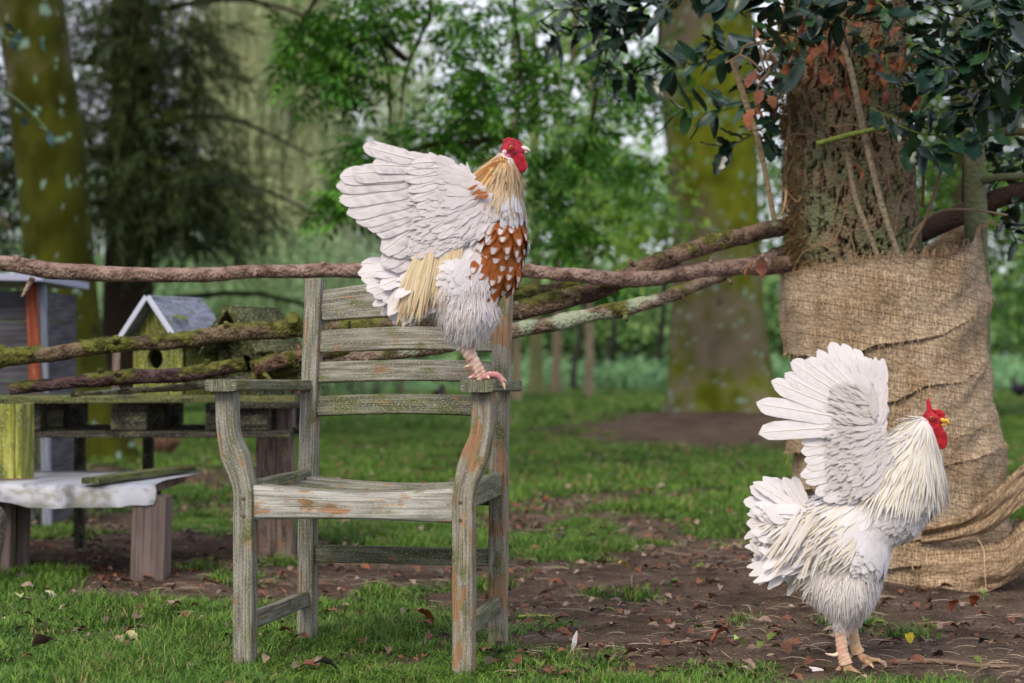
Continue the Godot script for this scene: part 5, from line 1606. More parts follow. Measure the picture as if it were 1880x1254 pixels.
func quill(parent: Node3D, called: String, a: Vector3, b: Vector3, nrm: Vector3, w: float, ca: Color, cb: Color, curve: float, shape := 2, rag := 0.03, sway := 0.0) -> void:
	var mb := MB.new()
	var d := b - a
	var sd := rf(0, 100)
	feather(mb, a, d.normalized(), nrm, d.length(), w, shape, 0.0, curve, func(s, u):
		var n := nz.get_noise_3d(s * 900.0 + sd * 10.0, u * 260.0, sd * 30.0)
		var c := ca.lerp(cb, clampf(0.25 + n * 1.6, 0, 1) * (0.35 + 0.65 * absf(u)))
		if absf(u) < 0.1: c = c.lerp(lin(248, 244, 236), 0.6)
		return c, 16, 7, rag, sway, true)
	# shaft
	var sh := PackedVector3Array()
	var side := d.normalized().cross(nrm).normalized()
	var nn := side.cross(d.normalized())
	for i in 9:
		var s := i / 8.0 * 0.96
		sh.push_back(a + d * s - nn * d.length() * curve * s * s + nn * 0.0008 + side * d.length() * sway * s * s)
	tube(mb, sh, [0.0010, 0.0006, 0.0003], 5, lin(250, 246, 240))
	part(called, mb.mesh(), M.feather, parent)

func toe(mb: MB, cl: MB, pts: Array, r: float, ca: Color, cb: Color, claw := 0.02) -> void:
	var ln := smooth_line(pts, 6)
	tube(mb, ln, [r, r * 0.92, r * 0.85, r * 0.62], 10, ca, func(p, o, s):
		var ring := 0.5 + 0.5 * sin(s * 52.0)
		return [ca.lerp(cb, clampf(0.4 + nz.get_noise_3dv(p * 5000.0) * 1.3 - o.y * 0.2, 0, 1)), (ring - 0.5) * r * 0.14 + nz2.get_noise_3dv(p * 3000.0) * r * 0.15])
	var e := ln[ln.size() - 1]
	var d := (e - ln[ln.size() - 3]).normalized()
	var dn := (d + Vector3(0, -0.75, 0)).normalized()
	tube(cl, smooth_line([e - d * 0.004, e + d * claw * 0.45, e + (d * 0.55 + dn * 0.45) * claw], 4), [r * 0.6, r * 0.42, 0.0006], 8, lin(214, 190, 160))

func shank(mb: MB, pts: Array, rad: Array, ca: Color, cb: Color) -> void:
	tube(mb, smooth_line(pts, 10), rad, 18, ca, func(p, o, s):
		var row := 0.5 + 0.5 * sin(s * 70.0 + o.x * 2.0 + o.z * 1.5)
		var n := nz.get_noise_3dv(p * 6000.0)
		return [ca.lerp(cb, clampf(0.35 + n * 1.4 - (row - 0.5) * 0.7, 0, 1)), (row - 0.5) * 0.0016 + n * 0.0014])

func lump(mb: MB, c: Vector3, r: Vector3, col: Color, col2: Color, rough: float, n := 16) -> void:
	var first := mb.v.size()
	for i in n + 1:
		for j in n * 2:
			var a := PI * i / n
			var b := TAU * j / (n * 2)
			var o := Vector3(sin(a) * cos(b), cos(a), sin(a) * sin(b))
			var p := c + o * r
			var nn := nz2.get_noise_3dv(p * 7000.0)
			mb.vert(p + o * nn * rough, col.lerp(col2, clampf(0.5 + nn * 1.5, 0, 1)))
	for i in n:
		for j in n * 2:
			var a := first + i * n * 2 + j
			var b := first + i * n * 2 + (j + 1) % (n * 2)
			mb.quad(a, b, b + n * 2, a + n * 2)

func eye(root: Node3D, c: Vector3, r: float) -> void:
	for s in [1.0, -1.0]:
		var p := Vector3(c.x, c.y, c.z * s)
		var e := MB.new()
		lump(e, p, Vector3(r, r, r * 0.7), lin(186, 104, 36), lin(140, 70, 24), 0.0, 10)
		var eo := part("eye", e.mesh(), M.gloss, root)
		e = MB.new()
		lump(e, p + Vector3(r * 0.1, 0, r * 0.45 * s), Vector3(r * 0.48, r * 0.48, r * 0.34), lin(8, 6, 6), lin(8, 6, 6), 0.0, 8)
		part("pupil", e.mesh(), M.gloss, eo)
		e = MB.new()
		var ring := PackedVector3Array()
		for k in 17: ring.push_back(p + Vector3(cos(TAU * k / 16) * r * 1.15, sin(TAU * k / 16) * r * 1.0, r * 0.22 * s))
		tube(e, ring, [r * 0.25, r * 0.25], 6, lin(196, 60, 62), null, false)
		part("eyelid", e.mesh(), M.skin, eo)

func in_poly(p: Vector2, poly: PackedVector2Array) -> bool:
	return Geometry2D.is_point_in_polygon(p, poly)


# ---------------------------------------------------------------- the spotted rooster on the chair arm
func build_spotted_rooster() -> void:
	var d := -arm_top.z
	var S := FX / d
	var foot := P(892, 700, d)
	var oy := 700.0 + (foot.y - arm_top.y) * S
	foot.y = arm_top.y
	var O := Vector2(892, oy)
	var t := thing("rooster", "white rooster with brown spotted breast and golden neck standing on the chair arm", "rooster", foot)
	var L := func(x: float, y: float, z := 0.0) -> Vector3: return Vector3((x - O.x) / S, (O.y - y) / S, z / S)
	var px := 1.0 / S
	var bones := [
		[L.call(790, 520, 0), L.call(850, 500, 0), 46 * px, 58 * px], [L.call(850, 490, 0), L.call(908, 430, 0), 58 * px, 54 * px], [L.call(908, 435, 0), L.call(922, 490, 0), 50 * px, 36 * px],
		[L.call(896, 405, 0), L.call(908, 365, 0), 52 * px, 47 * px], [L.call(908, 365, 0), L.call(921, 318, 0), 45 * px, 26 * px], [L.call(921, 318, 0), L.call(928, 288, 0), 22 * px, 11 * px],
		[L.call(845, 540, 10), L.call(858, 575, 14), 50 * px, 40 * px], [L.call(858, 575, 16), L.call(860, 606, 16), 38 * px, 20 * px], [L.call(840, 545, -22), L.call(850, 585, -20), 44 * px, 30 * px],
		[L.call(760, 520, 0), L.call(735, 510, 0), 34 * px, 18 * px], [L.call(885, 510, 0), L.call(880, 560, 8), 38 * px, 26 * px]]
	var body := MB.new()
	var wht := lin(240, 234, 236)
	sdf_mesh(body, bones, 0.0095, 0.035, func(p): return lin(176, 100, 50) if p.x * S + O.x > 882.0 and O.y - p.y * S > 394.0 and O.y - p.y * S < 545.0 else lin(226, 216, 212))
	var hbones := [[L.call(937, 271, 0), L.call(945, 274, 0), 14.5 * px, 12 * px], [L.call(945, 275, 0), L.call(957, 277, 0), 11 * px, 7 * px], [L.call(937, 284, 0), L.call(948, 288, 0), 11 * px, 9 * px], [L.call(932, 272, 0), L.call(930, 290, 0), 12 * px, 15 * px]]
	var head := MB.new()
	sdf_mesh(head, hbones, 0.0030, 0.008, func(p): return lin(206, 46, 68).lerp(lin(128, 16, 34), clampf(0.45 + nz2.get_noise_3dv(p * 6000.0) * 2.0, 0, 1)))
	var skin := part("body", body.mesh(), M.down, t)
	part("head", head.mesh(), M.skin, t)
	var _unused := skin
	# comb: a low row of knobs
	var mb := MB.new()
	for q in [[928, 258, 5.0, 4.0], [934, 256, 6.5, 4.5], [941, 258, 6.0, 5.0], [947, 261, 5.0, 5.5], [952, 263, 5.5, 5.0], [956, 267, 4.0, 3.5], [944, 263, 7.0, 4.0]]:
		lump(mb, L.call(q[0], q[1], 0), Vector3(q[2], q[3], 4.2) * px, lin(208, 34, 58), lin(164, 22, 42), 0.0016, 9)
	part("comb", mb.mesh(), M.skin, t)
	for z in [7.0, -7.0]:
		mb = MB.new()
		lump(mb, L.call(953, 294, z), Vector3(12.5, 13, 4.2) * px, lin(206, 32, 58), lin(160, 18, 42), 0.0018, 16)
		lump(mb, L.call(958, 304, z), Vector3(10.5, 12, 4.0) * px, lin(206, 32, 58), lin(160, 18, 42), 0.0018, 14)
		part("wattle", mb.mesh(), M.skin, t)
	for z in [14.5, -14.5]:
		mb = MB.new()
		lump(mb, L.call(926, 280, z), Vector3(4.6, 4.0, 2.0) * px, lin(244, 232, 232), lin(226, 200, 204), 0.0005, 9)
		lump(mb, L.call(931, 288, z), Vector3(7.0, 4.2, 2.4) * px, lin(220, 120, 150), lin(196, 84, 118), 0.0007, 9)
		part("ear_lobe", mb.mesh(), M.skin, t)
	eye(t, L.call(938, 271.5, 14.2), 4.0 * px)
	mb = MB.new()
	tube(mb, smooth_line([L.call(953, 272.5, 0), L.call(962, 272, 0), L.call(969, 274, 0), L.call(974, 277, 0)], 5), [5.2 * px, 5.0 * px, 3.4 * px, 0.6 * px], 12, lin(226, 208, 198))
	part("upper_beak", mb.mesh(), M.horn, t)
	mb = MB.new()
	tube(mb, smooth_line([L.call(953, 278, 0), L.call(962, 279, 0), L.call(969, 278.5, 0)], 5), [3.6 * px, 3.0 * px, 0.8 * px], 10, lin(206, 180, 170))
	part("lower_beak", mb.mesh(), M.horn, t)
	# leg and foot gripping the arm
	mb = MB.new()
	var sc1 := lin(236, 214, 198)
	var sc2 := lin(204, 150, 132)
	shank(mb, [L.call(852, 616, 16), L.call(856, 636, 16), L.call(868, 660, 14), L.call(880, 682, 12), L.call(886, 694, 10)], [14.5 * px, 13.5 * px, 11.5 * px, 10.5 * px, 12 * px], sc1, sc2)
	var lg := part("leg", mb.mesh(), M.scale_skin, t)
	mb = MB.new()
	var cl := MB.new()
	var pk := lin(232, 170, 170)
	var pk2 := lin(200, 122, 124)
	var g := oy - 6.5
	toe(mb, cl, [L.call(886, 692, 10), L.call(898, g - 3, 12), L.call(911, g - 3, 14), L.call(919, g + 3, 15), L.call(923, g + 11, 16)], 6.6 * px, pk, pk2, 14 * px)
	toe(mb, cl, [L.call(884, 694, 10), L.call(890, g, 20), L.call(893, g + 1, 32), L.call(896, g + 1, 42)], 6.2 * px, pk, pk2, 9 * px)
	toe(mb, cl, [L.call(886, 692, 8), L.call(902, g - 2, 0), L.call(914, g, -8), L.call(922, g + 4, -12)], 6.0 * px, pk, pk2, 12 * px)
	toe(mb, cl, [L.call(882, 690, 10), L.call(872, g, 12), L.call(866, g + 1, 14)], 5.6 * px, pk, pk2, 7 * px)
	var ft := part("toes", mb.mesh(), M.scale_skin, lg)
	part("claws", cl.mesh(), M.horn, lg)
	mb = MB.new()
	tube(mb, smooth_line([L.call(868, 668, 14), L.call(860, 672, 15), L.call(851, 674, 16)], 4), [3.6 * px, 2.8 * px, 0.6 * px], 8, lin(216, 188, 160))
	part("spur", mb.mesh(), M.horn, ft.get_parent())

	# plumage
	var brown := lin(186, 108, 56)
	var gold := lin(160, 92, 48)
	var cream := lin(240, 222, 180)
	var kept := []
	var rule := func(p: Vector3, n: Vector3) -> Array:
		var hd := Vector2(p.x - 938, p.y - 272)
		if p.y < 289 and p.x > 938: return []
		if hd.length() < 17: return []
		var nx := nz.get_noise_3dv(p * 2.6) * 26.0
		# hackle
		if p.y < 356 + nx * 0.4 and p.x > 850:
			var fl := Vector3(hd.x, -hd.y, p.z * 1.2).normalized() + Vector3(-0.15, -0.5, 0)
			var low := ss(300, 380, p.y)
			var ca := gold.lerp(lin(206, 164, 108), low * 0.7)
			if p.x > 945: ca = lin(118, 66, 38)
			var ct := cream.lerp(lin(244, 236, 220), low)
			return ["neck_hackle", "h", fl, lerpf(40, 58, ss(275, 340, p.y)), lerpf(3.6, 6.0, ss(280, 350, p.y)), 0.10, 0.05, ca, ct]
		# spotted breast
		var edge := 874.0 + nx * 0.4 + (14.0 if p.y > 500 else 0.0)
		if p.x > edge and p.y < 562 and p.y > 384 + nx * 0.3:
			var c := brown
			if p.x > 960: c = lin(150, 86, 46)
			if p.x < edge + 14.0 and rng.randf() < 0.4: return ["body_feathers", "c", Vector3(-0.3, -1, 0), 36, 16, 0.15, 0.05, wht, wht]
			for q in kept:
				if p.distance_squared_to(q) < 230.0: return []
			kept.append(p)
			return ["breast_feathers", "s", Vector3(-0.16 + (p.x - 930) * 0.004, -1, 0), 36, 24, 0.15, 0.04, c, lin(236, 230, 232)]
		# loose down round the thigh and vent
		if p.y > 520 + nx * 0.4:
			var tint := lin(236, 216, 190) if nz2.get_noise_3dv(p * 5.0) > 0.28 else wht
			return ["thigh_down", "d", Vector3(-0.25 + (p.x - 850) * 0.004, -1, 0), 24, 1.4, 0.20, 0.0, wht, tint]
		return ["body_feathers", "c", Vector3(-0.75, -0.75, 0), 44, 20, 0.13, 0.06, wht, lin(244, 240, 242)]
	plumage(body, 9500, S, O, rule, t)

	# cape: the long hackles that fan out from behind the head over neck and shoulders
	for s in [1.0, -1.0]:
		mb = MB.new()
		for k in 330:
			var a := deg_to_rad(lerpf(216, 270, pow(rng.randf(), 0.9)))
			var dr := Vector3(cos(a), sin(a), 0)
			var st := rf(8, 52)
			var b: Vector3 = L.call(930 + dr.x * st, 283 - dr.y * st, (15.0 + st * 0.50 + rf(0, 4)) * s)
			var l := (rf(38, 54) + st * 0.22) * px
			var tone := rng.randf()
			var ca := lin(150, 78, 32).lerp(lin(190, 118, 54), st / 80.0) if tone < (0.74 if a < deg_to_rad(246) else 0.58) else lin(236, 196, 124)
			if a > deg_to_rad(246) and st > 38.0: ca = ca.lerp(lin(244, 236, 222), ss(38.0, 54.0, st) * 0.8)
			if a > deg_to_rad(268): ca = lin(120, 68, 40)
			feather(mb, b, (dr + Vector3(0, 0, 0.28 * s) + rv() * 0.07).normalized(), Vector3(-0.1, 0.25, s).normalized(), l, rf(4.2, 6.4) * px, 1, 0.02, 0.07, func(q, u): return ca.lerp(lin(246, 226, 172), clampf(absf(u) * 0.7 - 0.12 + (q - 0.35) * 0.6, 0, 1)), 7, 5, 0.06, rf(-0.08, 0.08), true)
		part("neck_cape", mb.mesh(), M.feather, t)

	# saddle: long pale gold feathers falling over the flank
	mb = MB.new()
	for k in 190:
		var a := rng.randf()
		var b := L.call(lerpf(768, 850, a) + rf(-8, 8), lerpf(474, 444, a) + rf(-14, 22), 54 + rf(-6, 10))
		var l := lerpf(120, 84, a) * rf(0.7, 1.08) * px
		var dr := Vector3(lerpf(-0.34, -0.05, a) + rf(-0.10, 0.10), -1, 0.05).normalized()
		var tone := rng.randf()
		var ca := lin(208, 140, 80) if tone < 0.35 else lin(232, 200, 140)
		feather(mb, b, dr, Vector3(0, 0.15, 1), l, 9.0 * px, 1, 0.06, 0.10, func(s, u): return ca.lerp(lin(248, 234, 198), clampf(absf(u) * 1.2 + 0.25 - (0.3 if s > 0.85 and tone < 0.5 else 0.0), 0, 1)), 7, 5, 0.06, rf(-0.10, 0.10))
	part("saddle_feathers", mb.mesh(), M.feather, t)

	# tail
	mb = MB.new()
	for k in 150:
		var b := L.call(rf(735, 800), rf(478, 545), rf(-36, 50))
		feather(mb, b, Vector3(rf(-1.0, -0.3), rf(-1.0, -0.2), rf(-0.15, 0.25)).normalized(), Vector3(-0.2, 0.3, 1), rf(40, 66) * px, 22 * px, 0, 0.05, 0.12, func(_s, _u): return wht, 6, 3, 0.12, 0.0, true)
	var tail := part("tail", mb.mesh(), M.feather, t)
	for q in [[664, 482, 10, 26], [659, 499, 22, 30], [666, 514, 30, 28], [677, 534, 36, 30], [690, 544, 42, 28], [706, 552, 46, 30], [722, 562, 40, 30], [738, 570, 46, 30], [748, 584, 40, 30], [762, 590, 32, 28], [690, 500, 50, 28], [700, 522, 54, 28], [670, 492, -14, 28], [680, 520, -24, 28], [700, 545, -30, 28], [778, 584, 46, 24], [790, 576, 50, 24]]:
		var e: Vector3 = L.call(q[0], q[1], q[2])
		var b: Vector3 = L.call(lerpf(772, 800, ss(660, 790, q[0])), lerpf(488, 520, ss(480, 590, q[1])), q[2] * 0.6)
		quill(tail, "tail_feather", b, e, Vector3(rf(-0.2, 0.2), 0.3, 1).normalized(), q[3] * px, wht, lin(226, 222, 232), 0.08, 2, 0.06, rf(-0.06, 0.06))

	# wings: near one spread towards the camera's side, far one behind the body
	var grey := lin(206, 198, 200)
	for s in [1.0, -1.0]:
		var zs: float = 56.0 * s
		mb = MB.new()
		var poly := PackedVector2Array([Vector2(772, 300), Vector2(800, 296), Vector2(836, 303), Vector2(874, 330), Vector2(912, 366), Vector2(908, 424), Vector2(850, 448), Vector2(800, 470), Vector2(770, 452), Vector2(786, 400), Vector2(772, 345)])
		var cnt := 0
		while cnt < 1250:
			var q := Vector2(rf(760, 905), rf(292, 475))
			if not in_poly(q, poly): continue
			cnt += 1
			var bulge := 12.0 * (1.0 - clampf(q.distance_to(Vector2(850, 375)) / 90.0, 0, 1))
			var away := Vector3(q.x - 915, -(q.y - 352) * 0.85, 0).normalized()
			if q.y > 420: away = Vector3(-0.85, -0.6, 0).normalized()
			var cc := wht.lerp(lin(224, 212, 214), rng.randf() * 0.8)
			feather(mb, L.call(q.x, q.y, zs + (bulge + rf(5, 7.5)) * s), (away + rv() * 0.12).normalized(), Vector3(0, 0.1, s), rf(22, 36) * px, rf(7, 11) * px, 0, 0.005, 0.01, func(u, _v): return cc.lerp(wht, u * 0.5), 6, 3, 0.12, rf(-0.15, 0.15), true)
		# flat core the coverts grow from
		var core := [[L.call(896, 392, 36 * s), L.call(862, 352, zs), 18 * px, 11 * px], [L.call(862, 352, zs), L.call(806, 312, zs), 10 * px, 7 * px], [L.call(862, 370, zs), L.call(820, 400, zs - 2 * s), 11 * px, 8 * px], [L.call(880, 400, zs - 8 * s), L.call(810, 440, zs - 4 * s), 11 * px, 8 * px], [L.call(806, 312, zs), L.call(800, 400, zs), 8 * px, 8 * px]]
		sdf_mesh(mb, core, 0.008, 0.02, func(_p): return lin(232, 222, 224))
		var wing := part("wing", mb.mesh(), M.feather, t)
		var fl := [[772, 301, 672, 279, 23], [768, 312, 690, 308, 24], [772, 318, 654, 322, 28], [772, 324, 630, 326, 28], [778, 334, 623, 343, 29], [784, 346, 629, 366, 29], [790, 358, 641, 390, 29], [796, 370, 658, 407, 29], [800, 378, 678, 419, 28], [802, 386, 694, 430, 28], [806, 394, 702, 462, 32], [812, 402, 722, 470, 30], [820, 410, 742, 472, 28], [826, 418, 756, 476, 26], [806, 420, 700, 484, 30], [820, 430, 716, 492, 30]]
		var k := 0
		for q in fl:
			var a: Vector3 = L.call(q[0], q[1], zs + (10.0 - k * 1.1) * s)
			var e: Vector3 = L.call(q[2], q[3], zs + (22.0 - k * 1.6) * s)
			if s < 0: e = a + (e - a) * 0.86
			quill(wing, "flight_feather", a, e, Vector3(0, 0.12, s).normalized(), q[4] * 1.28 * px, wht.lerp(grey, 0.15), grey.lerp(lin(160, 150, 152), 0.6), 0.03, 2, 0.02, 0.03 if k < 1 else -0.03)
			k += 1
		# second row laid over the roots of the flights
		for q in [[800, 304, 744, 306, 20], [806, 314, 726, 322, 22], [812, 326, 722, 340, 23], [818, 338, 726, 358, 23], [824, 350, 734, 376, 23], [828, 364, 744, 394, 23], [832, 376, 752, 410, 23], [838, 388, 762, 424, 23], [844, 398, 776, 440, 23], [850, 408, 790, 452, 22]]:
			quill(wing, "covert_feather", L.call(q[0], q[1], zs + 13 * s), L.call(lerpf(q[0], q[2], 0.72), lerpf(q[1], q[3], 0.72), zs + 18 * s), Vector3(0, 0.15, s).normalized(), q[4] * px, wht, grey, 0.05, 0, 0.06, rf(-0.06, 0.06))
	mb = MB.new()
	for q in [[872, 348, 18], [878, 356, 20], [888, 362, 18], [884, 368, 16], [892, 366, 14], [868, 352, 14]]:
		feather(mb, L.call(q[0] + 6, q[1] - 2, 78), Vector3(-0.9, -0.35 + rf(-0.3, 0.3), 0.1).normalized(), Vector3(0, 0.1, 1), q[2] * px, 6 * px, 0, 0.02, 0.02, func(_s, u): return lin(172, 92, 46).lerp(lin(206, 150, 108), absf(u) * 0.6), 6, 3, 0.15, 0.0, true)
	part("shoulder_flecks", mb.mesh(), M.feather, t)
	quill(t, "shoulder_plume", L.call(868, 345, 20), L.call(853, 301, 24), Vector3(0, 0, 1), 12 * px, wht, wht, 0.05, 1, 0.04, 0.1)


# ---------------------------------------------------------------- the white rooster on the ground
func build_white_rooster() -> void:
	var base := G(1549, 1236)
	base.y = gh(base.x, base.z)
	var d := -base.z
	var S := FX / d
	var O := Vector2(1549, 1236.0 - base.y * S)
	var t := thing("rooster", "creamy white rooster with raised wings and yellow beak standing on bare earth", "rooster", base)
	var L := func(x: float, y: float, z := 0.0) -> Vector3: return Vector3((x - O.x) / S, (O.y - y) / S, z / S)
	var px := 1.0 / S
	var wht := lin(242, 237, 238)
	var cream := lin(246, 238, 218)
	var bones := [
		[L.call(1490, 985, 0), L.call(1550, 975, 0), 50 * px, 66 * px], [L.call(1550, 970, 0), L.call(1640, 915, 0), 68 * px, 62 * px], [L.call(1640, 915, 0), L.call(1660, 885, 0), 62 * px, 60 * px],
		[L.call(1656, 880, 0), L.call(1674, 838, 0), 58 * px, 46 * px], [L.call(1674, 838, 0), L.call(1684, 802, 0), 43 * px, 25 * px], [L.call(1684, 802, 0), L.call(1694, 780, 0), 22 * px, 12 * px],
		[L.call(1570, 1010, 22), L.call(1550, 1075, 24), 56 * px, 42 * px], [L.call(1550, 1075, 24), L.call(1543, 1130, 20), 38 * px, 15 * px], [L.call(1580, 1010, -22), L.call(1570, 1080, -22), 52 * px, 34 * px], [L.call(1570, 1080, -22), L.call(1568, 1126, -20), 30 * px, 14 * px],
		[L.call(1500, 1000, 0), L.call(1520, 1060, 0), 46 * px, 42 * px], [L.call(1470, 975, 0), L.call(1440, 950, 0), 36 * px, 20 * px]]
	var body := MB.new()
	sdf_mesh(body, bones, 0.0105, 0.035, func(_p): return lin(228, 220, 218))
	var head := MB.new()
	sdf_mesh(head, [[L.call(1707, 768, 0), L.call(1714, 771, 0), 13.5 * px, 11.5 * px], [L.call(1714, 772, 0), L.call(1724, 776, 0), 10.5 * px, 7 * px], [L.call(1706, 782, 0), L.call(1716, 786, 0), 10 * px, 8 * px]], 0.0030, 0.008, func(p): return lin(210, 44, 54).lerp(lin(132, 16, 28), clampf(0.45 + nz2.get_noise_3dv(p * 6000.0) * 2.0, 0, 1)))
	part("body", body.mesh(), M.down, t)
	part("head", head.mesh(), M.skin, t)
	var red := lin(210, 34, 48)
	var red2 := lin(160, 18, 32)
	# comb: a tall back spike, then knobs down to the beak
	var mb := MB.new()
	tube(mb, smooth_line([L.call(1708, 760, 0), L.call(1707, 748, 0), L.call(1705, 738, 1), L.call(1706, 731, 0)], 4), [5.5 * px, 4.6 * px, 3.2 * px, 0.8 * px], 9, red)
	for q in [[1713, 757, 6.0, 6.0], [1719, 758, 5.5, 5.5], [1725, 759, 6.0, 6.5], [1731, 762, 5.5, 6.0], [1727, 768, 6.5, 4.0], [1719, 763, 7.0, 4.0], [1734, 768, 3.5, 3.5]]:
		lump(mb, L.call(q[0], q[1], 0), Vector3(q[2], q[3], 4.5) * px, red, red2, 0.0014, 9)
	part("comb", mb.mesh(), M.skin, t)
	for z in [8.0, -8.0]:
		mb = MB.new()
		lump(mb, L.call(1720, 794, z), Vector3(12, 15, 4.2) * px, red, red2, 0.0018, 16)
		lump(mb, L.call(1728, 808, z), Vector3(11, 18, 4.0) * px, red, red2, 0.0018, 16)
		lump(mb, L.call(1703, 789, z + (5.0 if z > 0 else -5.0)), Vector3(7.5, 14, 3.4) * px, red, red2, 0.0016, 12)
		part("wattle", mb.mesh(), M.skin, t)
		mb = MB.new()
		lump(mb, L.call(1695, 774, z * 1.7), Vector3(5.0, 4.6, 2.2) * px, lin(240, 226, 216), lin(220, 190, 180), 0.0006, 9)
		part("ear_lobe", mb.mesh(), M.skin, t)
	eye(t, L.call(1708, 767.5, 13.2), 3.9 * px)
	mb = MB.new()
	tube(mb, smooth_line([L.call(1720, 774, 0), L.call(1730, 772, 0), L.call(1739, 774, 0), L.call(1744, 780, 0)], 5), [5.6 * px, 5.6 * px, 4.0 * px, 0.7 * px], 12, lin(232, 184, 66))
	part("upper_beak", mb.mesh(), M.horn, t)
	mb = MB.new()
	tube(mb, smooth_line([L.call(1720, 781, 0), L.call(1730, 781, 0), L.call(1738, 780.5, 0)], 5), [3.6 * px, 3.2 * px, 0.8 * px], 10, lin(214, 160, 56))
	part("lower_beak", mb.mesh(), M.horn, t)
	# legs
	var la := lin(238, 208, 178)
	var lb := lin(232, 170, 150)
	var fa := lin(204, 168, 130)
	var fb := lin(142, 108, 80)
	var legs := [[[1541, 1132, 20], [1540, 1165, 22], [1543, 1195, 24], [1549, 1216, 26]], [[1568, 1128, -20], [1569, 1160, -22], [1574, 1188, -24], [1580, 1203, -24]]]
	var gy := [1232.0, 1216.0]
	for k in 2:
		mb = MB.new()
		var pp := []
		for q in legs[k]: pp.append(L.call(q[0], q[1], q[2]))
		shank(mb, pp, [11 * px, 10.5 * px, 10.5 * px, 12.5 * px], la, lb if k == 0 else lin(224, 176, 120))
		var lg := part("leg", mb.mesh(), M.scale_skin, t)
		mb = MB.new()
		var cl := MB.new()
		var e: Array = legs[k][3]
		var f: float = gy[k]
		var x: float = e[0]
		var z: float = e[2]
		toe(mb, cl, [L.call(x, e[1], z), L.call(x + 10, f - 6, z + 12), L.call(x + 24, f + 1, z + 32), L.call(x + 34, f + 3, z + 52)] if k == 0 else [L.call(x, e[1], z), L.call(x + 12, f - 4, z + 4), L.call(x + 28, f, z + 8), L.call(x + 40, f + 2, z + 10)], 6.6 * px, fa, fb, 12 * px)
		toe(mb, cl, [L.call(x, e[1], z), L.call(x - 2, f - 4, z + 16), L.call(x - 4, f + 1, z + 34), L.call(x - 4, f + 2, z + 44)] if k == 0 else [L.call(x, e[1], z), L.call(x + 6, f - 4, z + 16), L.call(x + 12, f, z + 34), L.call(x + 15, f + 2, z + 46)], 6.2 * px, fa, fb, 10 * px)
		toe(mb, cl, [L.call(x, e[1], z), L.call(x + 14, f - 4, z - 4), L.call(x + 28, f + 1, z - 12), L.call(x + 38, f + 2, z - 16)], 6.0 * px, fa, fb, 10 * px)
		toe(mb, cl, [L.call(x - 2, e[1] - 2, z), L.call(x - 14, f - 5, z - 2), L.call(x - 24, f, z - 2), L.call(x - 29, f + 2, z - 2)], 5.4 * px, fa, fb, 8 * px)
		part("toes", mb.mesh(), M.scale_skin, lg)
		part("claws", cl.mesh(), M.horn, lg)
		mb = MB.new()
		tube(mb, smooth_line([L.call(x - 10, e[1] - 22, z), L.call(x - 22, e[1] - 17, z), L.call(x - 38, e[1] - 20, z)], 4), [4.6 * px, 3.4 * px, 0.6 * px], 8, lin(230, 210, 180))
		part("spur", mb.mesh(), M.horn, lg)
	# plumage
	var rule := func(p: Vector3, n: Vector3) -> Array:
		var hd := Vector2(p.x - 1708, p.y - 770)
		if p.x > 1704 and p.y < 789: return []
		if hd.length() < 12: return []
		var nx := nz.get_noise_3dv(p * 2.6) * 26.0
		if p.y < 862 + nx * 0.5 - (p.x - 1680) * 0.1 and p.x > 1600:
			var fl := Vector3(hd.x * 0.7 - 6.0, -hd.y - 10.0, p.z * 0.6).normalized() + Vector3(-0.1, -0.35, 0)
			return ["neck_hackle", "h", fl, lerpf(48, 92, ss(775, 840, p.y)), lerpf(3.6, 6.0, ss(775, 840, p.y)), 0.09, 0.05, lin(244, 238, 226), cream if rng.randf() < 0.6 else wht]
		if p.x > 1640 and p.y < 985:
			return ["breast_feathers", "c", Vector3(-0.25, -1, 0), 42, 19, 0.15, 0.06, wht, wht]
		if p.y > 1040 + nx * 0.6:
			return ["thigh_down", "d", Vector3(-0.05 + (p.x - 1555) * 0.004, -1, 0), 26, 1.5, 0.18, 0.0, wht, lin(240, 232, 228)]
		if p.x < 1580 and p.y > 900 and p.y < 1040 and p.z > 10:
			if rng.randf() < 0.6: return ["body_feathers", "c", Vector3(-0.7, -0.75, 0), 46, 15, 0.10, 0.06, wht, lin(246, 242, 244)]
			return ["flank_plumes", "h", Vector3(-0.75, -0.75, 0), 74, 7, 0.08, 0.06, lin(242, 230, 214), cream if rng.randf() < 0.4 else wht]
		return ["body_feathers", "c", Vector3(-0.6, -0.8, 0), 46, 22, 0.14, 0.06, wht, lin(246, 242, 244)]
	plumage(body, 11000, S, O, rule, t)
	for s in [1.0, -1.0]:
		mb = MB.new()
		for k in 340:
			var a := deg_to_rad(lerpf(196, 262, pow(rng.randf(), 0.8)))
			var dr := Vector3(cos(a), sin(a), 0)
			var st := rf(8, 72)
			var b: Vector3 = L.call(1700 + dr.x * st, 780 - dr.y * st, (14.0 + st * 0.55 + rf(0, 4)) * s)
			var l := (rf(46, 70) + st * 0.3) * px
			var ca: Color = [lin(246, 241, 230), lin(244, 240, 238), lin(243, 232, 206)][k % 3]
			feather(mb, b, (dr + Vector3(0, -0.12, 0.25 * s) + rv() * 0.08).normalized(), Vector3(-0.1, 0.25, s).normalized(), l, rf(4.2, 6.6) * px, 1, 0.02, 0.07, func(_q, u): return ca.lerp(wht, clampf(absf(u) * 0.7, 0, 1)), 7, 5, 0.06, rf(-0.10, 0.10), true)
		part("neck_cape", mb.mesh(), M.feather, t)
	# saddle plumes hanging over the rump
	mb = MB.new()
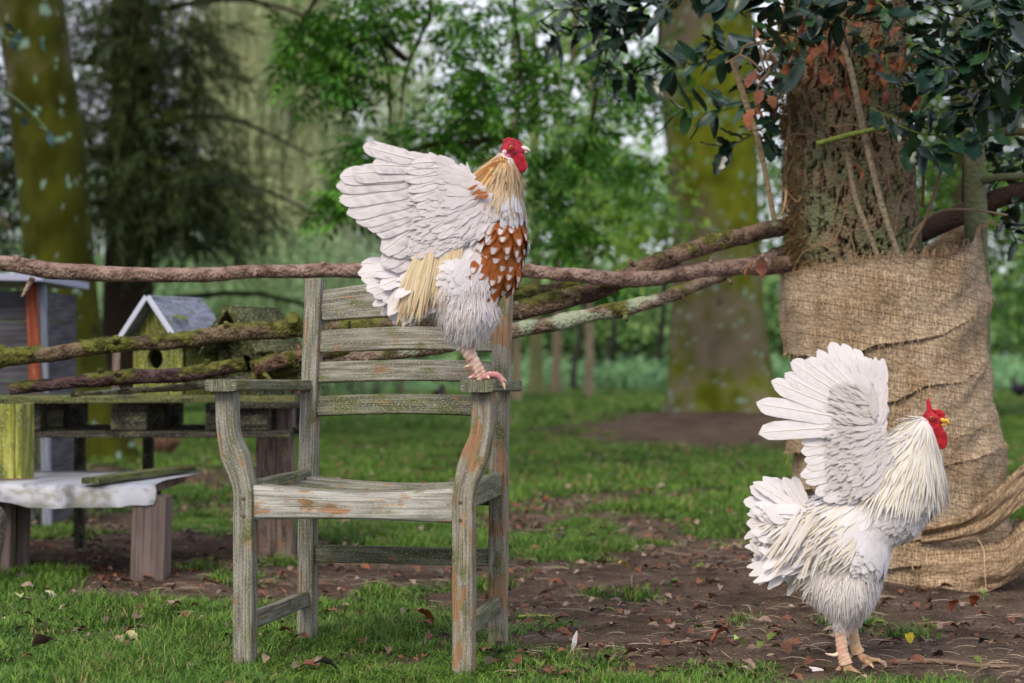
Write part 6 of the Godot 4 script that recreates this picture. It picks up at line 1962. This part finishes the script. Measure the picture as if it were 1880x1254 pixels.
	for k in 110:
		var a := rng.randf()
		var b := L.call(lerpf(1450, 1590, a) + rf(-8, 8), lerpf(945, 925, a) + rf(-14, 26), 46 + rf(-8, 16))
		var ca: Color = [lin(240, 224, 204), lin(246, 234, 204), lin(244, 240, 236)][k % 3]
		feather(mb, b, Vector3(lerpf(-0.75, -0.35, a) + rf(-0.15, 0.15), -1, 0.12).normalized(), Vector3(-0.1, 0.2, 1), rf(70, 120) * px, 7 * px, 1, 0.04, 0.10, func(_s, u): return ca.lerp(wht, clampf(absf(u) * 0.8, 0, 1)), 7, 3, 0.10, rf(-0.14, 0.14), true)
	part("saddle_feathers", mb.mesh(), M.feather, t)
	# tail
	mb = MB.new()
	for k in 220:
		var b := L.call(rf(1435, 1500), rf(930, 1035), rf(-44, 44))
		feather(mb, b, Vector3(rf(-1.0, -0.35), rf(-0.9, 0.35), rf(-0.25, 0.3)).normalized(), Vector3(-0.2, 0.4, 1), rf(46, 80) * px, 20 * px, 0, 0.05, 0.10, func(_s, _u): return wht, 6, 3, 0.16, rf(-0.15, 0.15), true)
	var tail := part("tail", mb.mesh(), M.feather, t)
	for q in [[1371, 912, 0], [1376, 897, 14], [1386, 880, 22], [1402, 876, 8], [1418, 878, -10], [1440, 876, 12], [1458, 878, -6], [1374, 930, 26], [1388, 942, 32], [1371, 961, 20], [1392, 972, 36], [1402, 1000, 34], [1412, 1018, 20], [1425, 1034, 34], [1442, 1044, 28], [1458, 1060, 34], [1470, 1076, 28], [1410, 930, 42], [1420, 960, 46], [1432, 1000, 46], [1395, 905, -26], [1385, 950, -30], [1415, 1010, -30]]:
		var e: Vector3 = L.call(q[0], q[1], q[2])
		var b: Vector3 = L.call(1490, lerpf(955, 1000, ss(880, 1070, q[1])), q[2] * 0.6)
		quill(tail, "tail_feather", b, e, Vector3(rf(-0.2, 0.2), 0.3, 1).normalized(), rf(22, 28) * px, wht, lin(228, 222, 228), 0.07, 2, 0.10, rf(-0.08, 0.08))
	# near wing, then the far wing raised behind it
	var grey := lin(218, 212, 212)
	mb = MB.new()
	var poly := PackedVector2Array([Vector2(1540, 718), Vector2(1575, 716), Vector2(1598, 738), Vector2(1612, 790), Vector2(1634, 848), Vector2(1630, 892), Vector2(1560, 900), Vector2(1530, 880), Vector2(1526, 820), Vector2(1532, 760)])
	var cnt := 0
	while cnt < 900:
		var q := Vector2(rf(1520, 1637), rf(712, 902))
		if not in_poly(q, poly): continue
		cnt += 1
		var bulge := 14.0 * (1.0 - clampf(absf(q.x - 1588) / 60.0, 0, 1))
		var away := Vector3(-1.0, clampf((770 - q.y) * 0.012, -0.75, 0.9), 0).normalized()
		var cc := lin(238, 232, 231).lerp(lin(228, 219, 217), rng.randf())
		feather(mb, L.call(q.x, q.y, 58 + bulge + rf(0, 3)), (away + rv() * 0.2).normalized(), Vector3(0.1, 0.1, 1), rf(22, 40) * px, rf(6, 10) * px, 0, 0.005, 0.01, func(_u, _v): return cc, 5, 3, 0.16, rf(-0.2, 0.2), true)
	sdf_mesh(mb, [[L.call(1625, 880, 40), L.call(1608, 835, 52), 20 * px, 13 * px], [L.call(1608, 835, 52), L.call(1585, 750, 56), 13 * px, 9 * px], [L.call(1598, 850, 50), L.call(1550, 860, 52), 12 * px, 8 * px], [L.call(1590, 790, 54), L.call(1545, 790, 54), 10 * px, 7 * px], [L.call(1586, 750, 57), L.call(1552, 726, 58), 10 * px, 6 * px]], 0.008, 0.02, func(_p): return lin(226, 216, 216))
	var wing := part("wing", mb.mesh(), M.feather, t)
	var fl := [[1556, 706, 1505, 659, 24], [1552, 720, 1468, 666, 29], [1548, 732, 1443, 670, 29], [1544, 744, 1431, 694, 28], [1542, 752, 1407, 706, 29], [1542, 768, 1383, 737, 31], [1546, 783, 1386, 789, 31]]
	var k := 0
	for q in fl:
		quill(wing, "flight_feather", L.call(q[0], q[1], 56 + k * 1.4), L.call(q[2], q[3], 60 + k * 1.6), Vector3(0, 0.15, 1).normalized(), q[4] * 1.12 * px, wht, grey, 0.03, 2, 0.02, 0.05 if k < 5 else -0.02)
		k += 1
	k = 0
	for q in [[1560, 796, 1463, 806, 24], [1562, 806, 1462, 822, 24], [1564, 818, 1468, 838, 24], [1566, 830, 1472, 850, 24], [1570, 842, 1461, 864, 24], [1574, 852, 1470, 878, 24], [1580, 862, 1486, 898, 24], [1586, 870, 1500, 910, 24], [1594, 876, 1520, 914, 22], [1600, 880, 1545, 915, 20]]:
		quill(wing, "flight_feather", L.call(q[0], q[1], 54 + k * 0.8), L.call(q[2], q[3], 60 + k * 0.8), Vector3(0, 0.2, 1).normalized(), q[4] * px, wht, grey, 0.04, 2, 0.10, -0.05)
		k += 1
	for q in [[1574, 738, 1505, 712, 18], [1572, 750, 1492, 728, 18], [1572, 762, 1490, 746, 18], [1574, 774, 1492, 764, 18], [1578, 788, 1498, 792, 18], [1582, 802, 1502, 816, 18], [1586, 816, 1506, 836, 18], [1590, 830, 1512, 854, 18]]:
		quill(wing, "covert_feather", L.call(q[0], q[1], 64), L.call(lerpf(q[0], q[2], 0.8), lerpf(q[1], q[3], 0.8), 68), Vector3(0, 0.2, 1).normalized(), q[4] * px, wht.lerp(grey, 0.3), lin(206, 196, 194), 0.06, 0, 0.12, rf(-0.08, 0.08))
	quill(wing, "thumb_feather", L.call(1592, 768, 78), L.call(1587, 711, 84), Vector3(0.1, 0, 1), 19 * px, lin(222, 216, 216), lin(196, 188, 190), 0.05, 0, 0.05, 0.0)
	mb = MB.new()
	for q in 120:
		var y := rf(690, 860)
		feather(mb, L.call(1612 + rf(-30, 24), y, -52 + rf(0, 8)), Vector3(rf(-0.6, 0.2), 0.9, 0).normalized(), Vector3(0, 0, 1), rf(30, 46) * px, 14 * px, 0, 0.05, 0.05, func(_u, _v): return wht, 5, 3, 0.14)
	sdf_mesh(mb, [[L.call(1640, 870, -36), L.call(1622, 800, -56), 22 * px, 16 * px], [L.call(1622, 800, -56), L.call(1612, 740, -60), 15 * px, 9 * px]], 0.008, 0.02, func(_p): return lin(230, 222, 222))
	var far := part("wing", mb.mesh(), M.feather, t)
	k = 0
	for q in [[1590, 745, 1508, 648, 26], [1594, 742, 1533, 631, 28], [1598, 738, 1555, 633, 28], [1602, 738, 1577, 641, 28], [1606, 742, 1597, 656, 27], [1610, 748, 1608, 676, 26], [1614, 756, 1616, 694, 24], [1580, 760, 1490, 670, 26], [1620, 800, 1560, 700, 26]]:
		quill(far, "flight_feather", L.call(q[0], q[1], -58 + k * 0.8), L.call(q[2], q[3], -62 + k * 0.8), Vector3(0, 0.1, 1).normalized(), q[4] * px, wht, lin(232, 228, 234), 0.03, 2, 0.02, 0.05)
		k += 1
	quill(far, "thumb_feather", L.call(1622, 775, -44), L.call(1637, 706, -40), Vector3(0.1, 0, 1), 20 * px, wht, grey, 0.05, 0, 0.05, 0.0)
	quill(far, "thumb_feather", L.call(1622, 785, -42), L.call(1636, 742, -40), Vector3(0.1, 0, 1), 16 * px, wht, grey, 0.05, 0, 0.05, 0.0)


# ---------------------------------------------------------------- small things
func tinted(base: StandardMaterial3D, c: Color) -> StandardMaterial3D:
	var m: StandardMaterial3D = base.duplicate()
	m.albedo_color = c
	return m

func make_leaf_materials() -> void:
	M.dry_leaf_mats = [tinted(M.dry_leaf, Color(0.56, 0.34, 0.23)), tinted(M.dry_leaf, Color(0.48, 0.30, 0.22)), tinted(M.dry_leaf, Color(0.60, 0.40, 0.27)), tinted(M.dry_leaf, Color(0.47, 0.30, 0.24))]
	M.holly_mats = [tinted(M.holly, Color(0.12, 0.22, 0.16)), tinted(M.holly, Color(0.14, 0.25, 0.17)), tinted(M.holly, Color(0.10, 0.19, 0.16)), tinted(M.holly, Color(0.17, 0.28, 0.16))]

func hen(label: String, at: Vector3, turn: float, ca: Color, cb: Color, hc: Color) -> void:
	at.y = gh(at.x, at.z)
	var t := thing("hen", label, "hen", at)
	t.rotation.y = turn
	var mb := MB.new()
	sdf_mesh(mb, [[Vector3(-0.10, 0.22, 0), Vector3(0.08, 0.22, 0), 0.085, 0.095], [Vector3(0.08, 0.23, 0), Vector3(0.15, 0.34, 0), 0.07, 0.035], [Vector3(0.15, 0.34, 0), Vector3(0.165, 0.38, 0), 0.032, 0.028], [Vector3(-0.13, 0.25, 0), Vector3(-0.22, 0.33, 0), 0.06, 0.02], [Vector3(0, 0.18, 0.03), Vector3(0.01, 0.10, 0.03), 0.05, 0.02], [Vector3(0, 0.18, -0.03), Vector3(0.01, 0.10, -0.03), 0.05, 0.02]], 0.02, 0.04, func(p): return ca.lerp(cb, clampf(0.5 + nz.get_noise_3dv(p * 900.0 + at * 50.0) * 2.2, 0, 1)))
	part("body", mb.mesh(), M.plain, t)
	mb = MB.new()
	lump(mb, Vector3(0.175, 0.41, 0), Vector3(0.025, 0.018, 0.006), hc, hc, 0.002, 7)
	part("comb", mb.mesh(), M.plain, t)
	mb = MB.new()
	tube(mb, line(Vector3(0.185, 0.378, 0), Vector3(0.22, 0.368, 0), 2), [0.010, 0.002], 7, lin(200, 170, 110))
	part("beak", mb.mesh(), M.plain, t)
	for z in [0.03, -0.03]:
		mb = MB.new()
		tube(mb, smooth_line([Vector3(0.01, 0.11, z), Vector3(0.005, 0.06, z), Vector3(0.0, 0.004, z), Vector3(0.04, 0.004, z)], 3), [0.009, 0.008, 0.007, 0.005], 6, lin(190, 150, 90))
		part("leg", mb.mesh(), M.plain, t)

func build_small() -> void:
	# fallen leaves: each a thing
	var dm := []
	for k in 6: dm.append(dead_leaf(20 + k))
	var kinds := [[Color(0.47, 0.31, 0.24), "curled reddish brown fallen leaf", "reddish brown fallen leaves"], [Color(0.50, 0.42, 0.36), "dull grey brown fallen leaf", "grey brown fallen leaves"], [Color(0.60, 0.50, 0.44), "pale papery fallen leaf", "pale fallen leaves"], [Color(0.28, 0.22, 0.20), "almost black rotten fallen leaf", "dark rotten fallen leaves"], [Color(0.42, 0.48, 0.22), "olive green fallen leaf", "olive green fallen leaves"]]
	var mats := []
	for q in kinds: mats.append(tinted(M.dry_leaf, q[0]))
	var spots := []
	# scattered over the earth and litter, thick in places
	for z in [[900, 1450, 1150, 1250, 60, "on the trampled patch in front of the dirt path"], [1250, 1870, 1110, 1250, 46, "on the bare earth round the white rooster"], [940, 1450, 850, 1000, 48, "in the thin turf between chair and beech"], [600, 900, 960, 1080, 24, "on the earth seen through the chair legs"], [60, 240, 985, 1050, 26, "in the litter under the tarp table"], [330, 430, 985, 1050, 18, "in the litter between tarp table and brown post"], [20, 430, 1080, 1250, 14, "in the grass before the tarp table"], [560, 860, 1130, 1250, 7, "in the grass under the chair"], [900, 1300, 1020, 1150, 24, "on the dirt path beside the chair"], [480, 560, 990, 1080, 7, "round the foot of the brown post"]]:
		for k in z[4]:
			var sx := rf(z[0], z[1])
			var sy := rf(z[2], z[3])
			for tries in 6:
				if nz.get_noise_2d(sx * 0.9, sy * 2.2) > 0.06: break
				sx = rf(z[0], z[1])
				sy = rf(z[2], z[3])
			spots.append([sx, sy, [0, 0, 0, 1, 1, 2, 3, 3, 4][rng.randi_range(0, 8)], rf(0.022, 0.05), z[5]])
	for s in spots:
		var g := G(s[0], s[1])
		g.y = gh(g.x, g.z) + 0.012
		var o := part("fallen_leaf", dm[rng.randi_range(0, 5)], mats[s[2]], self)
		tag(o, kinds[s[2]][1] + " " + s[4], "leaf", kinds[s[2]][2] + " " + s[4])
		o.transform = Transform3D(Basis.from_euler(Vector3(rf(-0.35, 0.35), rf(0, TAU), rf(-0.5, 0.5))).scaled(Vector3.ONE * s[3]), g)
	# ones that stand out
	for q in [[1155, 1058, Color(0.86, 0.76, 0.30), 0.05, "bright yellow fallen leaf lying alone on the dirt path"], [1228, 1095, Color(0.38, 0.62, 0.28), 0.045, "fresh green fallen leaf on the dirt beside a dark curled leaf"], [1364, 1200, Color(0.68, 0.78, 0.44), 0.05, "pale lime green leaf standing on edge near the white rooster's feet"], [1672, 1195, Color(0.80, 0.70, 0.18), 0.045, "yellow and brown fallen leaf in front of the burlap"], [795, 1152, Color(0.62, 0.36, 0.16), 0.075, "large orange brown leaf in the grass under the chair"], [1745, 1135, Color(0.66, 0.38, 0.27), 0.06, "orange brown leaf lying below the burlap hem"], [1785, 1128, Color(0.62, 0.34, 0.22), 0.06, "rust coloured leaf beside the small seedling"], [60, 1195, Color(0.36, 0.27, 0.24), 0.075, "dark brown curled leaf in the grass by the frame of the table"], [250, 1185, Color(0.72, 0.68, 0.50), 0.045, "pale cream leaf with grey tip standing in the grass"], [38, 1112, Color(0.70, 0.74, 0.50), 0.06, "pale green leaf in the grass before the tarp table"], [100, 1115, Color(0.76, 0.74, 0.62), 0.05, "cream twisted leaf in the grass before the tarp table"], [620, 1245, Color(0.10, 0.09, 0.08), 0.06, "black leaf in the grass between the chair's front legs"], [1305, 1190, Color(0.60, 0.32, 0.22), 0.06, "heaped red brown leaf on the dirt in front of the path"]]:
		var g := G(q[0], q[1])
		g.y = gh(g.x, g.z) + 0.012
		var o := part("fallen_leaf", dm[int(q[0]) % 6], tinted(M.dry_leaf, q[2]), self)
		tag(o, q[4], "leaf")
		o.transform = Transform3D(Basis.from_euler(Vector3(rf(-0.5, -0.2), rf(0, TAU), rf(-0.3, 0.3))).scaled(Vector3.ONE * q[3] * 0.95), g)
	# litter too small to count
	var xf := []
	var cols := []
	for k in 6500:
		var d := pow(rng.randf(), 0.8) * 12.0 + 3.9
		var x := rf(-0.29, 0.29) * d
		var b := bare(x, -d)
		if rng.randf() > 0.15 + b * 0.5 + 0.4 * ss(-0.1, 0.25, nz.get_noise_2d(x * 95.0 + 7.0, -d * 60.0)): continue
		xf.append(Transform3D(Basis.from_euler(Vector3(rf(-0.4, 0.4), rf(0, TAU), rf(-0.5, 0.5))).scaled(Vector3.ONE * rf(0.012, 0.04) * (1.0 + d * 0.03)), Vector3(x, gh(x, -d) + (0.006 if b > 0.5 else 0.022), -d)))
		cols.append(vary([lin(140, 92, 68), lin(120, 104, 92), lin(72, 58, 52), lin(166, 142, 124), lin(122, 80, 62)][rng.randi_range(0, 4)], 0.25))
	var lt := thing("leaf_litter", "small brown bits of leaf scattered through grass and earth", "leaf litter", Vector3.ZERO, "", "stuff")
	multi("bits", dead_leaf(40), M.dry_leaf, xf, cols, lt, "stuff")
	# twigs on the ground
	var tw := [[[1190, 1010], [1260, 1022], [1330, 1030], [1380, 1035], 0.006, "long dead branch lying across the litter behind the dirt patch"], [[1160, 1068], [1162, 1088], [1185, 1102], [1200, 1105], 0.004, "dark curved twig beside the yellow leaf"], [[1640, 1225], [1720, 1222], [1800, 1232], [1870, 1230], 0.007, "brown stick lying on the earth in front of the burlap"], [[1480, 1108], [1520, 1100], [1560, 1098], [1600, 1103], 0.003, "thin pale stick behind the white rooster's legs"], [[945, 1130], [980, 1129], [1010, 1131], [1016, 1130], 0.0025, "yellow straw stalk beside the chair's back leg"]]
	for q in tw:
		var pp := []
		for k in 4:
			var g := G(q[k][0], q[k][1])
			g.y = gh(g.x, g.z) + q[4] * 0.8
			pp.append(g)
		var mb := MB.new()
		limb(mb, pp, q[4], q[4] * 0.6, lin(122, 104, 88) if q[4] != 0.0025 else lin(190, 176, 96), 7, 5)
		tag(part("ground_twig", mb.mesh(), M.plain, self), q[5], "twig")
	# moulted white feathers
	for q in [[1050, 1200, 0.05, "small white moulted feather standing in the grass"], [1512, 1245, 0.04, "white moulted feather by the white rooster's back toe"]]:
		var g := G(q[0], q[1])
		g.y = gh(g.x, g.z) + 0.004
		var mb := MB.new()
		feather(mb, Vector3.ZERO, Vector3(0.2, 0.85, 0.2).normalized() if q[0] < 1100 else Vector3(-0.9, 0.1, -0.2).normalized(), Vector3(0, 0.3, 1), q[2], 0.011, 0, 0.0, 0.1, func(_s, _u): return lin(236, 232, 232), 8, 5, 0.2)
		var o := part("loose_feather", mb.mesh(), M.feather, self)
		o.position = g
		tag(o, q[3], "feather")
	# seedling under the hem
	var sg := G(1806, 1112)
	var sp := thing("seedling", "tiny bright green seedling under the burlap hem", "plant", Vector3(sg.x, gh(sg.x, sg.z), sg.z))
	var sm := MB.new()
	tube(sm, line(Vector3.ZERO, Vector3(0, 0.025, 0.0), 3), [0.0015, 0.001], 5, lin(130, 170, 90))
	part("stem", sm.mesh(), M.plain, sp)
	for k in 4:
		sm = MB.new()
		leaf_blade(sm, Vector3(0, 0.012 + k * 0.004, 0), Vector3(cos(k * 1.7), 0.4, sin(k * 1.7)).normalized(), Vector3.UP, 0.022, 0.018, lin(96, 158, 62))
		part("leaf", sm.mesh(), M.leaf, sp)
	# dry clump on the lawn
	var dc := G(296, 838)
	var ct := thing("dry_clump", "clump of dry brown weeds on the lawn beyond the tarp table", "weeds", Vector3(dc.x, 0, dc.z))
	var cb := MB.new()
	for k in 70:
		var a := rf(0, TAU)
		var r := rf(0.02, 0.15)
		tube(cb, PackedVector3Array([Vector3(cos(a) * r * 0.3, -0.01, sin(a) * r * 0.3), Vector3(cos(a) * r * 0.8, rf(0.06, 0.10), sin(a) * r), Vector3(cos(a) * r * 1.2, rf(0.09, 0.17), sin(a) * r * 1.2)]), [0.006, 0.009, 0.004], 4, vary(lin(116, 88, 72), 0.3))
	part("stalks", cb.mesh(), M.plain, ct)
	# ivy leaves at the mossy trunk's edge
	var vy := thing("ivy_spray", "bluish green ivy leaves hanging before the mossy trunk", "ivy", Vector3.ZERO)
	var sv := MB.new()
	for Lq in [[[-60, 40], [0, 65], [40, 80]], [[-60, 150], [0, 165], [40, 190], [85, 235]], [[-80, 200], [-20, 215], [10, 250]]]:
		var pp := []
		for q in Lq: pp.append(P(q[0], q[1], 9.0))
		limb(sv, pp, 0.006, 0.003, lin(90, 110, 80), 5, 4)
	limb(sv, [P(-60, 40, 9.0), P(-110, 120, 9.6), P(-60, 300, 11.2), P(20, 420, 11.5)], 0.012, 0.012, lin(90, 84, 64), 6, 6)
	limb(sv, [P(-110, 120, 9.6), P(-60, 150, 9.0)], 0.008, 0.006, lin(90, 84, 64), 5, 3)
	limb(sv, [P(-110, 120, 9.6), P(-80, 200, 9.0)], 0.008, 0.006, lin(90, 84, 64), 5, 3)
	part("stem", sv.mesh(), M.plain, vy)
	var im := holly_leaf(false)
	var vm := tinted(M.holly, Color(0.30, 0.43, 0.42))
	for q in [[10, 42], [38, 60], [70, 70], [20, 85], [2, 178], [22, 190], [52, 192], [45, 215], [70, 232], [-4, 205], [12, 232], [8, 270], [0, 120], [88, 240]]:
		var o := part("leaf", im, vm, vy)
		o.transform = Transform3D(Basis.from_euler(Vector3(rf(0.2, 0.9), rf(-1.2, 1.2) + PI, rf(-0.6, 0.6))).scaled(Vector3.ONE * rf(0.07, 0.10)), P(q[0], q[1], 9.0))
	# birds and things far behind
	hen("dark brown hen grazing on the lawn seen through the chair slats", G(806, 762), 1.4, lin(58, 34, 42), lin(32, 22, 28), lin(150, 40, 40))
	hen("white and rust red hen seen under the pallet boards", G(262, 800), 0.3, lin(214, 190, 186), lin(128, 62, 44), lin(190, 60, 50))
	hen("black hen at the lawn edge beyond the burlap tree", G(1872, 738), 2.0, lin(52, 46, 58), lin(30, 28, 36), lin(140, 40, 40))
	var rc := G(540, 800)
	var ca := thing("garden_cart", "low red garden cart with dark wheels half hidden by the brown post", "cart", Vector3(rc.x, 0, rc.z))
	var rm := flat_mat(Color(0.52, 0.14, 0.12), 0.5)
	var km := flat_mat(Color(0.06, 0.06, 0.07), 0.7)
	plank("tray", Vector3(-0.42, 0.40, 0), Vector3(0.05, 0.40, 0), Vector3(0, 0, 1), 0.4, 0.20, rm, ca)
	plank("frame_bar", Vector3(-0.60, 0.20, 0), Vector3(0.08, 0.20, 0), Vector3(0, 0, 1), 0.06, 0.04, rm, ca)
	plank("frame_bar", Vector3(-0.2, 0.20, 0), Vector3(-0.2, 0.30, 0), Vector3(0, 0, 1), 0.06, 0.04, rm, ca)
	for x in [-0.36, 0.0]:
		for z in [0.2, -0.2]:
			var wm := MB.new()
			tube(wm, line(Vector3(x, 0.16, z - 0.03), Vector3(x, 0.16, z + 0.03), 3), [0.15, 0.165, 0.165, 0.15], 20, Color.WHITE)
			part("wheel", wm.mesh(), km, ca)


func _ready() -> void:
	rng.seed = 7
	nz.seed = 3
	nz.fractal_octaves = 4
	nz2.seed = 9
	nz2.fractal_octaves = 4
	# camera
	var cam := Camera3D.new()
	cam.name = "camera"
	add_child(cam)
	cam.transform = Transform3D(cam_basis, CAM)
	var at := CameraAttributesPhysical.new()
	at.frustum_focal_length = 66.6
	at.frustum_focus_distance = 4.5
	at.exposure_aperture = 3.4
	at.frustum_near = 0.05
	at.frustum_far = 600.0
	cam.attributes = at
	cam.current = true
	# sky: bright thin overcast
	var sm := ProceduralSkyMaterial.new()
	sm.sky_top_color = Color(0.86, 0.88, 0.95)
	sm.sky_horizon_color = Color(0.93, 0.94, 0.99)
	sm.sky_curve = 0.2
	sm.ground_bottom_color = Color(0.20, 0.21, 0.16)
	sm.ground_horizon_color = Color(0.32, 0.34, 0.28)
	sm.sky_energy_multiplier = 1.0
	sm.sun_angle_max = 1.0
	var env := Environment.new()
	env.background_mode = Environment.BG_SKY
	env.sky = Sky.new()
	env.sky.sky_material = sm
	env.background_energy_multiplier = 0.88
	env.tonemap_mode = Environment.TONE_MAPPER_LINEAR
	env.tonemap_exposure = 1.7
	env.sdfgi_enabled = true
	env.ssao_enabled = true
	env.ssil_enabled = true
	var we := WorldEnvironment.new()
	we.name = "world"
	we.environment = env
	add_child(we)
	# sun veiled by cloud, behind the camera and a little to its left
	var sun := DirectionalLight3D.new()
	sun.name = "sun"
	sun.light_energy = 0.5
	sun.light_angular_distance = 24.0
	sun.light_color = Color(1.0, 0.95, 0.88)
	sun.shadow_enabled = true
	sun.rotation_degrees = Vector3(-40, -24, 0)
	add_child(sun)


	make_materials()
	make_leaf_materials()
	build_ground()
	build_grass()
	build_trees()
	build_holly()
	build_corner()
	build_fence()
	build_chair()
	build_spotted_rooster()
	build_white_rooster()
	build_small()
